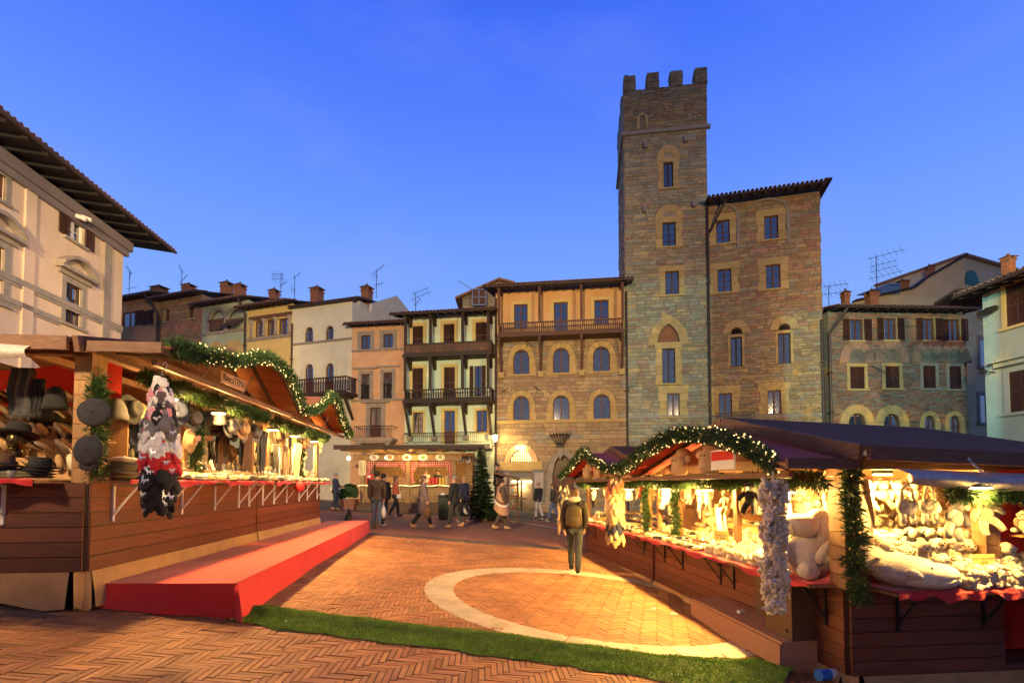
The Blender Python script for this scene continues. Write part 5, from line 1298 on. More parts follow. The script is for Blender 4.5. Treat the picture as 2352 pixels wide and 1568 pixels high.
# name plates and board under the canopies
def text_obj(name, body, size, m, par, loc, rot, ext=.001, align='CENTER'):
    cu = bpy.data.curves.new(name, 'FONT'); cu.body = body; cu.size = size; cu.extrude = ext; cu.align_x = align; cu.align_y = 'CENTER'; cu.resolution_u = 3
    t = bpy.data.objects.new(name, cu); me = bpy.data.meshes.new_from_object(t); bpy.data.objects.remove(t); me.materials.clear(); me.materials.append(m)
    return put(name, me, par, loc, rot)
plate = MB(); plate.box(.60, .615, 1.35, 2.05, zeL - .03, zeL + .12); pl_ = plate.build('name_plate', simple('pale_plate', (.42, .22, .12), .6), LA.o)
text_obj('lettering', 'BancaTEMA', .13, dark_room, pl_, (.618, 1.7, zeL + .05), (rad(90), 0, rad(90)))
plate = MB(); plate.box(-.615, -.60, .9, 1.45, zeR - .02, zeR + .22); pl_ = plate.build('name_plate', white_mat, RA.o); plate = MB(); plate.box(-.62, -.616, .92, 1.43, zeR + .09, zeR + .20); plate.build('red_band', red_felt, pl_)
# stall lamps
def flood(S, x, y, z, e, label, tilt=0, col=WARM, inner=1.0, aim=(-1, 0, -1)):
    p = S.w(x, y, z); o = thing('stall_lamp', label, 'lamp', p, S.rz, 'lit work lamps under the stall roofs')
    b = MB(); b.box(-.10, .10, -.035, .035, -.02, .02); b.build('housing', black_metal, o); b = MB(); b.box(-.09, .09, -.03, .03, -.034, -.021); b.build('tube', lampglow, o)
    q = p + Vector((0, 0, -.09))
    lamp('lamp_light', 'POINT', q, col, e * inner, shadow_soft_size=.07)
    if inner < 1:
        t = S.w(x + aim[0], y + aim[1], z + aim[2]); lamp('lamp_light', 'SPOT', q, col, e * (1 - inner) * 1.25, t, spot_size=rad(135), spot_blend=.55, shadow_soft_size=.07)
YEL = (1.0, .57, .14)
LAMPY = {RA: (.75, 2.6, 4.1), RB: (1.0, 3.2), LA: (1.15, 2.4), LB: (.5, 1.75, 3.1)}
def row_of(S, e, labels, col):
    for y, l in zip(LAMPY[S], labels): flood(S, -.10, y, S.ze - .26, e, l, col=col, inner=.32 if S.sg < 0 else .5)
row_of(RA, 520, ('lamp beside the big seated sheep of the plush stall', 'lamp amid hanging plush toys of the plush stall', 'lamp at the far end of the plush stall'), YEL)
row_of(RB, 300, ('lamp above the tan slipper strand', 'lamp at the far gable of the slipper stall'), YEL)
row_of(LA, 330, ('lamp beside the mitten bunch under the hat stall canopy', 'lamp behind the hanging fedoras of the hat stall',), WARM)
row_of(LB, 360, ('bright lamp between the hanging slippers', 'bright lamp beside the white fringed scarves', 'lamp at the far end of the scarf stall'), WARM)
flood(RA, 1.05, -.38, zeR - .20, 700, 'lamp in the garland over the plush sheep counter', col=YEL, inner=.1, aim=(0, .8, -1)); flood(RA, .9, .55, zeR - .06, 240, 'lamp inside the near opening above the plush heap', col=YEL); flood(RA, 1.5, 2.2, zeR - .05, 140, 'lamp before the back shelves of the plush stall', col=YEL)
flood(LA, 1.9, -.24, zeL - .22, 330, 'lamp under the near eave of the hat stall', col=WARM, inner=.05, aim=(-.3, -1, -1.1)); flood(LB, 1.2, 2.2, zeL - .1, 40, 'lamp inside the scarf stall', col=WARM)
# ------------------------------------------------------------------ red platform
P0, P1 = Vector((-4.16, 5.22)), Vector((-2.79, 5.22)); P2, P3 = Vector((-3.89, 13.98)), Vector((-4.95, 13.9)); zp = H - 1.034 + .03
pt = thing('red_platform', 'long low platform covered in red felt beside the left stalls', 'platform', (P1.x, P1.y, gz(*P1)))
o_ = pt.location
b = MB(); fr = [P0, P1, P2, P3]
b.add([(p.x - o_.x, p.y - o_.y, zp - o_.z - .004) for p in fr] + [(p.x - o_.x, p.y - o_.y, gz(*p) - o_.z + .02) for p in fr], ((0, 1, 2, 3), (0, 4, 5, 1), (1, 5, 6, 2), (2, 6, 7, 3), (3, 7, 4, 0))); b.build('deck', ply, pt)
def felt(A, B, n, seed, nrm, flare=.06, z0=None):
    c = MB()
    def f(u, v):
        p = A.lerp(B, u); k = 1 - v; q = .012 + flare * k * k * (.6 + .4 * math.sin(u * n * .35 + seed)) + .012 * math.sin(u * n + seed) * k; g = gz(*p) + .012
        return (p.x + nrm[0] * q - o_.x, p.y + nrm[1] * q - o_.y, lerp(g, zp, v) - o_.z)
    c.grid(f, 40, 8); c.build('felt_side', red_felt, pt, smooth=True)
felt(P0 + Vector((.02, 0)), P1, 14, 0, (0, -1), .10); felt(P1, P2, 30, 1, (1, .05), .05); felt(P2, P3, 8, 2, (0, 1))
c = MB(); c.grid(lambda u, v: ((lerp(P0.x, P1.x, u) * (1 - v) + lerp(P3.x, P2.x, u) * v) - o_.x, lerp(5.208, 13.99, v) - o_.y, zp + .003 * math.sin(v * 60) * math.sin(u * 7) - o_.z), 10, 60); c.build('felt_top', red_felt, pt, smooth=True)
c = MB(); c.grid(lambda u, v: (P1.x + .02 + u * .16 * (1 - v) - o_.x, P1.y - .06 - .20 * (1 - v) * u + .06 * u - o_.y, lerp(gz(*P1) + .02, zp - .02, v) - o_.z), 4, 8); c.build('loose_flap', red_felt, pt, smooth=True)
b = MB(); b.box(-.35, -.12, -.02, .10, .0, .05); b.build('wood_block', pine_wood, pt)
# step box and meter cupboards at the plush stall
g = ground_hit(1590, 1412); 
def at_r(px, py, x): return RA.on(px, py, x)
a_, c_ = RA.loc(at_r(1590, 1375, -.42)), RA.loc(at_r(1795, 1470, -.42))
st = thing('step_box', 'long plain plywood step box standing before the plush stall', 'step box', RA.w(-.42, c_[1], gz(*RA.w(-.42, c_[1], 0).xy)), RA.rz)
zg = st.location.z; L_ = a_[1] - c_[1]; zt = (a_[2] + c_[2]) / 2 - zg
b = MB(); b.box(0, .40, 0, L_, zt - .03, zt); b.build('lid', ply, st)
b = MB(); b.prism([(0, -.05), (L_ * .12, -.05), (L_ * .14, .03), (L_ * .3, .03), (L_ * .32, -.02), (L_, .06), (L_, zt - .031), (0, zt - .031)], 'x', -.02, .005); b.build('front_panel', ply, st)
b = MB(); b.box(0.006, .4, 0, .02, -.05, zt - .031); b.build('end_panel', ply, st)
b = MB(); b.box(0, .09, 0, .05, 0, .03); o = b.build('paper_cup', white_mat, loc=RA.w(-.22, a_[1] - .9, zg + zt + .001), rot=(0, 0, .4), label='crumpled white paper lying on the plywood step box', cat='litter')
mc = thing('meter_cupboard', 'brown steel cupboard standing open under the counter beside the corner post', 'cupboard', RA.w(-.28, .42, gz(*RA.w(-.28, .42, 0).xy)), RA.rz)
cup = simple('brown_steel', (.10, .055, .025), .5)
b = MB(); b.box(0, .30, 0, .42, .22, .85); b.build('body', cup, mc); b = MB(); b.box(-.02, -.002, -.02, .44, .2, .87); q = b.build('door', cup, mc)
for z in (.4, .66):
    b = MB(); b.tube([(-.035, .06, z), (-.018, .06, z)], .018, 8); b.build('lock', black_metal, q)
hd = MB(); hd.box(-.035, -.022, .92, 1.5, zbR + .06, zcR - .15); q = hd.build('hatch', cup, RA.o)
hd = MB(); hd.tube([(-.045, 1.0, zcR - .2), (-.045, 1.0, zbR + .16), (-.045, 1.06, zbR + .1), (-.045, 1.42, zbR + .1)], .008, 5); hd.build('hatch_bead', cup, q)
pb = ground_hit(1880, 1585); b = MB(); b.tube([(0, 0, .06), (.35, .1, .06)], .05, 10, 0); b.tube([(-.12, -.03, .06), (.0, 0, .06)], .056, 10, 1); b.build('drain_pipe', [white_metal, simple('blue_plastic', (.03, .15, .5), .4)], loc=pb + Vector((.25, .25, 0)), label='short white pipe with blue ends lying under the corner of the plush stall', cat='pipe')
# ------------------------------------------------------------------ goods
ORD = 'first second third fourth fifth sixth seventh eighth ninth tenth eleventh twelfth thirteenth fourteenth fifteenth sixteenth seventeenth eighteenth nineteenth twentieth twenty-first twenty-second twenty-third twenty-fourth twenty-fifth twenty-sixth twenty-seventh twenty-eighth twenty-ninth thirtieth'.split()
CLOTH = {}
def cm(name, c, **k):
    if name not in CLOTH: CLOTH[name] = material('wool_' + name, c, tuple(min(1, i * 1.25 + .01) for i in c), scale=14, rough=.9, bump=.5, bscale=90, orand=.15, sheen=.03, **k)
    return CLOTH[name]
cols = dict(black=(.010, .010, .012), charcoal=(.035, .034, .036), grey=(.16, .155, .15), tan=(.42, .26, .12), camel=(.50, .34, .17), brown=(.12, .06, .03), cream=(.66, .56, .40), white=(.74, .70, .64), navy=(.015, .022, .06), olive=(.13, .12, .06), pink=(.66, .26, .30), red=(.52, .02, .025), mauve=(.11, .075, .08), rust=(.38, .13, .05), green=(.30, .42, .06))
def C_(n): return cm(n, cols[n])
MC = {}
def cached(fn):
    def w(*a):
        k = (fn.__name__,) + a
        if k not in MC: MC[k] = fn(*a)
        return MC[k]
    return w
@cached
def glove(c):
    b = MB(); b.ball((0, 0, -.085), (.043, .016, .06), 10, 7)
    for i, (x, l) in enumerate(((-.031, .075), (-.011, .088), (.011, .084), (.031, .066))): b.tube([(x * .9, 0, -.12), (x, 0, -.13 - l * .55), (x * 1.08, .004, -.13 - l)], [.0125, .0115, .007], 6)
    b.tube([(.035, 0, -.06), (.06, .0, -.10), (.066, .004, -.135)], [.014, .013, .008], 6); b.lathe([(.034, -.05), (.037, -.02), (.037, .0), (.03, .0)], n=10, sy=.5); return b.mesh('glove', C_(c), True)
@cached
def mitten(c, cuff):
    b = MB(); b.ball((0, 0, -.13), (.053, .026, .088), 14, 10); b.ball((.052, 0, -.105), (.022, .018, .048), 8, 6, rot=Matrix.Rotation(rad(-24), 3, 'Y')); b.lathe([(.040, -.075), (.044, -.05), (.045, -.005), (.038, .0)], n=14, sy=.55, mi=1); return b.mesh('mitten', [C_(c), C_(cuff)], True)
@cached
def slipper(c, sole):
    b = MB(); n = 16; out = [(.047 * math.sin(2 * math.pi * i / n) * (1 + .12 * math.cos(2 * math.pi * i / n)), .135 * math.cos(2 * math.pi * i / n)) for i in range(n)]
    b.prism(out, 'z', -.012, .008, 1)
    vs = []; m_ = 8
    for j in range(m_ + 1):
        y = lerp(.128, -.01, j / m_)
        for i in range(9):
            a = math.pi * i / 8; w = .047 * math.sqrt(max(0, 1 - (y / .137) ** 2)) * 1.05 + .003; h = .052 * math.sqrt(max(.02, (0.135 - y) / .145)); vs.append((w * math.cos(a), y, .008 + h * math.sin(a)))
    b.add(vs, [(j * 9 + i, j * 9 + i + 1, (j + 1) * 9 + i + 1, (j + 1) * 9 + i) for j in range(m_) for i in range(8)])
    b.grid(lambda u, v: ((.047 - .004) * math.cos(lerp(-.35, math.pi + .35, u)) * 1.06, -.012 - .118 * math.sin(lerp(-.0, math.pi, u)) * 1.0, .008 + v * (.028 + .01 * math.cos(u * 6.28))), 12, 2)
    b.add([(x * .8, y * .8, .011) for x, y in out], (tuple(range(n)),), 2); return b.mesh('slipper', [C_(c), C_(sole), C_('cream')], True)
@cached
def fedora(c, band):
    b = MB(); b.lathe([(.0, .085), (.04, .088), (.075, .112), (.088, .10), (.094, .05), (.098, .014), (.10, .008), (.135, .002), (.165, .012), (.166, .017), (.13, .008), (.10, .014)], n=20, sx=.88); b.lathe([(.099, .012), (.1005, .014), (.098, .038), (.094, .038)], n=20, sx=.885, mi=1); return b.mesh('fedora', [C_(c), C_(band)], True)
@cached
def beanie(c):
    b = MB(); b.lathe([(0, .22), (.03, .215), (.065, .18), (.088, .12), (.095, .06), (.10, .055), (.105, .03), (.10, 0), (.09, .0), (.0, .05)], n=16, sy=.8); return b.mesh('beanie', C_(c), True)
@cached
def flat_cap(c):
    b = MB(); b.ball((0, .01, .035), (.125, .145, .045), 16, 8, lump=.06, rng=random.Random(3)); b.ball((0, -.13, .012), (.085, .06, .010), 12, 5); b.ball((0, .01, .082), (.012, .012, .008), 6, 4); return b.mesh('flat_cap', C_(c), True)
@cached
def beret(c):
    b = MB(); b.ball((0, 0, .03), (.14, .135, .036), 18, 8, lump=.05, rng=random.Random(5)); b.lathe([(.085, -.008), (.09, .0), (.085, .015)], n=14); b.tube([(0, 0, .06), (.003, 0, .078)], .006, 5); return b.mesh('beret', C_(c), True)
@cached
def scarf(c, c2, L, w):
    b = MB(); rng = random.Random(int(L * 100)); ph = rng.uniform(0, 6)
    for sgn, l in ((-1, L), (1, L * rng.uniform(.8, .95))):
        b.grid(lambda u, v: ((u - .5) * w * (1 - .25 * (1 - abs(1 - 2 * v)) * 0) + .01 * math.sin(v * 7 + ph), sgn * (.022 + .014 * math.sin(u * 14 + v * 3)), -l * v + .02 * (1 - v)), 10, 10, 0 if sgn < 0 else 1)
        for i in range(9):
            x = (i / 8 - .5) * w; b.add([(x - .006, sgn * .022, -l), (x + .006, sgn * .022, -l), (x + rng.uniform(-.01, .01), sgn * .025, -l - .07)], ((0, 1, 2),), 0)
    b.grid(lambda u, v: ((u - .5) * w, .03 * math.cos(v * math.pi), .02 + .02 * math.sin(v * math.pi)), 6, 4); return b.mesh('scarf', [C_(c), C_(c2)], True)
@cached
def folded(c, c2):
    b = MB(); r_ = random.Random(4); b.ball((0, 0, .018), (.048, .12, .02), 10, 6, lump=.1, rng=r_); b.ball((.004, .01, .042), (.045, .11, .017), 10, 6, lump=.1, rng=r_); b.box(-.05, .052, -.02, .02, .004, .062, 1); return b.mesh('folded_gloves', [C_(c), C_(c2)], True)
@cached
def packet(c, c2):
    b = MB(); b.ball((0, 0, .10), (.042, .018, .11), 8, 6); b.ball((.01, .02, .095), (.040, .016, .10), 8, 6); b.box(-.03, .035, -.022, .03, .05, .10, 1); return b.mesh('glove_packet', [C_(c), C_(c2)], True)
@cached
def mini_sheep(v):
    r_ = random.Random(v); b = MB(); b.ball((0, 0, -.05), (.033, .030, .036), 9, 6, 0, .35, r_); b.ball((.006, -.022, -.026), (.020, .022, .019), 8, 6, 1)
    for sx in (-1, 1): b.ball((sx * .022, -.012, -.082), (.014, .018, .013), 6, 5, 1); b.ball((sx * .027, -.004, -.018), (.011, .005, .007), 5, 4, 0)
    return b.mesh('mini_sheep', [fleece_small, plush_face], True)
def cord(b, L): b.tube([(0, 0, 0), (0, 0, L)], .002, 4)
@cached
def sheep(v, face):
    r_ = random.Random(v + 20); b = MB(); b.ball((0, .02, .085), (.078, .082, .085), 14, 10, 0, .22, r_); b.ball((0, -.045, .175), (.052, .055, .05), 12, 9, 1); b.ball((0, -.02, .20), (.055, .05, .035), 10, 7, 0, .25, r_)
    for sx in (-1, 1):
        b.ball((sx * .058, -.025, .18), (.034, .014, .018), 8, 5, 0, .15, r_); b.ball((sx * .05, -.075, .032), (.03, .042, .026), 8, 6, 1); b.ball((sx * .068, -.035, .11), (.022, .03, .045), 8, 6, 0, .2, r_); b.ball((sx * .02, -.094, .187), .006, 5, 4, 2)
    b.ball((0, -.1, .168), (.012, .006, .006), 6, 4, 2); return b.mesh('plush_sheep', [fleece_small if face != 'black' else black_plush, {'pink': pink_plush}.get(face, plush_face), black_mat], True)
@cached
def bear(c):
    r_ = random.Random(8); b = MB(); b.ball((0, 0, -.17), (.06, .05, .08), 12, 8, 0, .15, r_); b.ball((0, -.01, -.06), (.055, .05, .05), 12, 8, 0, .15, r_); b.ball((0, -.055, -.07), (.025, .022, .02), 8, 6, 1)
    for sx in (-1, 1):
        b.ball((sx * .045, 0, -.015), (.02, .01, .02), 7, 5, 0); b.tube([(sx * .05, -.01, -.12), (sx * .10, -.02, -.16), (sx * .115, -.03, -.2)], [.026, .025, .018], 7); b.tube([(sx * .03, 0, -.22), (sx * .06, -.02, -.28), (sx * .065, -.04, -.33)], [.032, .03, .024], 7); b.ball((sx * .018, -.05, -.05), .006, 5, 4, 2)
    return b.mesh('plush_bear', [fleece_small if c == 'cream' else C_(c), plush_face, black_mat], True)
@cached
def bunny(c):
    b = MB(); r_ = random.Random(9); b.ball((0, 0, -.16), (.055, .045, .075), 10, 8, 0, .15, r_); b.ball((0, -.01, -.06), (.045, .045, .045), 10, 8)
    for sx in (-1, 1): b.tube([(sx * .02, 0, -.03), (sx * .035, .005, .05), (sx * .04, -.01, .12)], [.012, .02, .007], 7); b.tube([(sx * .04, 0, -.12), (sx * .08, -.02, -.19)], [.02, .016], 6); b.tube([(sx * .03, 0, -.2), (sx * .045, -.03, -.32)], [.026, .022], 6); b.ball((sx * .016, -.05, -.05), .005, 5, 4, 1)
    return b.mesh('plush_bunny', [fleece_small if c == 'cream' else C_(c), black_mat], True)
def item(S, me, x, y, z, rx=0, ry=0, rz=0, sc=1, label=None, cat=None, group=None, parent=None):
    p = S.w(x, y, z); o = put(me.name.split('.')[0], me, None, p, None, sc, label, cat, group)
    o.rotation_euler = (Matrix.Rotation(S.rz, 3, 'Z') @ Matrix.Rotation(rz, 3, 'Z') @ Matrix.Rotation(ry, 3, 'Y') @ Matrix.Rotation(rx, 3, 'X')).to_euler(); return o
hP = math.pi / 2
def facing(S): return -hP if S.sg > 0 else hP      # turn things made facing -y towards the lane
def lane_yaw(S): return math.pi * 1.5 if S.sg > 0 else math.pi * .5
g = random.Random(77)
def U(a, b): return g.uniform(a, b)
# --- plush stall: back shelves, packed rows
def shelf_row(S, n, y0, y1, x, z, kinds, fmt, cat, group, jit=.02, yaw=None, sc=(.9, 1.15), lie=False):
    for i in range(n):
        t = (i + .5) / n; me, cname = g.choice(kinds)
        item(S, me, x + U(-jit, jit), lerp(y0, y1, t) + U(-jit, jit), z + U(0, .006), (U(-.2, .2) if not lie else -1.2), U(-.1, .1), (lane_yaw(S) if yaw is None else yaw) + U(-.5, .5), U(*sc), fmt.format(o=ORD[i % 30], c=cname), cat, group)
SH = [(sheep(0, 'cream'), 'cream'), (sheep(1, 'cream'), 'cream'), (sheep(2, 'cream'), 'cream')]; SHP = SH + [(sheep(3, 'pink'), 'pink faced')]
S = RA
for lvl, zz in enumerate((zcR + .02, zcR + .45, zcR + .81)):
    nm = ('lowest', 'middle', 'top')[lvl]
    for d in (0, 1): shelf_row(S, 17, .15, 4.7, S.D - .10 - .17 * d, zz + (.0 if d else .05), SHP, '{o} {c} plush sheep from the corner on the ' + nm + (' back shelf, front rank' if d else ' back shelf, rear rank'), 'plush sheep', 'plush sheep on the back shelves', .03)
# rack facing the near opening
for lvl in range(4):
    z = zcR + .12 + lvl * .22; b = MB(); b.box(.35, 2.58, 1.0 + lvl * .09, 1.30 + lvl * .09, z - .02, z); b.build('rack_shelf', soffit_wood, RA.o)
    for i in range(15):
        for d in (0, 1):
            me, cn = g.choice(SHP); item(S, me, lerp(.42, 2.52, (i + .5) / 15) + U(-.02, .02), 1.06 + lvl * .09 + .14 * d + U(-.02, .02), z + .05 * d, U(-.15, .1), U(-.1, .1), U(-.4, .4), U(.92, 1.12), f'{ORD[i]} {cn} plush sheep, {("front", "rear")[d]} rank, {("lowest", "second", "third", "topmost")[lvl]} step of the inner rack', 'plush sheep', 'plush sheep on the stepped rack')
# near counter: rows of little sheep
for r_i, (y, z, n, x0, x1) in enumerate(((-.27, zcR + .012, 13, .98, 2.35), (-.12, zcR + .03, 12, 1.0, 2.3), (.03, zcR + .08, 11, .75, 2.2), (.2, zcR + .13, 11, .5, 1.95), (.4, zcR + .16, 11, .4, 1.95), (.6, zcR + .2, 12, .35, 2.3), (.8, zcR + .22, 13, .35, 2.5))):
    for i in range(n):
        me, cn = g.choice(SH); item(S, me, lerp(x0, x1, (i + .5) / n) + U(-.02, .02), y + U(-.03, .03), z + U(0, .02) - .01, U(-.25, .15), U(-.2, .2), U(-.6, .6), U(.72, .95) if r_i < 3 else U(.95, 1.25), f'{ORD[i]} cream plush sheep along the {("front edge", "second row", "third row", "fourth row", "fifth row", "sixth row", "rearmost row")[r_i]} of the near counter', 'plush sheep', 'plush sheep heaped on the near counter')
b = MB(); b.box(.3, 1.62, .12, 1.0, zcR + .0, zcR + .12); b.build('display_step', red_cloth, RA.o)
for i, (x, y) in enumerate(((1.12, .34), (1.28, .30), (1.46, .36), (1.36, .48))):
    item(S, sheep(i, 'black'), x, y, zcR + .27, U(-.8, -.3), 0, U(-1, 1), 1.1, ('black woolled plush sheep lying on the cream heap, nearest the rack', 'black woolled plush sheep amid the cream heap, face turned out', 'black woolled plush sheep next to the yellow price card', 'black woolled plush sheep on top of the others')[i], 'plush sheep', 'black plush sheep')
# three very big sheep
def big_sheep(name, label, loc, rz, sc, lying):
    o = thing(name, label, 'plush sheep', loc, rz); o.scale = (sc,) * 3; r_ = random.Random(len(label))
    if lying:
        b = MB(); b.ball((0, .1, .17), (.36, .28, .17), 26, 16, 0, .07, r_); b.build('body', fleece, o, smooth=True)
        b = MB(); b.ball((.12, -.10, .16), (.30, .20, .13), 22, 14, 0, .03, r_); b.build('head', plush_face, o, smooth=True)
        b = MB(); b.ball((.14, -.05, .10), (.34, .24, .10), 26, 12, 0, .10, r_); b.build('chin_fleece', fleece, o, smooth=True)
        b = MB(); b.ball((-.17, -.16, .17), (.13, .06, .05), 14, 8, 0, .12, r_, Matrix.Rotation(.5, 3, 'Y')); b.build('ear', fleece, o, smooth=True)
        b = MB(); b.tube([(.12 + .18 * math.cos(t), -.10 - .205 * math.sqrt(max(0, 1 - ((.18 * math.cos(t)) / .30) ** 2)) , .13 + .02 * math.sin(t * 2)) for t in [i * .28 for i in range(6)]], .005, 5); b.build('mouth', black_mat, o)
        for x in (-.02, .06): b = MB(); b.ball((x, -.22, .245), .012, 8, 6); b.build('eye', black_mat, o)
    else:
        b = MB(); b.ball((0, .05, .22), (.25, .24, .25), 26, 18, 0, .08, r_); b.build('body', fleece, o, smooth=True)
        b = MB(); b.ball((-.06, -.04, .56), (.20, .17, .13), 22, 14, 0, .0, r_, Matrix.Rotation(.15, 3, 'Y')); b.build('muzzle', plush_face, o, smooth=True)
        b = MB(); b.ball((.10, .08, .60), (.14, .16, .15), 18, 12, 0, .1, r_); b.build('crown_fleece', fleece, o, smooth=True)
        b = MB(); b.ball((.17, -.05, .50), (.06, .045, .17), 14, 10, 0, .12, r_, Matrix.Rotation(.2, 3, 'Y')); b.build('ear', fleece, o, smooth=True)
        for s_, rr in ((1, .5), (-1, -.4)): b = MB(); b.ball((s_ * .19, -.13, .28), (.07, .11, .15), 16, 10, 0, .12, r_, Matrix.Rotation(rr, 3, 'Y')); b.build('arm', fleece, o, smooth=True)
        for s_ in (1, -1): b = MB(); b.ball((s_ * .15 - .1, -.24, .09), (.11, .12, .10), 16, 10, 0, .12, r_); b.build('foot', fleece, o, smooth=True)
        b = MB(); b.ball((-.22, -.09, .62), (.03, .022, .02), 10, 8); b.build('eye', cm('eye_brown', (.2, .11, .04)), o, smooth=True)
        b = MB(); b.tube([(-.10, -.205, .58), (-.085, -.21, .50), (-.09, -.2, .45)], .004, 5); b.build('seam', black_mat, o)
    return o
big_sheep('giant_plush_sheep', 'giant cream plush sheep seated between corner garland and mini plush strand', RA.w(-.02, .52, zcR + .012), RA.rz - hP + .75, .95, False)
big_sheep('sheep_cushion', 'large flat sheep cushion with stitched smile hanging over the near counter edge', RA.w(.55, -.17, zcR + .01), RA.rz + .12, .86, True)
big_sheep('sheep_cushion', 'second sheep cushion lying behind the smiling one on the near counter', RA.w(.47, .16, zcR + .10), RA.rz + .3, .75, True)
big_sheep('sheep_cushion', 'sheep cushion with round white muzzle beside the mini plush strand', RA.w(.0, 1.12, zcR + .02), RA.rz - hP - .5, .78, True)
big_sheep('sheep_cushion', 'sheep cushion sitting at the right end of the rack', RA.w(1.5, .78, zcR + .26), RA.rz + .2, .5, True)
big_sheep('sheep_cushion', 'sheep cushion lying between the two inner posts under the hanging toys', RA.w(.35, 1.5, zcR + .05), RA.rz - hP, .7, True)
# lane counter of the plush stall: lying sheep, then folded gloves, then slippers
for r_i, x in enumerate((-.22, -.06, .12, .3)):
    for i in range(9):
        me, cn = g.choice(SH); item(S, me, x + U(-.02, .02), lerp(1.25, 2.5, (i + .5) / 9) + U(-.03, .03), zcR + .03 + .04 * r_i, U(-1.4, -.9), U(-.3, .3), lane_yaw(S) + U(-.9, .9), U(.85, 1.15), f'{ORD[i]} white plush sheep in the {("outer", "second", "third", "inner")[r_i]} row on the lane counter', 'plush sheep', 'plush sheep lying on the lane counter')
FO = [(folded('olive', 'cream'), 'olive'), (folded('grey', 'cream'), 'grey'), (folded('camel', 'cream'), 'camel'), (folded('charcoal', 'cream'), 'charcoal'), (folded('tan', 'white'), 'tan')]
def glove_rows(S, y0, y1, n, xs, where, zc, grp):
    for r_i, x in enumerate(xs):
        for i in range(n):
            me, cn = g.choice(FO); item(S, me, x + U(-.03, .03), lerp(y0, y1, (i + .5) / n) + U(-.02, .02), zc + .008 + .03 * r_i + U(0, .02), U(-.12, .12), U(-.15, .15), hP + U(-.5, .5), U(.85, 1.15), f'folded {cn} gloves {where}, {("outer", "second", "third", "inner")[r_i]} row, {ORD[i]} along', 'gloves', grp)
glove_rows(RA, 2.55, 4.75, 15, (-.22, -.05, .14, .33), 'on the far half of the plush stall counter', zcR, 'folded gloves on the plush stall counter')
def crate(S, x, y, z, L, w, h, label, rz=0):
    o = thing('wooden_crate', label, 'crate', S.w(x, y, z), S.rz + rz, 'small pine crates on the stall counters')
    for sx in (-1, 1):
        for k in range(2): b = MB(); b.box(sx * w / 2 - .005, sx * w / 2 + .005, -L / 2, L / 2, h * (.04 + .52 * k), h * (.44 + .52 * k)); b.build('slat', crate_wood, o)
    for sy in (-1, 1):
        for k in range(2): b = MB(); b.box(-w / 2 + .006, w / 2 - .006, sy * L / 2 - .005, sy * L / 2 + .005, h * (.04 + .52 * k), h * (.44 + .52 * k)); b.build('slat', crate_wood, o)
    b = MB(); b.box(-w / 2 + .006, w / 2 - .006, -L / 2 + .006, L / 2 - .006, .002, .012); b.build('bottom', crate_wood, o); return o
PK = [(packet(a, 'white'), a) for a in ('camel', 'cream', 'olive', 'grey', 'tan', 'charcoal')]; PKR = PK + [(packet('rust', 'white'), 'rust'), (packet('red', 'white'), 'red')]
def fill_crate(S, x, y, z, L, w, n, where, pk, grp):
    for i in range(n):
        me, cn = g.choice(pk); item(S, me, x + U(-w * .38, w * .38), y + lerp(-L * .44, L * .44, (i + .5) / n), z + .02, U(-.25, .25), U(-.2, .2), hP + U(-.3, .3), U(.9, 1.2), f'{ORD[i % 30]} packet, {cn}, standing in the {where}', 'glove packet', grp)
for (x, y, L, w, lab, wh) in ((.02, 2.75, .5, .32, 'low pine crate of upright gloves behind the lying plush sheep', 'pine crate behind the lying plush sheep'), (.05, 4.25, .6, .32, 'pine crate near the far end of the plush stall counter', 'pine crate at the far end of the plush stall')):
    crate(RA, x, y, zcR + .03, L, w, .13, lab); fill_crate(RA, x, y, zcR + .03, L, w, 12, wh, PK, 'upright packets in crates')
SL_ = [(slipper(a, b_), a) for a, b_ in (('tan', 'cream'), ('camel', 'cream'), ('grey', 'cream'), ('rust', 'cream'), ('charcoal', 'grey'))]
# inner shelf of slippers behind the gloves
for r_i in range(3):
    for i in range(14):
        me, cn = g.choice(SL_); item(RA, me, .55 + r_i * .2, lerp(2.3, 4.6, (i + .5) / 14), zcR + .06 + .14 * r_i, U(.1, .5), U(-.2, .2), lane_yaw(RA) + math.pi + U(-.3, .3), U(.95, 1.15), f'{ORD[i]} {cn} slipper in the {("front", "middle", "back")[r_i]} rank behind the glove counter', 'slipper', 'slippers ranked inside the plush stall')
b = MB(); 
for r_i in range(3): b = MB(); b.box(.45 + r_i * .2, .64 + r_i * .2, 2.2, 4.7, zcR + .0, zcR + .045 + .14 * r_i); b.build('display_step', crate_wood, RA.o)
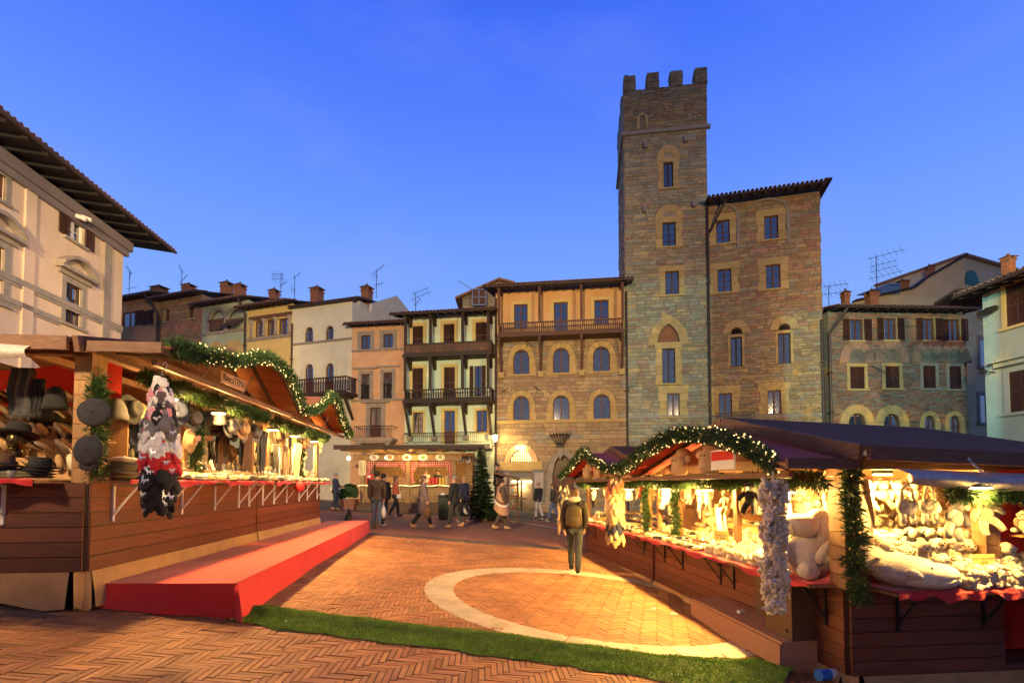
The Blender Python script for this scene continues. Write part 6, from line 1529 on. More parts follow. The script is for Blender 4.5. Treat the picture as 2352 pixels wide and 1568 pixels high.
# hanging row under the canopy of the plush stall
HK = [lambda: (bear('cream'), 'cream plush bear', 'plush bear'), lambda: (bunny('cream'), 'cream plush rabbit', 'plush rabbit'), lambda: (mitten('cream', 'camel'), 'cream mitten', 'mitten'), lambda: (slipper('camel', 'cream'), 'camel slipper', 'slipper'), lambda: (bear('tan'), 'tan plush bear', 'plush bear'), lambda: (scarf('cream', 'cream', .5, .14), 'cream scarf', 'scarf'), lambda: (glove('tan'), 'tan glove', 'glove'), lambda: (beanie('camel'), 'camel bobble hat', 'hat')]
def hang_rows(S, n, y0, y1, x, z, where, kinds, grp, zj=.06, start=0):
    for i in range(n):
        me, nm, ct = g.choice(kinds)(); y = lerp(y0, y1, (i + .5) / n); slp = 'slipper' in nm; hat = ct == 'hat'
        zz = z + U(-zj, zj)
        if x < .3 and any(abs(y - q) < .24 for q in LAMPY[S]): continue
        item(S, me, x + U(-.03, .03), y + U(-.02, .02), zz - (.22 if hat and 'fedora' not in nm else .13 if slp else 0), (-1.45 if slp else U(-.12, .12)), U(-.15, .15), lane_yaw(S) + U(-.5, .5) + (0 if not slp else math.pi), U(.95, 1.2), f'{nm} hung {where}, {ORD[i]} from near end', ct, grp)
hang_rows(RA, 20, .55, 4.7, .06, zeR - .26, 'under the plush stall canopy', HK, 'goods hung under the plush stall canopy')
hang_rows(RA, 16, .3, 4.6, .55, zeR - .20, 'on the inner line of the plush stall', HK, 'goods hung inside the plush stall')
hang_rows(RA, 14, 2.3, 4.6, .25, zeR - .55, 'on the low line over the gloves', HK[2:], 'goods hung over the gloves')
item(RA, bear('black'), -.30, 1.12, zeR - .16, 0, 0, lane_yaw(RA) + .4, 1.15, 'black plush bear hung under the canopy garland', 'plush bear')
# near opening: things hung under the eave
item(RA, bear('grey'), 1.15, -.10, zeR - .33, .1, .3, .2, 1.25, 'grey furry plush bear hung from the near eave', 'plush bear'); item(RA, bear('cream'), 1.33, -.10, zeR - .30, 0, -.3, -.3, 1.15, 'cream plush lamb hung beside the grey bear', 'plush bear')
for i, x in enumerate((.62, .86)):
    o = thing('sheep_handbag', ('furry handbag with round handle hung at the near opening', 'furry handbag with pointed handle hung at the near opening')[i], 'handbag', RA.w(x, -.05, zeR - .42), RA.rz); b = MB(); b.ball((0, 0, 0), (.11, .05, .08), 16, 10, 0, .2, g); b.build('body', fleece, o, smooth=True); b = MB(); b.tube([(-.07, 0, .05), (-.05 if i == 0 else -.03, 0, .18), (0, 0, .23), (.05 if i == 0 else .03, 0, .18), (.07, 0, .05)], .013, 7); b.build('handle', fleece, o, smooth=True)
    for sx in (-.05, .05): b = MB(); b.tube([(sx, 0, -.06), (sx * 1.2, -.01, -.16)], [.03, .025], 7); b.build('leg', fleece, o, smooth=True)
for i in range(15):
    me, nm, ct = g.choice(HK[:2] + HK[4:5])(); item(RA, me, lerp(.35, 2.5, (i + .5) / 15), .75 + U(-.1, .1), zeR - .16, 0, U(-.2, .2), U(-.5, .5), U(.95, 1.2), f'{nm} hung inside the near opening, {ORD[i]} from corner post', ct, 'plush hung inside the near opening')
# price cards
def card(S, p, yaw, w, h, text, size, label):
    o = thing('price_card', label, 'price card', p, yaw); b = MB(); b.box(-w / 2, w / 2, -.003, .0, 0, h); b.build('card', yellow_card, o); text_obj('lettering', text, size, simple('pen_ink', (.12, .10, .05), .8), o, (0, -.0045, h / 2), (hP, 0, 0), .0005); return o
card(RA, RA.w(1.42, -.06, zcR + .17), RA.rz, .23, .13, 'PECORA PUFF\n69,90', .035, 'yellow hand written card reading PECORA PUFF on the near counter')
card(RA, RA.w(-.05, 2.28, zcR + .16), RA.rz - hP + .35, .26, .17, 'Suola Pura\n€ 39,90', .045, 'yellow price card between gloves and white sheep on the lane counter')
card(RA, RA.w(2.35, -.35, zcR + .75), RA.rz - .3, .14, .18, '', .03, 'blank yellow tag hung before the red felt wall')
item(RA, sheep(0, 'cream'), 2.42, -.33, zcR + .93, 0, 0, .5, 1.4, 'white plush sheep hung before the red felt wall', 'plush sheep')
# big heads on the canopy beam
def sheep_head(S, x, y, z, sc, label):
    o = thing('sheep_head_bag', label, 'plush sheep head', S.w(x, y, z), S.rz + lane_yaw(S) + .25, 'sheep head bags on the canopy beams'); o.scale = (sc,) * 3; r_ = random.Random(3)
    b = MB(); b.lathe([(0, 0), (.13, .0), (.165, .06), (.16, .18), (.135, .28), (.10, .31), (0, .31)], n=20, sy=.7); b.build('muzzle', cm('head_beige', (.42, .29, .17)), o, smooth=True); b = MB(); b.ball((.02, .06, .33), (.15, .12, .12), 20, 12, 0, .1, r_); b.build('crown_fleece', cm('head_fleece', (.36, .24, .14)), o, smooth=True)
    for s_ in (-1, 1): b = MB(); b.ball((s_ * .19, .02, .26), (.08, .04, .06), 12, 8, 0, .1, r_); b.build('ear', cm('head_fleece', (.36, .24, .14)), o, smooth=True); b = MB(); b.ball((s_ * .03, -.105, .24), .012, 8, 6); b.build('eye', black_mat, o); b = MB(); b.ball((s_ * .02, -.122, .07), (.006, .004, .012), 6, 4); b.build('nostril', black_mat, o)
sheep_head(RA, -.5, 2.62, zeR - .06, .88, 'sheep head bag with long face on the plush stall canopy beam, nearer the peak'); sheep_head(RA, -.5, 1.72, zeR - .06, .98, 'round sheep head bag on the plush stall canopy beam, nearer the camera')
sheep_head(RB, -.5, 2.6, zeR - .06, .8, 'sheep head bag on the far gable beam, at the garland'); sheep_head(RB, -.5, 1.8, zeR - .06, .8, 'sheep head bag on the far gable beam, at the valley')
# strands
def hook(p, par_name, label, cat, group=None):
    o = thing(par_name, label, cat, p, 0, group); b = MB(); b.tube([(.0, 0, .10), (.03, 0, .13), (.05, 0, .10), (.03, 0, .06), (0, 0, .04), (0, 0, -.05)], .005, 6); b.build('hook', steel, o); return o
pm = RA.on(1775, 1096, -RA.ov - .02); hs_ = hook(pm + Vector((0, 0, .02)), 'hook_strand', 'long hanging strand cord with steel hook carrying mini plush sheep', 'hanging cord'); Ls = 1.22
b = MB(); b.tube([(0, 0, 0), (0, 0, -Ls)], .012, 6); b.build('cord', C_('cream'), hs_)
for i in range(240):
    t = i / 240; a = i * 2.399; r_ = .088 * (.75 + .35 * math.sin(t * 9 + 1) ** 2) * (1 if t > .04 else .75) * U(.7, 1.08)
    p = pm + Vector((math.cos(a) * r_, math.sin(a) * r_, -t * Ls - U(-.02, .02)))
    o = put('mini_sheep', mini_sheep(i % 4), None, p, (U(-.6, .6), U(-.5, .5), a + hP), U(.85, 1.08), f'tiny cream plush sheep on the long strand, {ORD[i // 8]} cluster below the hook', 'plush sheep', 'mini plush sheep on the long strand')
for i in range(22):
    t = U(.02, 1); a = U(-2.9, -.2); p = pm + Vector((math.cos(a) * .12, math.sin(a) * .12, -t * Ls)); b = MB(); b.box(-.014, .014, -.001, .001, -.045, 0); b.box(-.009, .009, -.0015, -.001, -.032, -.014, 1); b.build('barcode_tag', [white_mat, simple('print_grey', (.3, .3, .34), .8)], loc=p, rot=(0, U(-.4, .4), a + hP), label=f'white barcode tag {("facing the lane" if i % 2 else "facing the camera")} on the mini plush strand, {ORD[i]} in hanging order', cat='tag', group='barcode tags on the mini plush strand')
def slip_strand(S, px, py, x, L, n, r, label, lab2, grp, kinds, sc=1.0):
    p0 = S.on(px, py, x); o = hook(p0, 'hook_strand', label, 'hanging cord'); b = MB(); b.tube([(0, 0, 0), (0, 0, -L)], .012, 6); b.build('cord', C_('tan'), o)
    for i in range(n):
        t = i / n; a = i * 2.399; k = int(t * len(kinds)); me, cn = kinds[min(k, len(kinds) - 1)]
        q = p0 + Vector((math.cos(a) * r * U(.75, 1.05), math.sin(a) * r * U(.75, 1.05), -t * L)); put('slipper', me, None, q, (-1.3 + U(-.3, .3), U(-.3, .3), a - hP), sc * U(.9, 1.15), lab2.format(c=cn) + f', {ORD[min(i // 3, 29)]} tier from the hook', 'slipper', grp)
slip_strand(RB, 1413, 1112, -RB.ov, 1.12, 84, .13, 'cord of the tan slipper strand with steel hook at the canopy valley', '{c} felt slipper on the strand at the canopy valley', 'slippers on the strand at the canopy valley', [(slipper('rust', 'cream'), 'rust'), (slipper('camel', 'cream'), 'camel'), (slipper('camel', 'cream'), 'camel'), (slipper('tan', 'cream'), 'tan'), (slipper('navy', 'cream'), 'navy'), (slipper('camel', 'rust'), 'rust soled')], 1.0)
slip_strand(RB, 1296, 1125, -RB.ov, 1.1, 40, .13, 'cord of the dim strand at the far stall end', '{c} slipper on the dim strand behind the walking man', 'slippers on the far strand', [(slipper('charcoal', 'cream'), 'charcoal'), (slipper('camel', 'cream'), 'camel'), (slipper('tan', 'cream'), 'tan')])
# slipper stall goods
glove_rows(RB, .2, 4.1, 22, (-.2, .0), 'on the slipper stall counter', zcR, 'folded goods on the slipper stall counter')
crate(RB, .05, 3.1, zcR + .03, .6, .34, .14, 'crate of upright packets at the middle of the slipper stall'); fill_crate(RB, .05, 3.1, zcR + .05, .6, .34, 18, 'crate at the middle of the slipper stall', PK, 'upright packets in crates')
for r_i in range(3):
    for i in range(16):
        me, cn = g.choice(SL_); item(RB, me, .25 + r_i * .2, lerp(.25, 4.1, (i + .5) / 16), zcR + .06 + .10 * r_i, U(.1, .5), U(-.2, .2), lane_yaw(RB) + math.pi + U(-.4, .4), U(.95, 1.2), f'{ORD[i]} {cn} slipper in the {("front", "middle", "back")[r_i]} rank of the slipper stall', 'slipper', 'slippers ranked in the slipper stall')
hang_rows(RB, 16, .3, 4.2, .04, zeR - .3, 'under the slipper stall canopy', HK[2:] + [lambda: (scarf('charcoal', 'grey', .45, .14), 'charcoal scarf', 'scarf'), lambda: (mitten('white', 'white'), 'white mitten', 'mitten'), lambda: (beanie('red'), 'red hat', 'hat')], 'goods hung under the slipper stall canopy')
for i in range(18): me, nm, ct = g.choice(HK)(); item(RB, me, 1.2 + U(-.2, .4), lerp(.2, 4.1, (i + .5) / 18), zcR + U(.6, 1.15), 0, U(-.2, .2), lane_yaw(RB) + U(-.5, .5), U(1, 1.3), f'{nm} hung at the back of the slipper stall, {ORD[i]} from near end', ct, 'goods at the back of the slipper stall')
# ------------------------------------------------------------------ hat stall (left)
S = LA
# mitten bunch at its corner
pm = LA.on(372, 862, -LA.ov - .03); o = hook(pm, 'hook_strand', 'steel hook and cord carrying the big bunch of mittens', 'hanging cord'); b = MB(); b.tube([(0, 0, 0), (0, 0, -1.32)], .012, 6); b.build('cord', C_('black'), o)
rows = [('black', 'white', 2, 0), ('pink', 'white', 2, 0), ('white', 'white', 3, 0), ('mauve', 'mauve', 2, 0), ('pink', 'grey', 3, 0), ('black', 'black', 3, 0), ('grey', 'grey', 6, 1), ('grey', 'grey', 6, 1), ('white', 'cream', 9, 1), ('white', 'cream', 9, 1), ('white', 'cream', 9, 1), ('red', 'white', 9, 1), ('red', 'white', 9, 1), ('red', 'white', 8, 1), ('black', 'black', 9, 1), ('black', 'black', 9, 1), ('black', 'black', 9, 1), ('black', 'black', 8, 1), ('black', 'black', 7, 1), ('black', 'black', 6, 1), ('black', 'black', 4, 1)]
silver = simple('silver_patch', (.66, .68, .74), .35, metal=.3); 
db = MB()
for bx in ((-.018, .014, .0, .016), (-.016, -.011, -.018, .0), (.006, .011, -.018, 0), (-.024, -.012, .010, .03), (-.032, -.020, .026, .036), (-.022, -.019, .036, .052), (-.030, -.027, .036, .05), (-.030, -.018, .045, .047)): db.box(bx[0], bx[1], -.002, .002, bx[2], bx[3])
deer = db.mesh('reindeer_patch', silver); sb = MB()
for k in range(3): a = k * math.pi / 3; sb.bar((-.011 * math.cos(a), 0, -.011 * math.sin(a)), (.011 * math.cos(a), 0, .011 * math.sin(a)), .004, .003, up=(0, 1, 0))
flake = sb.mesh('snowflake_patch', C_('white')); pb_ = MB(); pb_.ball((0, 0, 0), .011, 8, 6); pom = pb_.mesh('pompom', C_('white'), True); pom_r = pb_.mesh('pompom', C_('red'), True)
zrow = 0
for ri, (c, cu, n, dr) in enumerate(rows):
    t = ri / (len(rows) - 1); z = -.02 - t * 1.12 ; r_ = (.05 + .085 * min(1, t * 3)) * (1 if t < .72 else lerp(1, .55, (t - .72) / .28))
    for k in range(n):
        a = -hP + (k - (n - 1) / 2) * (2 * math.pi / max(n, 5)) + ri * .37; p = pm + Vector((math.cos(a) * r_ * .75, math.sin(a) * r_ * .75, z + U(-.02, .02)))
        front = math.sin(a) < -.35
        m_ = put('mitten', mitten(c, cu), None, p, (-.19 + U(-.12, .12), U(-.25, .25), a + hP), U(.95, 1.1), (f'{c} mitten ' + ('with silver reindeer patch ' if dr and (k + ri) % 2 == 0 and front else 'with white snowflakes ' if front and not dr else '') + f'in the bunch, ring {ORD[ri]} from the hook' + (f', {ORD[k]} round' if n > 1 else '')), 'mitten', 'mittens in the big hanging bunch')
        if math.sin(a) < -.25:
            if dr and (k + ri) % 2 == 0: put('reindeer_patch', deer, m_, (0, -.028, -.15), (0, U(-.4, .4), 0), 1.05); put('pompom', pom, m_, (.026, -.024, -.135)); put('pompom', pom_r, m_, (-.006, -.022, -.065), scale=1.1)
            elif not dr:
                for q in range(5): put('snowflake_patch', flake, m_, (U(-.03, .03), -.026, U(-.19, -.08)), (0, U(0, 1), 0))
# corner post caps
pc = LA.w(-.05, -.06, zcL + .62)
for (px, py, c, lab, me, sc) in ((220, 948, 'charcoal', 'round dark tweed cap pinned on the corner post garland, upper one', beret('charcoal'), 1.0), (207, 1037, 'olive', 'grey corduroy flat cap pinned on the corner post garland, lower one', flat_cap('charcoal'), .98)):
    q = at(px, py, 4.78); o = put('flat_cap', me, None, q, (hP - .1, 0, .25), sc, lab, 'cap')
# lane counter near the post: berets, heads, scarf
for i in range(6):
    item(LA, beret('olive' if i < 5 else 'cream'), .0 + U(-.02, .02), .50 + U(-.03, .03), zcL + .01 + i * .034, U(-.08, .08), U(-.08, .08), U(0, 6), 1.05, f'{ORD[i]} beret from the bottom of the stack by the corner post', 'beret', 'stack of berets')
for i in range(5): item(LA, flat_cap(('charcoal', 'olive', 'brown', 'charcoal', 'grey')[i]), .02, .95 + U(-.03, .03), zcL + .01 + i * .032, 0, 0, hP, 1, f'{ORD[i]} flat cap from the bottom of the pile behind the mitten bunch', 'cap', 'pile of flat caps')
for i in range(6): item(LA, fedora(('camel', 'tan', 'camel', 'grey', 'tan', 'camel')[i], 'brown'), .33, .55 + U(-.02, .02), zcL + .012 + i * .022, 0, 0, U(0, 3), .95, f'{ORD[i]} camel toned felt hat from the bottom of the stack under the scarf', 'hat', 'stack of camel hats')
item(LA, scarf('tan', 'camel', .62, .24), .3, .52, zcL + 1.0, 0, .12, hP + .2, 1.1, 'patterned beige scarf draped open beside the corner post', 'scarf'); item(LA, scarf('olive', 'tan', .5, .18), .36, .62, zcL + .95, 0, -.2, hP + .3, 1.0, 'olive scarf hung behind the beige one', 'scarf')
def head(S, x, y, z, yaw, label, m):
    o = thing('mannequin_head', label, 'mannequin head', S.w(x, y, z), S.rz + yaw)
    b = MB(); b.ball((0, .0, .17), (.072, .092, .105), 18, 14); b.tube([(0, .02, .1), (0, .02, 0)], [.05, .058], 12); b.ball((0, -.085, .16), (.013, .022, .022), 8, 6); b.ball((0, -.078, .112), (.022, .012, .008), 8, 5); b.ball((0, -.07, .08), (.025, .02, .02), 8, 6)
    for s_ in (-1, 1): b.ball((s_ * .03, -.075, .185), (.016, .012, .008), 8, 5); b.ball((s_ * .074, .005, .16), (.01, .02, .03), 6, 5)
    b.build('head', m, o, smooth=True); return o
bronze = simple('dark_bronze', (.10, .075, .03), .3, metal=.8)
head(LA, .75, .12, zcL + .22, .25, 'dark bronze mannequin head wearing the wide black hat', bronze); head(LA, .12, .28, zcL + .14, hP + .3, 'grey mannequin head in profile between post and berets', cm('bust_grey', (.28, .27, .2)))
item(LA, fedora('black', 'black'), .75, .13, zcL + .43, -.25, 0, .2, 1.15, 'wide brimmed black hat on the bronze mannequin head', 'hat'); item(LA, flat_cap('tan'), .12, .28, zcL + .36, -.1, 0, hP, .95, 'tan cap on the grey mannequin head', 'cap')
for i in range(5): item(LA, fedora('brown' if i == 4 else 'black', 'black'), .66, -.14, zcL + .012 + i * .026, 0, 0, .2, 1.12, f'{ORD[i]} felt hat from the bottom of the stack on the near counter', 'hat', 'stack of dark hats on the near counter')
tg = LA.w(.66, -.27, zcL + .18); b = MB(); b.box(-.02, .02, -.001, .001, -.025, .025); o = b.build('price_tag', white_mat, loc=tg, rot=(-.2, 0, 0), label='white price tag reading 19 on the stacked brown hat', cat='price tag'); text_obj('lettering', '19', .03, black_mat, o, (0, -.002, 0), (hP, 0, 0), .0003)
for i in range(4): item(LA, fedora('black', 'black'), .40, -.10 + .02 * i, zcL + .012 + i * .03, 0, 0, 1, 1.0, f'{ORD[i]} black hat from the bottom of the small stack by the corner post', 'hat', 'small stack of black hats')
for i in range(7): item(LA, flat_cap(('charcoal', 'olive', 'grey', 'brown', 'tan', 'grey', 'charcoal')[i]), .92 + .16 * (i % 3), -.18 + .1 * (i // 3), zcL + .01 + .06 * (i // 3), U(-.1, .1), 0, U(-.5, .5), 1.05, f'{ORD[i]} tweed cap in the heap at the edge of the picture on the near counter', 'cap', 'heap of tweed caps')
for i in range(8): item(LA, folded(('olive', 'charcoal', 'camel', 'charcoal')[i % 4], 'grey'), .45 + .13 * i, -.27, zcL + .01, 0, 0, U(-.3, .3) + hP, 1.15, f'{ORD[i]} folded woollen on the near counter edge of the hat stall', 'gloves', 'folded woollens on the near counter')
# hung in the near opening
for i, (px, py, me, lab, ct, sc) in enumerate(((128, 900, beanie('black'), 'plain black beanie hung by the corner post in the near opening', 'hat', 1.1), (50, 880, scarf('charcoal', 'brown', .45, .2), 'dark patterned scarf hung high in the near opening', 'scarf', 1.0), (88, 905, scarf('black', 'charcoal', .3, .09), 'narrow black woollen hung beside the patterned scarf', 'scarf', 1.0))):
    q = at(px, py, 5.15); put(me.name.split('.')[0], me, None, q - Vector((0, 0, .18 if ct == 'hat' else -.12)), (0, .0, .1), sc, lab, ct)
for r_i in range(5):
    for i in range(13):
        me, cn = g.choice([(slipper('charcoal', 'tan'), 'charcoal'), (slipper('brown', 'tan'), 'brown'), (slipper('camel', 'cream'), 'camel'), (slipper('grey', 'tan'), 'grey')]); item(LA, me, lerp(.5, 2.4, (i + .5) / 13) + U(-.03, .03), 1.0 + U(-.06, .06), zcL + .2 + .19 * r_i, .6 + U(-.3, .3), U(-.4, .4), math.pi + U(-.4, .4), U(.85, 1.05), f'{ORD[i]} {cn} slipper in the {("lowest", "second", "third", "fourth", "top")[r_i]} hung row facing the near opening', 'slipper', 'slippers hung facing the near opening')
b = MB(); b.box(-2.45, -.4, 1.22, 1.24, zcL - .1, zcL + 1.0); b.build('partition', pine_wood, LA.o)
WS0 = [lambda: (scarf('cream', 'white', .7, .2), 'cream scarf', 'scarf'), lambda: (slipper('brown', 'tan'), 'brown slipper', 'slipper')]
# hats hung along the canopy
HL = [lambda: (fedora('black', 'charcoal'), 'black fedora', 'hat'), lambda: (fedora('tan', 'brown'), 'tan fedora', 'hat'), lambda: (beanie('charcoal'), 'charcoal beanie', 'hat'), lambda: (fedora('grey', 'black'), 'grey fedora', 'hat'), lambda: (beanie('grey'), 'grey ribbed beanie', 'hat'), lambda: (scarf('charcoal', 'grey', .5, .16), 'striped scarf', 'scarf'), lambda: (slipper('camel', 'cream'), 'camel slipper', 'slipper'), lambda: (fedora('navy', 'black'), 'navy hat', 'hat'), lambda: (mitten('grey', 'charcoal'), 'grey mitten', 'mitten'), lambda: (scarf('brown', 'charcoal', .6, .2), 'brown shawl', 'scarf')]
def hang_hats(S, n, y0, y1, x, z, where, kinds, grp, zj=.05):
    for i in range(n):
        me, nm, ct = g.choice(kinds)(); y = lerp(y0, y1, (i + .5) / n); zz = z + U(-zj, zj); fd = 'fedora' in nm or nm == 'navy hat'; sl = 'slipper' in nm
        if x < .3 and any(abs(y - q) < .24 for q in LAMPY[S]): continue
        item(S, me, x + U(-.04, .04), y, zz - (.22 if 'beanie' in nm else .14), 0 if not (fd or sl) else (hP * .9 if fd else -1.4), U(-.2, .2), lane_yaw(S) + U(-.5, .5) + (math.pi if sl else 0), U(1.0, 1.2), f'{nm} hung {where}, {ORD[i]} from near end', ct, grp)
hang_hats(LA, 15, 1.0, 3.95, -.02, zeL - .24, 'under the hat stall canopy', HL, 'goods hung under the hat stall canopy'); hang_hats(LA, 14, .9, 3.9, .35, zeL - .30, 'on the inner line of the hat stall', HL, 'goods hung inside the hat stall'); hang_hats(LA, 14, 1.4, 3.9, .8, zeL - .6, 'low inside the hat stall', HL, 'goods hung low inside the hat stall'); hang_hats(LA, 16, 1.3, 3.9, 1.6, zeL - .75, 'before the hat stall back wall', HL + HK[3:], 'goods before the hat stall back wall', .2)
o = thing('round_sun_hat', 'pale straw coloured round hat hung on the inner post with a price tag', 'hat', LA.w(-.06, 1.72, zcL + .52), LA.rz + hP); b = MB(); b.lathe([(0, .06), (.07, .07), (.085, .02), (.16, .0), (.165, .006)], n=24); q = b.build('hat', C_('camel'), o, smooth=True); q.rotation_euler = (hP, 0, 0); b = MB(); b.box(-.04, .04, -.12, -.118, -.0, .07); b.build('price_tag', cm('tag_pink', (.55, .3, .26)), o)
# lane counter: crates and folded goods
HD = HL[:1] + HL[2:8] + [lambda: (fedora('black', 'black'), 'black felt hat', 'hat'), lambda: (beanie('black'), 'black beanie', 'hat')]
hang_hats(LA, 18, .9, 3.95, 1.15, zeL - .42, 'on the middle line of the hat stall', HD, 'goods hung on the middle line of the hat stall', .16); hang_hats(LA, 18, .6, 3.95, 2.1, zeL - .5, 'on the rear line of the hat stall', HD, 'goods hung on the rear line of the hat stall', .2); hang_hats(LA, 18, .6, 3.95, 2.2, zcL + .42, 'low at the hat stall back', HD, 'goods low at the hat stall back', .2)
hang_hats(LB, 18, .2, 3.9, 1.5, zeL - .45, 'on the rear line of the scarf stall', HD + WS0, 'goods on the scarf stall rear line', .2); hang_hats(LB, 18, .2, 3.9, 2.1, zcL + .5, 'low at the scarf stall back', HD, 'goods low at the scarf stall back', .25)
glove_rows(LA, 1.2, 4.0, 16, (-.22, -.06, .1), 'on the hat stall counter', zcL, 'folded goods on the hat stall counter')
for (y, L, lab, wh, pk) in ((1.75, .5, 'pine crate of upright insoles beside the inner post', 'pine crate beside the inner post', PK), (2.35, .45, 'pine crate holding red and dark packets', 'second pine crate of the hat stall', PKR), (3.45, .55, 'pine crate near the valley of the two left canopies', 'third pine crate of the hat stall', PK)):
    crate(LA, .12, y, zcL + .03, L, .34, .13, lab); fill_crate(LA, .12, y, zcL + .05, L, .34, 15, wh, pk, 'upright packets in crates')
for r_i in range(2):
    for i in range(14): me, cn = g.choice(PK + FO); item(LA, me, .4 + .2 * r_i, lerp(1.4, 3.9, (i + .5) / 14), zcL + .06 + .12 * r_i, U(-.2, .4), U(-.3, .3), hP + U(-.6, .6), U(1, 1.3), f'{ORD[i]} {cn} bundle heaped in the {("front", "back")[r_i]} of the hat stall counter', 'glove packet', 'bundles heaped on the hat stall counter')
# scarf stall
glove_rows(LB, .1, 3.9, 24, (-.22, -.05, .12), 'on the scarf stall counter', zcL, 'folded goods on the scarf stall counter')
for (y, lab, wh) in ((.7, 'pine crate at the near end of the scarf stall', 'near pine crate of the scarf stall'), (3.2, 'pine crate at the far end of the scarf stall', 'far pine crate of the scarf stall')):
    crate(LB, .12, y, zcL + .03, .6, .34, .13, lab); fill_crate(LB, .12, y, zcL + .05, .6, .34, 16, wh, PK, 'upright packets in crates')
WS = [lambda: (scarf('white', 'cream', .7, .13), 'white fringed scarf', 'scarf'), lambda: (scarf('camel', 'cream', .6, .15), 'camel scarf', 'scarf'), lambda: (slipper('cream', 'cream'), 'cream slipper', 'slipper'), lambda: (scarf('charcoal', 'olive', .6, .16), 'dark fringed scarf', 'scarf'), lambda: (beanie('cream'), 'cream beanie', 'hat'), lambda: (slipper('brown', 'tan'), 'brown slipper', 'slipper'), lambda: (fedora('brown', 'black'), 'brown fedora', 'hat')]
hang_hats(LB, 18, .15, 3.9, -.02, zeL - .28, 'under the scarf stall canopy', WS, 'goods hung under the scarf stall canopy'); hang_hats(LB, 16, .2, 3.9, .3, zeL - .40, 'on the inner line of the scarf stall', WS, 'goods hung inside the scarf stall'); hang_hats(LB, 16, .2, 3.9, .9, zeL - .7, 'before the back of the scarf stall', WS + HL, 'goods at the back of the scarf stall', .15)
for r_i in range(2):
    for i in range(16): me, cn = g.choice(PK + FO); item(LB, me, .38 + .2 * r_i, lerp(.2, 3.8, (i + .5) / 16), zcL + .05 + .10 * r_i, U(-.2, .4), U(-.3, .3), hP + U(-.6, .6), U(1, 1.3), f'{ORD[i]} {cn} bundle heaped in the {("front", "back")[r_i]} of the scarf stall counter', 'glove packet', 'bundles heaped on the scarf stall counter')
b = MB(); b.ball((0, 0, 0), .1, 12, 9); b.build('red_pompom_hat', C_('red'), None, True, loc=LB.w(-.36, 1.25, zcL - .1), label='red woollen ball hat hanging below the scarf stall counter', cat='hat')
# ------------------------------------------------------------------ garlands
def needles(b, path, r, dens, rng, ln=(.06, .11), w=.0055, dark=1.0):
    P = [Vector(p) for p in path]
    for a, c in zip(P, P[1:]):
        L = (c - a).length; d = (c - a).normalized(); n = int(L * dens); u = d.orthogonal().normalized(); v = d.cross(u)
        for i in range(n):
            t = rng.random(); q = a.lerp(c, t); an = rng.uniform(0, 6.283); rr = r * math.sqrt(rng.random()) * (.75 + .5 * math.sin(t * L * 9 + a.x * 5) ** 2)
            o = (u * math.cos(an) + v * math.sin(an)); p = q + o * rr * .75; e = (o * .7 + d * rng.uniform(-.9, .9) + Vector((0, 0, rng.uniform(-.5, .3)))).normalized(); l = rng.uniform(*ln)
            s = e.cross(Vector((rng.random() - .5, rng.random() - .5, rng.random() - .5))).normalized() * w; k = rng.uniform(.55, 1.35) * dark
            b.add([p - s, p + s, p + e * l * .6 + s * .9, p + e * l], ((0, 1, 2, 3),), 0, (k, k, k * rng.uniform(.8, 1.15)))
BULB = None
def bulb_mesh():
    global BULB
    if BULB is None:
        b = MB(); b.add([(0, 0, .017), (.010, 0, 0), (0, .010, 0), (-.010, 0, 0), (0, -.010, 0), (0, 0, -.010)], ((0, 1, 2), (0, 2, 3), (0, 3, 4), (0, 4, 1), (5, 2, 1), (5, 3, 2), (5, 4, 3), (5, 1, 4))); BULB = b.mesh('fairy_bulb', bulb_mat)
    return BULB
def garland(label, path, r=.085, dens=1500, bulbs=0, seed=0, sub=8, dark=1.0, group='pine garlands on the stalls'):
    rng = random.Random(seed); P = [Vector(p) for p in path]; Q = []
    for a, c in zip(P, P[1:]): Q += [a.lerp(c, i / sub) + Vector((rng.uniform(-.02, .02), rng.uniform(-.02, .02), rng.uniform(-.025, .025))) for i in range(sub)]
    Q.append(P[-1]); o = thing('pine_garland', label, 'garland', tuple(Q[0]), group=group); Q = [q - Q[0] for q in Q]
    b = MB(); needles(b, Q, r, dens, rng, dark=dark); b.build('foliage', needle_mat, o)
    b = MB(); b.tube(Q, .012, 5); b.build('wire', black_metal, o)
    Ls = [0]
    for a, c in zip(Q, Q[1:]): Ls.append(Ls[-1] + (c - a).length)
    for i in range(bulbs):
        t = min(.999, max(0, (rng.random() if i % 3 else round(rng.random() * 24) / 24 + rng.gauss(0, .008)))) * Ls[-1]; k = max(j for j in range(len(Ls)) if Ls[j] <= t); k = min(k, len(Q) - 2); q = Q[k].lerp(Q[k + 1], (t - Ls[k]) / max(1e-6, Ls[k + 1] - Ls[k]))
        an = rng.uniform(0, 6.283); rr = r * rng.uniform(.75, 1.25); put('fairy_light', bulb_mesh(), o, loc=q + Vector((rng.uniform(-.03, .03), math.cos(an) * rr, math.sin(an) * rr)), rot=(rng.uniform(-1, 1), rng.uniform(-1, 1), 0), scale=rng.uniform(.8, 1.25))
    return o
G_ = lambda S, l: [S.w(-S.ov - .02, y, z) for y, z in l]
a, r_ = zeL, zrL
garland('lit garland along the near gable of the hat stall', G_(LA, [(.55, a + .14), (1.3, a + .24), (2.3, r_ - .08), (2.9, r_ - .06), (3.4, r_ - .19), (4.0, a + .06)]), bulbs=230, seed=1)
garland('unlit garland end at the corner of the hat stall roof', [LA.w(-.76, -.05, a + .06), LA.w(-.8, .2, a + .07), LA.w(-.8, .55, a + .1)], r=.13, dens=1700, bulbs=0, seed=2)
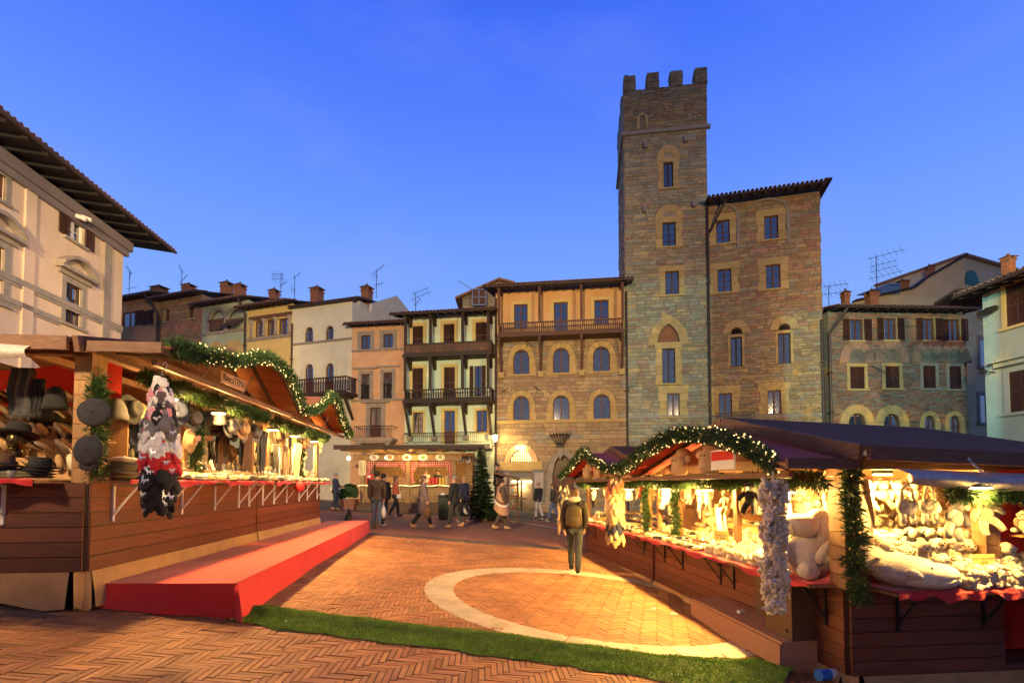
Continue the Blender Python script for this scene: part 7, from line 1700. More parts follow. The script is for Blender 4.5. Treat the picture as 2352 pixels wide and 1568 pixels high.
garland('lit garland along the far gable of the scarf stall', G_(LB, [(0.02, a + .04), (.5, a + .05), (1.2, a + .24), (1.9, r_ - .0), (2.5, r_ - .08), (3.2, a + .16), (3.95, a - .12)]), bulbs=270, seed=3)
a, r_ = zeR, zrR
garland('lit garland along the gable of the plush stall', G_(RA, [(-.02, a - .02), (.25, a + .13), (.9, a + .36), (1.6, a + .44), (2.2, r_ - .07), (2.8, a + .43), (3.6, a + .30), (4.3, a + .14), (4.75, a + .08)]), r=.10, bulbs=270, seed=4)
garland('lit garland along the far gable of the slipper stall', G_(RB, [(0, a + .08), (.7, a + .14), (1.5, a + .32), (2.15, r_ - .0), (2.8, a + .38), (3.6, a + .14), (4.3, a - .02)]), bulbs=270, seed=5)
# unlit garlands under the canopies
def under(S, y0, y1, lab, sd, z=-.16, x=-.22):
    n = 7; garland(lab, [S.w(x, lerp(y0, y1, i / n), S.ze + z + .03 * math.sin(i * 2.1)) for i in range(n + 1)], r=.10, dens=1500, seed=sd, dark=.8)
under(LA, .45, 2.15, 'dark garland under the canopy above the hanging mittens', 11); under(LA, 2.3, 3.95, 'dark garland under the canopy above the black fedoras', 12)
under(LB, .2, 1.9, 'dark garland under the canopy above the hanging slippers', 13); under(LB, 2.1, 3.8, 'dark garland under the canopy above the white scarves', 14)
under(RA, .0, 2.3, 'dark garland under the canopy near the big mini plush strand', 15); under(RA, 2.45, 4.75, 'dark garland under the canopy at the far half of the plush stall', 16)
under(RB, .2, 2.0, 'dark garland under the canopy above the slipper strand', 17); under(RB, 2.2, 4.2, 'dark garland under the canopy at the end of the slipper stall', 18)
garland('garland hanging down the corner post of the plush stall', [RA.w(.02, -.06, a - .02), RA.w(.0, -.09, zcR + .9), RA.w(.05, -.08, zcR + .5), RA.w(.02, -.10, zcR + .1), RA.w(.05, -.12, zcR - .12)], r=.11, dens=1400, seed=20)
garland('garland hanging down the corner post behind two flat caps', [LA.w(-.03, .05, zeL - .25), LA.w(-.06, .02, zcL + .8), LA.w(-.05, .03, zcL + .4), LA.w(-.05, .03, zcL + .02)], r=.10, dens=1400, seed=21)
garland('garland along the near eave over the plush counter', [RA.w(.75, -.32, zeR - .26), RA.w(1.2, -.34, zeR - .28), RA.w(1.7, -.33, zeR - .29), RA.w(2.3, -.33, zeR - .31)], r=.07, dens=1900, seed=22)
garland('short garland end at the eave of the hat stall', [LA.w(.95, -.28, zeL - .22), LA.w(1.15, -.27, zeL - .22), LA.w(1.6, -.25, zeL - .1)], r=.12, dens=1500, seed=23, dark=.8)
for S, y, lab, sd in ((LA, 1.9, 'garland twisting down the inner post of the hat stall', 24), (LB, 2.35, 'garland down the post by the white scarves', 25), (RA, 3.8, 'garland twisting down the far inner post of the plush stall', 26), (RB, .25, 'garland down the post of the slipper stall', 27)):
    zc, ze = S.zc, S.ze; garland(lab, [S.w(-.02, y + .04, ze - .3), S.w(-.05, y + .1, zc + .7), S.w(-.04, y - .02, zc + .3), S.w(-.05, y + .05, zc + .02)], r=.08, dens=1000, seed=sd)
# ------------------------------------------------------------------ food hut
Yk = 26.0
def kp(px, py, y=0.0): return at(px, py, Yk + y)
kA, kB = kp(833, 1154), kp(1043, 1154); zk = kA.z
hut = thing('food_hut', 'rustic timber food hut with red check curtains and round plates on its beam', 'food stall', (kA.x, Yk, zk))
def hz(py): return kp(0, py).z - zk
def hx(px): return kp(px, 1100).x - kA.x
Wk = hx(1043); zc_ = hz(1112.5); zbm = hz(1052); zr_ = hz(1030); Dk = 2.8; xr = hx(1072)
for px in (833, 937, 1043):
    x = hx(px); b = MB(); b.box(x - .11, x + .11, -.08, .12, 0, zbm - .12); b.build('post', old_timber, hut)
for x, y in ((xr, 1.2), (0, Dk), (xr, Dk)):
    b = MB(); b.box(x - .09, x + .09, y - .09, y + .09, 0, zbm - .12); b.build('post', old_timber, hut)
b = MB(); b.box(-.45, Wk + .4, -.16, .06, zbm - .12, zbm + .16); b.build('beam', old_timber, hut)
b = MB(); b.bar((Wk + .1, -.05, zbm + .02), (xr + .3, 1.6, zbm + .02), .2, .26); b.build('beam', old_timber, hut)
for i in range(6):
    x = lerp(-.6, Wk + .1, i / 5); b = MB(); b.bar((x - .1, -1.15, zbm + .37), (x + .15, Dk, zbm + .55), .14, .16); b.build('rafter', old_timber, hut)
n = 11
for i in range(n):
    y0_, y1_ = lerp(-1.3, Dk + .2, i / n), lerp(-1.3, Dk + .2, (i + 1) / n); z0_, z1_ = lerp(zbm + .46, zbm + .66, i / n), lerp(zbm + .46, zbm + .66, (i + 1) / n)
    b = MB(); b.add([(-1.0, y0_ + .01, z0_), (xr + .9, y0_ + .01, z0_), (xr + .9, y1_ - .01, z1_), (-1.0, y1_ - .01, z1_), (-1.0, y0_ + .01, z0_ + .05), (xr + .9, y0_ + .01, z0_ + .05), (xr + .9, y1_ - .01, z1_ + .05), (-1.0, y1_ - .01, z1_ + .05)], MB.BF); b.build('roof_board', old_timber, hut)
b = MB(); b.box(-1.05, xr + .95, -1.36, -1.3, zbm + .36, zbm + .58); b.build('fascia', dark_beam, hut)
for i in range(int((zbm + .6) / .3)):
    b = MB(); b.box(-.2, xr + .2, Dk, Dk + .04, i * .3 + .003, i * .3 + .297); b.build('back_board', old_timber, hut)
for i in range(5):
    z = .02 + i * (zc_ - .1) / 5; b = MB(); b.box(.0, Wk, .02, .06, z + .004, z + (zc_ - .1) / 5 - .004); b.build('front_board', old_timber, hut)
    b = MB(); b.bar((Wk + .05, .02, z + (zc_ - .1) / 10), (xr, 1.2, z + (zc_ - .1) / 10), .04, (zc_ - .1) / 5 - .008); b.build('side_board', old_timber, hut)
b = MB(); b.box(-.35, Wk + .2, -.3, .5, zc_ - .05, zc_); b.build('counter', old_timber, hut)
b = MB(); b.tube([(lerp(-.15, Wk + .1, i / 40), -.33, zc_ - .05 + .025 * math.sin(i * .8)) for i in range(41)], .018, 6); b.build('rope_light', ropeglow, hut)
check = bpy.data.materials.new('red_check'); check.use_nodes = True
t = check.node_tree; ck = N(t, 'ShaderNodeTexBrick'); ck.offset = 0; ck.inputs['Scale'].default_value = 9; ck.inputs['Color1'].default_value = (.62, .5, .42, 1); ck.inputs['Color2'].default_value = (.62, .48, .4, 1); ck.inputs['Mortar'].default_value = (.45, .05, .05, 1); ck.inputs['Mortar Size'].default_value = .22; ck.inputs['Brick Width'].default_value = 1.0; ck.inputs['Row Height'].default_value = 1.0
tcx = N(t, 'ShaderNodeTexCoord'); mpx = N(t, 'ShaderNodeMapping'); mpx.inputs['Rotation'].default_value = (rad(90), 0, 0); t.links.new(tcx.outputs['Object'], mpx.inputs[0]); t.links.new(mpx.outputs[0], ck.inputs['Vector']); t.links.new(ck.outputs['Color'], t.nodes['Principled BSDF'].inputs['Base Color'])
for x0_, tie in ((.14, -.05), (hx(937) - .55, hx(937) - .14), (hx(937) + .12, hx(937) + .2), (Wk - .62, Wk - .12)):
    left = tie < x0_ + .2
    b = MB(); zt2, zm = zbm - .14, zc_ + .55
    def cf(u, v, x0_=x0_, left=left):
        z = lerp(zc_ + .1, zt2, v); k = abs(z - zm) / (zt2 - zm) if z > zm else abs(z - zm) / (zm - zc_) * .35; wd = lerp(.12, .5, min(1, k)); a_ = x0_ if left else x0_ + .5 - wd
        return (a_ + u * wd, .1 + .03 * math.sin(u * 16), z)
    b.grid(cf, 12, 12); b.build('curtain', check, hut, smooth=True)
for x0_, x1_ in ((.6, hx(937) - .5), (hx(937) + .55, Wk - .5)):
    b = MB(); b.grid(lambda u, v: (lerp(x0_, x1_, u), .12 + .02 * math.sin(u * 70), lerp(zbm - .42, zbm - .14, v)), 60, 2); b.build('valance', check, hut, smooth=True)
foods = [(.5, .38, .28), (.42, .18, .05), (.3, .14, .06), (.12, .28, .08), (.35, .42, .14)]
pn = ('plate picture of pale ham slices', 'plate picture of roast brown pieces', 'plate picture of dark stew in a bowl', 'plate picture of green salad', 'plate picture of pale green dumplings')
for i, px in enumerate((861, 896, 936, 973, 1012)):
    x = hx(px); p = thing('plate_sign', pn[i] + ' on the hut beam', 'sign', (kA.x + x, Yk - .19, zk + zbm + .04), group='round plate signs along the food hut beam'); b = MB(); b.lathe([(.0, -.02), (.22, -.02), (.24, 0), (.24, .01), (.17, .015), (0, .015)], n=20, sy=.70); o = b.build('plate', white_mat, p); o.rotation_euler = (rad(90), 0, 0)
    for k in range(6):
        b = MB(); a_ = k * 1.05; c_ = foods[i]; f_ = R.uniform(.7, 1.3); b.ball((.09 * math.cos(a_) * R.uniform(.3, 1), -.02, .055 * math.sin(a_)), (.06, .015, .04), 7, 5); b.build('food', mt(f'food{i}{k % 2}', tuple(f_ * q for q in c_)), p)
for i, (dx, dy) in enumerate(((.33, .4), (.62, .95))):
    b = MB(); b.lathe([(0, 0), (.22, 0), (.22, .02), (0, .02)], n=18, sy=.8); b.build('plate_sign', white_mat, loc=(kA.x + Wk + dx, Yk + dy - .15, zk + zbm - .05), rot=(rad(90), 0, rad(58)), label=('wooden plate sign round the corner of the hut', 'last plate sign on the side of the hut behind the fir')[i], cat='sign', group='round plate signs along the food hut beam')
mb_ = thing('menu_board', 'tall cream menu board hung on the first post of the hut', 'menu board', kp(832.5, 1074, -.12)); b = MB(); b.box(-.17, .17, -.02, .0, -.38, .38); b.build('panel', simple('cream_board', (.74, .66, .42), .6), mb_)
for i in range(14):
    b = MB(); z = .28 - i * .042; b.box(-.13, R.uniform(-.02, .06), -.022, -.0205, z, z + .013); b.box(.09, .13, -.022, -.0205, z, z + .013); b.build('print_line', black_mat, mb_)
b = MB(); b.box(-.14, .14, -.14, .14, 0, .55); b.box(-.08, .08, -.15, -.141, .35, .48, 1); b.box(-.09, -.01, -.145, -.141, .05, .28, 2); b.box(.01, .09, -.145, -.141, .05, .28, 2); b.build('bottle_crate', [simple('red_plastic', (.5, .03, .02), .4), white_mat, dark_room], loc=(kA.x + .35, Yk, zk + zc_), label='red plastic bottle crate on the hut counter behind the menu post', cat='crate')
for i in range(6):
    b = MB(); b.lathe([(.075, 0), (.075, .34), (.07, .36)], n=10); b.build('drink_can', simple('can_red', (.55, .04, .02), .35) if i % 6 < 3 else mt('can_yellow', (.62, .42, .05), rough=.35), loc=(kA.x + hx(985) + (i % 6) * .17 - .3 + .35, Yk + .1, zk + zc_), label=('first red tin at the left of the tins on the hut counter', 'middle red tin on the hut counter', 'red tin next to the yellow ones', 'yellow tin next to the red ones', 'middle yellow tin on the hut counter', 'last yellow tin on the hut counter, by the jar')[i], cat='tin', group='tall tins on the hut counter')
b = MB(); b.lathe([(.11, 0), (.11, .45), (.12, .46)], n=12); b.build('glass_jar', mt('jar', (.5, .4, .25), rough=.1), loc=(kA.x + hx(1026), Yk + .1, zk + zc_), label='tall straw coloured jar on the hut counter by the corner post', cat='jar')
b = MB(); b.box(-.6, xr + 1.0, -.9, -.6, -.35, -.08); b.box(-.8, xr + 1.2, -1.2, -.901, -.6, -.3); b.build('step', mt('dark_step', (.12, .075, .05)), hut)
b = MB(); b.box(-.3, xr + .3, -.6, Dk, -.5, -.01); b.build('deck', mt('dark_step', (.12, .075, .05)), hut)
lamp('hut_light', 'POINT', (kA.x + 1.3, Yk + 1.3, zk + 2.1), WARM, 95, shadow_soft_size=.15); lamp('hut_light', 'POINT', (kA.x + 3.8, Yk + 1.3, zk + 2.1), WARM, 95, shadow_soft_size=.15); lamp('hut_light', 'POINT', (kA.x + 2.6, Yk - .9, zk + zbm + .1), WARM, 90, shadow_soft_size=.15)
b = MB(); b.ball((0, 0, 0), .05, 8, 6); b.build('hut_lamp', lampglow, loc=kp(886, 1051, -.25), label='small bare bulb between the first two plate signs', cat='lamp')
# ------------------------------------------------------------------ fir tree
g = ground_hit(1104, 1195); hT = (1195 - 1022) / FPX * g.y
ft = thing('fir_tree', 'dark green fir tree without lights standing beside the food hut', 'tree', g)
b = MB(); b.tube([(0, 0, -.1), (0, 0, hT * .5), (0.02, 0, hT)], [.07, .045, .008], 8); b.build('trunk', bark, ft)
b = MB(); rng = random.Random(12); lv = 30
for i in range(lv):
    z = lerp(.16, hT * .97, i / lv); rr = lerp(.86, .05, (i / lv) ** .75); nb = max(6, int(20 * (1 - i / lv) + 6))
    for k in range(nb):
        a_ = rng.uniform(0, 6.283); L = rr * rng.uniform(.7, 1.18); d = Vector((math.cos(a_), math.sin(a_), rng.uniform(.0, .3))); p = Vector((0, 0, z + rng.uniform(-.05, .05)))
        m_ = int(70 * L / .7) + 14
        for q in range(m_):
            t = rng.uniform(.15, 1); c = p + d * L * t + Vector((0, 0, -.12 * t * t * L)); sd = d.cross(Vector((0, 0, 1))).normalized() * rng.choice((-1, 1)); e = (sd * rng.uniform(.4, 1) + d * rng.uniform(.2, 1) + Vector((0, 0, rng.uniform(-.1, .5)))).normalized() * rng.uniform(.07, .15); s = e.cross(Vector((rng.random(), rng.random(), 1))).normalized() * .013; f_ = rng.uniform(.5, 1.5)
            b.add([c - s, c + s, c + e * .7 + s, c + e], ((0, 1, 2, 3),), 0, (f_, f_, f_ * .95))
b.build('crown', spruce_mat, ft)
b = MB(); b.box(-.28, .28, -.28, .28, -.05, .12); b.build('base', bark, ft)
# ------------------------------------------------------------------ table hut, racks and bins
g = ground_hit(1168, 1190); g.y = 22.5; q = at(1140, 1096, 22.5); r0 = at(1192, 1108, 22.0)
tb = thing('bar_table_stand', 'brown timber stand with sloping roofed shelf beside the fir', 'stand', (q.x, 22.5, gz(q.x, 22.5)))
zq = q.z - tb.location.z; xw = r0.x - q.x
b = MB(); b.add([(-.1, -.4, zq + .16), (xw + .05, -.4, zq - .12), (xw + .05, .5, zq - .12), (-.1, .5, zq + .16), (-.1, -.4, zq + .26), (xw + .05, -.4, zq - .02), (xw + .05, .5, zq - .02), (-.1, .5, zq + .26)], MB.BF); b.build('roof_board', brown_timber, tb)
for x in (.05, xw * .5, xw - .05):
    for y in (-.3, .4):
        b = MB(); b.box(x - .04, x + .04, y - .04, y + .04, 0, zq - .02); b.build('post', brown_timber, tb)
for z in (.5, zq * .55, zq * .8):
    b = MB(); b.box(0, xw, -.34, -.3, z, z + .07); b.build('rail', brown_timber, tb)
b = MB(); b.box(xw * .3, xw + .35, -.6, .3, zq * .5, zq * .5 + .06); b.build('table_top', brown_timber, tb)
def rack(px, py, w, h, label, col, lean=.12, rows=9, cols=6, frame=steel, cat='rack'):
    g = ground_hit(px, py); o = thing('card_rack', label, cat, g, rad(R.uniform(-8, 8)), 'postcard racks outside the lit shop'); o.rotation_euler = (-lean, 0, o.rotation_euler.z)
    b = MB()
    for x in (-w / 2, w / 2): b.tube([(x, 0, 0), (x, 0, h)], .018, 6)
    b.tube([(-w / 2, 0, h), (w / 2, 0, h)], .018, 6); b.tube([(-w / 2, -.2, .0), (-w / 2, .2, 0)], .018, 6); b.tube([(w / 2, -.2, .0), (w / 2, .2, 0)], .018, 6); b.build('frame', frame, o)
    b = MB(); b.box(-w / 2 + .02, w / 2 - .02, .0, .02, .25, h - .03); b.build('panel', simple('rack_panel', col, .5), o)
    for i in range(rows):
        for j in range(cols):
            b = MB(); x, z = lerp(-w / 2 + .06, w / 2 - .06, (j + .5) / cols), lerp(.3, h - .12, (i + .5) / rows); b.box(x - w / cols * .36, x + w / cols * .36, -.02, -.004, z - .04, z + .05); b.build('card', mt(f'card{(i * 7 + j * 3) % 6}', ((.5, .45, .4), (.15, .25, .5), (.5, .2, .15), (.2, .35, .25), (.55, .5, .25), (.3, .3, .35))[(i * 7 + j * 3) % 6]), o)
rack(1193, 1172, .55, 1.45, 'blue grid rack standing nearest the lit shop, by the timber stand', (.02, .07, .42), cols=4); rack(1212, 1161, .55, 1.35, 'low black rack of postcards before the shop door', (.04, .04, .05)); rack(1226, 1161, .5, 2.0, 'tall black postcard rack beside the shop shutter', (.04, .04, .05), .03, 14, 5)
def bin_(px, py, ph, label, col, top=True):
    g = ground_hit(px, py); h = ph / FPX * g.y; o = thing('litter_bin', label, 'litter bin', g); r = h * .20
    b = MB(); b.lathe([(r * .9, 0), (r * .95, .05), (r, h * .9), (r * 1.04, h * .92), (r * 1.04, h), (r * .9, h)], n=24); b.build('body', col, o)
    for k in range(24):
        a_ = 2 * math.pi * k / 24; b = MB(); b.bar((r * .97 * math.cos(a_), r * .97 * math.sin(a_), .06), (r * 1.02 * math.cos(a_), r * 1.02 * math.sin(a_), h * .88), .035, .02); b.build('slat', col, o)
    if top:
        for k in range(5): b = MB(); b.ball((R.uniform(-.1, .1), R.uniform(-.1, .1), h + .02), (.09, .07, .06), 6, 4, lump=.5, rng=R); b.build('crumpled_paper', white_mat, o)
    return o
bing = simple('dark_green_metal', (.012, .028, .02), .5)
bin_(1018, 1191, 55, 'dark green slatted litter bin topped with paper beside the fir tree', bing); bin_(778, 1168, 45, 'dark green litter bin behind the man with the waist bag', bing, False)
g = ground_hit(804, 1120); g.y = 27.0; g = at(803, 1118, 25.0); g.z = gz(g.x, 25.0)
pot = thing('box_ball_planter', 'clipped box ball in a square terracotta planter by the old doorway', 'planter', g); b = MB(); b.prism([(-.32, 0), (.32, 0), (.38, .5), (-.38, .5)], 'y', -.36, .36); b.build('pot', mt('terracotta', (.22, .09, .06)), pot)
b = MB(); rng = random.Random(4)
for k in range(1500):
    a_, c_ = rng.uniform(0, 6.283), rng.uniform(-.6, 1); rr = .42 * rng.uniform(.8, 1.03); d = Vector((math.cos(a_) * math.sqrt(1 - c_ * c_), math.sin(a_) * math.sqrt(1 - c_ * c_), c_)); p = Vector((0, 0, .82)) + d * rr; s = d.orthogonal() * .03; f_ = rng.uniform(.5, 1.5); u_ = d.cross(s); b.add([p - s, p + u_, p + s, p + d * .03 - u_], ((0, 1, 2, 3),), 0, (f_, f_, f_))
b.build('foliage', hedge_mat, pot)
# ------------------------------------------------------------------ people
skin_m = simple('skin', (.50, .28, .19), .55)
def skin_obj(name, joints, edges, radii, m, par, sub=2, root=0):
    me = bpy.data.meshes.new(name); me.from_pydata(joints, edges, []); me.materials.append(m); o = put(name, me, par)
    md = o.modifiers.new('skin', 'SKIN'); md.use_smooth_shade = True
    lay = me.skin_vertices[0].data if me.skin_vertices else None
    if lay is None:
        bpy.context.view_layer.objects.active = o; bpy.ops.mesh.customdata_skin_add(); lay = me.skin_vertices[0].data
    for i, r in enumerate(radii): lay[i].radius = r if isinstance(r, tuple) else (r, r); lay[i].use_root = (i == root)
    s = o.modifiers.new('sub', 'SUBSURF'); s.levels = 1; s.render_levels = sub; return o
def person(px, fpy, hpy, yaw, label, jacket, trousers, shoe, hair, stride=.0, arms=((.05, .0), (.05, .0)), bulk=1.0, coat=None, hat=None, lean=0.0, quilt=False, base=None, ph=None, hood=False):
    """arms: for each side (swing forward, bend); yaw 0 faces the camera"""
    g = base or ground_hit(px, fpy); h = ph or (fpy - hpy) / FPX * g.y; k = h / 1.75
    o = thing('person', label, 'person', g, yaw); o.scale = (k,) * 3
    def leg(s, sw):
        hip = Vector((s * .09, 0, .92)); kn = Vector((s * .095, -sw * .42 - .02, .50)); an = Vector((s * .095, -sw * .75 + (.12 if sw < 0 else .0), .09 + (.05 if sw < 0 else 0))); return hip, kn, an
    def arm(s, sw, bend):
        sh = Vector((s * .185, .01, 1.42)); el = sh + Vector((s * .05, -sw * .28 + .02, -.29)); d = Vector((-s * .02 - s * .10 * bend, -.12 * sw - .24 * bend, -.25 * (1 - bend) + .08 * bend)).normalized() * .25; return sh, el, el + d
    L = {s: leg(s, stride * s) for s in (-1, 1)}; A = {-1: arm(-1, *arms[0]), 1: arm(1, *arms[1])}
    hd = Vector((0, -.02 - lean * .3, 1.63))
    J = [Vector((0, 0, .95)), Vector((0, 0, 1.15)), Vector((0, .01, 1.40)), Vector((0, -.005 - lean * .15, 1.51)), hd - Vector((0, 0, .04)), hd + Vector((0, 0, .05))]
    E = [(0, 1), (1, 2), (2, 3), (3, 4), (4, 5)]; Rr = [.12, .11, .125, .055, .078, .082]
    for s in (-1, 1):
        b0 = len(J); J += list(L[s]); E += [(0, b0), (b0, b0 + 1), (b0 + 1, b0 + 2)]; Rr += [.085, .058, .042]
        ft = len(J); J.append(L[s][2] + Vector((s * .02, -.15, -.05))); E.append((b0 + 2, ft)); Rr.append(.038)
        b0 = len(J); J += list(A[s]); E += [(2, b0), (b0, b0 + 1), (b0 + 1, b0 + 2)]; Rr += [.062, .043, .030]
        w = A[s][2]; d = (A[s][2] - A[s][1]).normalized(); pm = w + d * .06; pi = len(J); J.append(pm); E.append((b0 + 2, pi)); Rr.append((.036, .018))
        sd = Vector((0, 1, 0)) if abs(d.z) > .6 else Vector((1, 0, 0))
        for q, l in enumerate((.062, .074, .070, .055)):
            fi = len(J); J.append(pm + d * l * .9 + sd * (q - 1.5) * .019 + Vector((-s * .012, 0, 0))); E.append((pi, fi)); Rr.append(.009)
        fi = len(J); J.append(w + d * .07 + sd * -.045 + Vector((-s * .01, 0, 0))); E.append((b0 + 2, fi)); Rr.append(.0105)
    skin_obj('body', [tuple(j) for j in J], E, Rr, skin_m, o)
    # face, ears, hair
    b = MB(); b.ball(hd + Vector((0, -.098, -.01)), (.014, .02, .02), 8, 6)
    for s in (-1, 1): b.ball(hd + Vector((s * .082, .005, .0)), (.012, .022, .032), 8, 6)
    b.build('nose_and_ears', skin_m, o, smooth=True)
    for s in (-1, 1): b = MB(); b.ball(hd + Vector((s * .032, -.085, .025)), (.012, .008, .008), 8, 6); b.build('eye', dark_room, o)
    b = MB(); b.box(hd.x - .024, hd.x + .024, hd.y - .092, hd.y - .08, hd.z - .058, hd.z - .049); b.build('mouth', simple('lips', (.34, .12, .10), .6), o)
    rng = random.Random(px); hm = mt('hair_' + hair, {'grey': (.22, .20, .18), 'dark': (.025, .018, .014), 'brown': (.09, .05, .028), 'blond': (.34, .22, .10)}[hair], scale=30, stretch=(1, 1, .2), rough=.7)
    b = MB(); b.ball(hd + Vector((0, .022, .045)), (.094, .100, .092), 16, 12, 0, .05, rng)
    if hair in ('blond', 'brown'): b.ball(hd + Vector((0, .05, -.04)), (.088, .065, .11), 14, 9, 0, .06, rng)
    b.build('hair', hm, o, smooth=True)
    if hat:
        b = MB(); b.ball(hd + Vector((0, .0, .10)), (.115, .13, .05), 16, 8); b.ball(hd + Vector((0, -.12, .075)), (.075, .06, .012), 12, 5); b.build('flat_cap', C_(hat), o, smooth=True)
    jm = jacket if not isinstance(jacket, str) else C_(jacket); tm = trousers if not isinstance(trousers, str) else C_(trousers)
    JJ = [Vector((0, 0, .86)), Vector((0, .0, 1.02)), Vector((0, .0, 1.20)), Vector((0, .012, 1.40)), Vector((0, .01, 1.49))]
    EE = [(0, 1), (1, 2), (2, 3), (3, 4)]; RR = [(.165 * bulk, .125 * bulk), (.17 * bulk, .13 * bulk), (.168 * bulk, .128 * bulk), (.16 * bulk, .115 * bulk), (.085, .085)]
    for s in (-1, 1):
        b0 = len(JJ); JJ += [A[s][0], A[s][1], A[s][2]]; EE += [(3, b0), (b0, b0 + 1), (b0 + 1, b0 + 2)]; RR += [.086 * bulk, .068 * bulk, .050 * bulk]
    skin_obj('jacket', [tuple(j) for j in JJ], EE, RR, jm, o, root=1)
    JT = [Vector((0, 0, .96))]; ET = []; RT = [(.145, .115)]
    for s in (-1, 1):
        b0 = len(JT); JT += [L[s][0] - Vector((0, 0, .04)), L[s][1], L[s][2] + Vector((0, 0, .01))]; ET += [(0, b0), (b0, b0 + 1), (b0 + 1, b0 + 2)]; RT += [.098, .076, .066]
    skin_obj('trousers', [tuple(j) for j in JT], ET, RT, tm, o)
    for s in (-1, 1):
        a = L[s][2]; b = MB(); b.ball(a + Vector((0, -.065, -.045)), (.048, .125, .042), 12, 8); b.ball(a + Vector((0, .01, .0)), (.050, .058, .07), 10, 8); q = b.build('shoe', C_(shoe), o, smooth=True); b = MB(); b.box(a.x - .048, a.x + .048, a.y - .19, a.y + .06, a.z - .09, a.z - .072); b.build('sole', C_('white') if shoe == 'black' else C_('brown'), q)
    if coat:
        z0, wd, cmn = coat; c = MB()
        c.grid(lambda u, v: (lerp(wd, .165, v) * math.cos(6.2832 * u) * (1 + .05 * math.sin(u * 40) * (1 - v)), lerp(wd * .85, .125, v) * math.sin(6.2832 * u) * (1 + .05 * math.sin(u * 34) * (1 - v)), lerp(z0, 1.08, v)), 28, 8); c.build('coat_skirt', C_(cmn) if isinstance(cmn, str) else cmn, o, smooth=True)
    if quilt:
        for z in [.9 + .055 * i for i in range(10)]:
            c = MB(); c.tube([(.166 * bulk * 1.03 * math.cos(t), .127 * bulk * 1.05 * math.sin(t), z) for t in [i * .2618 for i in range(25)]], .012, 5); c.build('quilt_rib', jm, o, smooth=True)
    if hood:
        c = MB(); c.ball(hd + Vector((0, .06, -.11)), (.13, .10, .07), 14, 8, 0, .2, rng); c.build('hood_trim', fleece, o, smooth=True)
    return o, A, hd
def bag(o, p, col, w, hh, name='shoulder_bag'):
    b = MB(); b.ball((p[0], p[1], p[2]), (w * .5, w, hh), 12, 9, 0, .06, R); q = b.build(name, col if not isinstance(col, str) else C_(col), o, smooth=True); return q
def held(o, A, s, name, label, cat, m, size):
    """a thing held in a hand: top-level, standing where the hand is"""
    k = o.scale.x; p = A[s][2] + (A[s][2] - A[s][1]).normalized() * .1; p = Matrix.Rotation(o.rotation_euler.z, 3, 'Z') @ (p * k) + o.location
    q = thing(name, label, cat, p, o.rotation_euler.z); b = MB(); w, hh = size
    b.ball((0, 0, -hh * .62), (w * .55, w, hh * .42), 14, 10, 0, .10, R); b.build('sack', m, q, smooth=True)
    b = MB(); b.tube([(0, -w * .3, -hh * .3), (0, -.01, 0), (0, w * .3, -hh * .3)], .012, 6); b.build('handle', m, q); return q
plastic = simple('white_carrier_bag', (.70, .66, .66), .4)
jeans = material('blue_jeans', (.05, .075, .14), (.09, .12, .20), scale=12, rough=.85); djeans = material('dark_jeans', (.022, .028, .036), (.045, .052, .06), scale=12, rough=.85)
pp = math.pi
o, A, hd = person(865, 1213, 1083, pp + .15, 'man in dark brown quilted jacket and blue jeans walking away with carrier bag', mt('brown_quilt', (.045, .03, .022), (.07, .045, .03), rough=.5), jeans, 'brown', 'dark', .16, ((.1, .05), (.1, .1)), 1.12, quilt=True)
held(o, A, -1, 'carrier_bag', 'white carrier bag held by the man in the quilted jacket', 'bag', plastic, (.15, .46))
o2, A2, h2 = person(880, 1207, 1088, pp - .3, 'person in black partly hidden behind the man in the quilted jacket', 'black', 'black', 'black', 'dark', .1, ((.1, .1), (.1, .1)), .95)
o, A, hd = person(908, 1185, 1093, hP + .5, 'woman in rust red puffer jacket and black leggings in front of the hut', mt('rust_puffer', (.30, .06, .03), (.36, .08, .04), rough=.5), 'black', 'navy', 'brown', .22, ((.2, .1), (.3, .9)), 1.05)
b = MB(); b.box(-.03, .03, -.11, .11, -.09, .09); q = b.build('handbag', white_mat, None, loc=o.location + Vector((.18, -.2, .86)), rot=(0, 0, .8), label='small white handbag carried at the side of the woman in rust red', cat='bag'); b = MB(); b.tube([(0, -.1, .09), (0, 0, .5), (0, .1, .09)], .008, 5); b.build('strap', white_mat, q)
o, A, hd = person(972, 1213, 1092, hP + .25, 'woman in long mauve padded coat and tan boots striding past the hut', 'mauve', 'black', 'tan', 'brown', .34, ((.25, .1), (-.2, .15)), 1.12, coat=(.50, .24, 'mauve'))
q = bag(o, (.17, .0, .86), 'navy', .17, .17); b = MB(); b.tube([(.17, -.1, 1.0), (.16, 0, 1.44), (.17, .1, 1.0)], .012, 6); b.build('strap', C_('navy'), q)
held(o, A, -1, 'shopping_bag', 'striped brown shopping bag held by the woman in the mauve coat', 'bag', C_('brown'), (.13, .42))
o, A, hd = person(1043, 1212, 1092, -hP - .3, 'stout person in black coat and dark trousers with tan boots beside the bin', 'black', 'charcoal', 'tan', 'grey', .18, ((.2, .3), (.2, .1)), 1.18, coat=(.80, .20, 'black'))
o, A, hd = person(1066, 1198, 1094, -hP - .5, 'woman with blond hair and navy coat carrying a white plastic bag', 'navy', 'black', 'black', 'blond', .2, ((.1, .05), (.1, .05)), 1.05, coat=(.82, .19, 'navy'))
held(o, A, -1, 'carrier_bag', 'white plastic bag carried by the woman in the navy coat', 'bag', plastic, (.15, .5)); bag(o, (.19, .06, .95), 'black', .11, .14)
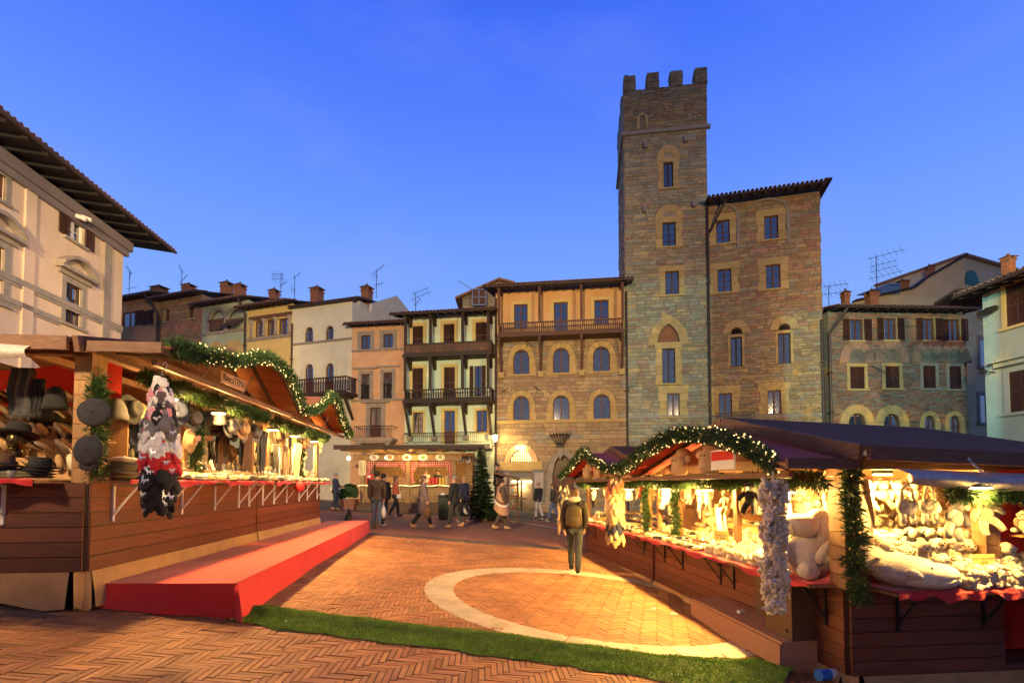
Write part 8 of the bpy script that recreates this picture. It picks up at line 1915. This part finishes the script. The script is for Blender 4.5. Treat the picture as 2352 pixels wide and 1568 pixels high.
o, A, hd = person(1152, 1216, 1100, hP + .3, 'person wrapped in tan striped poncho walking by the fir tree', mt('grey_brown_coat', (.09, .065, .05)), mt('grey_brown_trousers', (.07, .052, .042)), 'tan', 'dark', .25, ((.1, .2), (.1, .2)), 1.1)
pon = MB(); pon.grid(lambda u, v: (lerp(.30, .15, v) * math.cos(6.2832 * u), lerp(.27, .12, v) * math.sin(6.2832 * u), lerp(.72 + .22 * math.sin(6.2832 * u + 1.5), 1.48, v)), 30, 10); q = pon.build('poncho', mt('tan_poncho', (.42, .24, .14), (.46, .28, .17)), o, smooth=True)
for z, c in ((.10, 'white'), (.0, 'brown'), (.2, 'brown')):
    s_ = MB(); s_.grid(lambda u, v: (lerp(.272, .25, v) * math.cos(6.2832 * u), lerp(.244, .222, v) * math.sin(6.2832 * u), lerp(.86 + .18 * math.sin(6.2832 * u + 1.5) + z, .92 + .18 * math.sin(6.2832 * u + 1.5) + z, v)), 30, 1); s_.build('stripe', C_(c), q)
# man in flat cap at the stand, on its raised deck
base = at(1140, 1160, 22.9); base.z = at(1140, 1066, 22.9).z - 1.72
o, A, hd = person(1140, 0, 0, hP + .15, 'man in black jacket and flat cap standing at the stand reading his phone', 'black', 'black', 'black', 'grey', .0, ((.5, .95), (.5, .95)), 1.08, hat='black', base=base, ph=1.72)
k = o.scale.x; p_ = Matrix.Rotation(o.rotation_euler.z, 3, 'Z') @ ((A[-1][2] + A[1][2]) / 2 + Vector((0, -.12, .03))) + base
b = MB(); b.box(-.035, .035, -.004, .004, -.07, .07); b.box(-.03, .03, -.0045, -.004, -.06, .06, 1); q = b.build('phone', [black_mat, simple('phone_screen', (.3, .4, .55), .3, emit=(.5, .7, 1), estr=1.2)], None, loc=p_, rot=(-.6, 0, o.rotation_euler.z + pp), label='lit phone in the hands of the man with the flat cap', cat='phone')
b = MB(); b.box(-.5, .5, -.4, .5, -1.0 + .0, -.004); b.build('deck', brown_timber, tb).location = (base.x - tb.location.x, base.y - tb.location.y, base.z - tb.location.z)
o, A, hd = person(1237, 1193, 1108, -2.3, 'man in short black jacket and pale grey trousers facing the lit shop', 'black', mt('pale_trousers', (.42, .40, .44)), 'black', 'grey', .12, ((.2, .4), (.2, .2)), 1.1)
held(o, A, -1, 'carrier_bag', 'thin grey carrier bag held by the man in pale trousers', 'bag', simple('grey_bag', (.3, .29, .3), .4), (.12, .42))
o, A, hd = person(1270, 1196, 1110, -hP, 'person in dark jacket and blue jeans between the shop and the slipper stall', 'charcoal', mt('mid_jeans', (.09, .13, .24)), 'black', 'brown', .3, ((.2, .2), (.2, .2)), 1.1)
o, A, hd = person(1320, 1315, 1122, pp - .2, 'person in dark parka with fur hood and olive backpack walking along the slipper stall', mt('parka', (.022, .018, .012), (.035, .028, .018)), djeans, 'black', 'brown', .42, ((.2, .1), (-.2, .1)), 1.06, hood=True)
b = MB(); b.ball((0, .19, 1.18), (.17, .10, .24), 18, 12, 0, .03, R); b.ball((0, .27, 1.08), (.13, .05, .12), 14, 8, 0, .03, R); q = b.build('backpack', mt('olive_pack', (.055, .038, .018), (.08, .055, .026)), o, smooth=True)
for s in (-1, 1): b = MB(); b.tube([(s * .12, .16, 1.4), (s * .13, .0, 1.5), (s * .13, -.15, 1.35), (s * .14, -.02, 1.0)], .02, 6); b.build('strap', C_('black'), o)
o, A, hd = person(770, 1172, 1086, hP + .1, 'person in navy jacket with pale waist bag standing at the end of the left stalls', 'navy', mt('navy_trousers', (.02, .03, .06)), 'brown', 'grey', .05, ((.4, .6), (.4, .6)), 1.1)
bag(o, (-.0, .19, .98), 'cream', .10, .10)
for px, lab, c, hh in ((978, 'vendor in pale shirt inside the food hut', 'cream', 'grey'), (1006, 'vendor in dark pullover inside the food hut', 'charcoal', 'dark')):
    base = Vector((at(px, 1100, Yk + 1.5).x, Yk + 1.5, zk)); person(px, 0, 0, -.4, lab, c, 'black', 'black', hh, 0, ((.5, .7), (.5, .5)), 1.0, base=base, ph=1.72)
# small dog behind the platform end
gd = ground_hit(800, 1196); gd.y = 15.4; q = at(800, 1196, 15.4); gd = Vector((q.x, 15.4, gz(q.x, 15.4)))
dg = thing('dog', 'small black and white dog sitting by the far end of the red platform', 'dog', gd, .5)
bw = bpy.data.materials.new('dog_coat'); bw.use_nodes = True; t = bw.node_tree; n_ = N(t, 'ShaderNodeTexNoise'); n_.inputs['Scale'].default_value = 4.5; c_ = N(t, 'ShaderNodeTexCoord'); r_ = N(t, 'ShaderNodeValToRGB'); r_.color_ramp.interpolation = 'CONSTANT'; r_.color_ramp.elements[0].color = (.012, .011, .012, 1); r_.color_ramp.elements[1].position = .56; r_.color_ramp.elements[1].color = (.62, .56, .5, 1)
t.links.new(c_.outputs['Object'], n_.inputs['Vector']); t.links.new(n_.outputs['Fac'], r_.inputs[0]); t.links.new(r_.outputs[0], t.nodes['Principled BSDF'].inputs['Base Color'])
JD = [(0, .16, .13), (0, .10, .20), (0, .0, .30), (0, -.05, .40), (0, -.08, .49), (0, -.17, .46), (-.05, -.08, .22), (-.055, -.10, .03), (.05, -.08, .22), (.055, -.10, .03), (-.09, .08, .12), (-.10, -.02, .03), (.09, .08, .12), (.10, -.02, .03), (0, .26, .08), (-.05, -.06, .55), (.05, -.06, .55)]
skin_obj('body', JD, [(0, 1), (1, 2), (2, 3), (3, 4), (4, 5), (2, 6), (6, 7), (2, 8), (8, 9), (0, 10), (10, 11), (0, 12), (12, 13), (0, 14), (4, 15), (4, 16)], [.10, .105, .10, .07, .068, .032, .04, .026, .04, .026, .06, .03, .06, .03, .02, .025, .025], bw, dg)
b = MB(); b.ball((0, -.205, .465), .014, 8, 6); b.build('nose', black_mat, dg)
man = bpy.data.objects['person']
b = MB(); pa = man.location + Vector((.2, 0, .72)); b.tube([Vector((0, 0, 0)), (gd - pa) * .5 + Vector((0, 0, -.12)), gd - pa + Vector((0, 0, .34))], .006, 5); b.build('dog_leash', simple('red_leash', (.5, .03, .02), .6), None, loc=pa, label='thin red leash between the man in the quilted jacket and the dog', cat='leash')
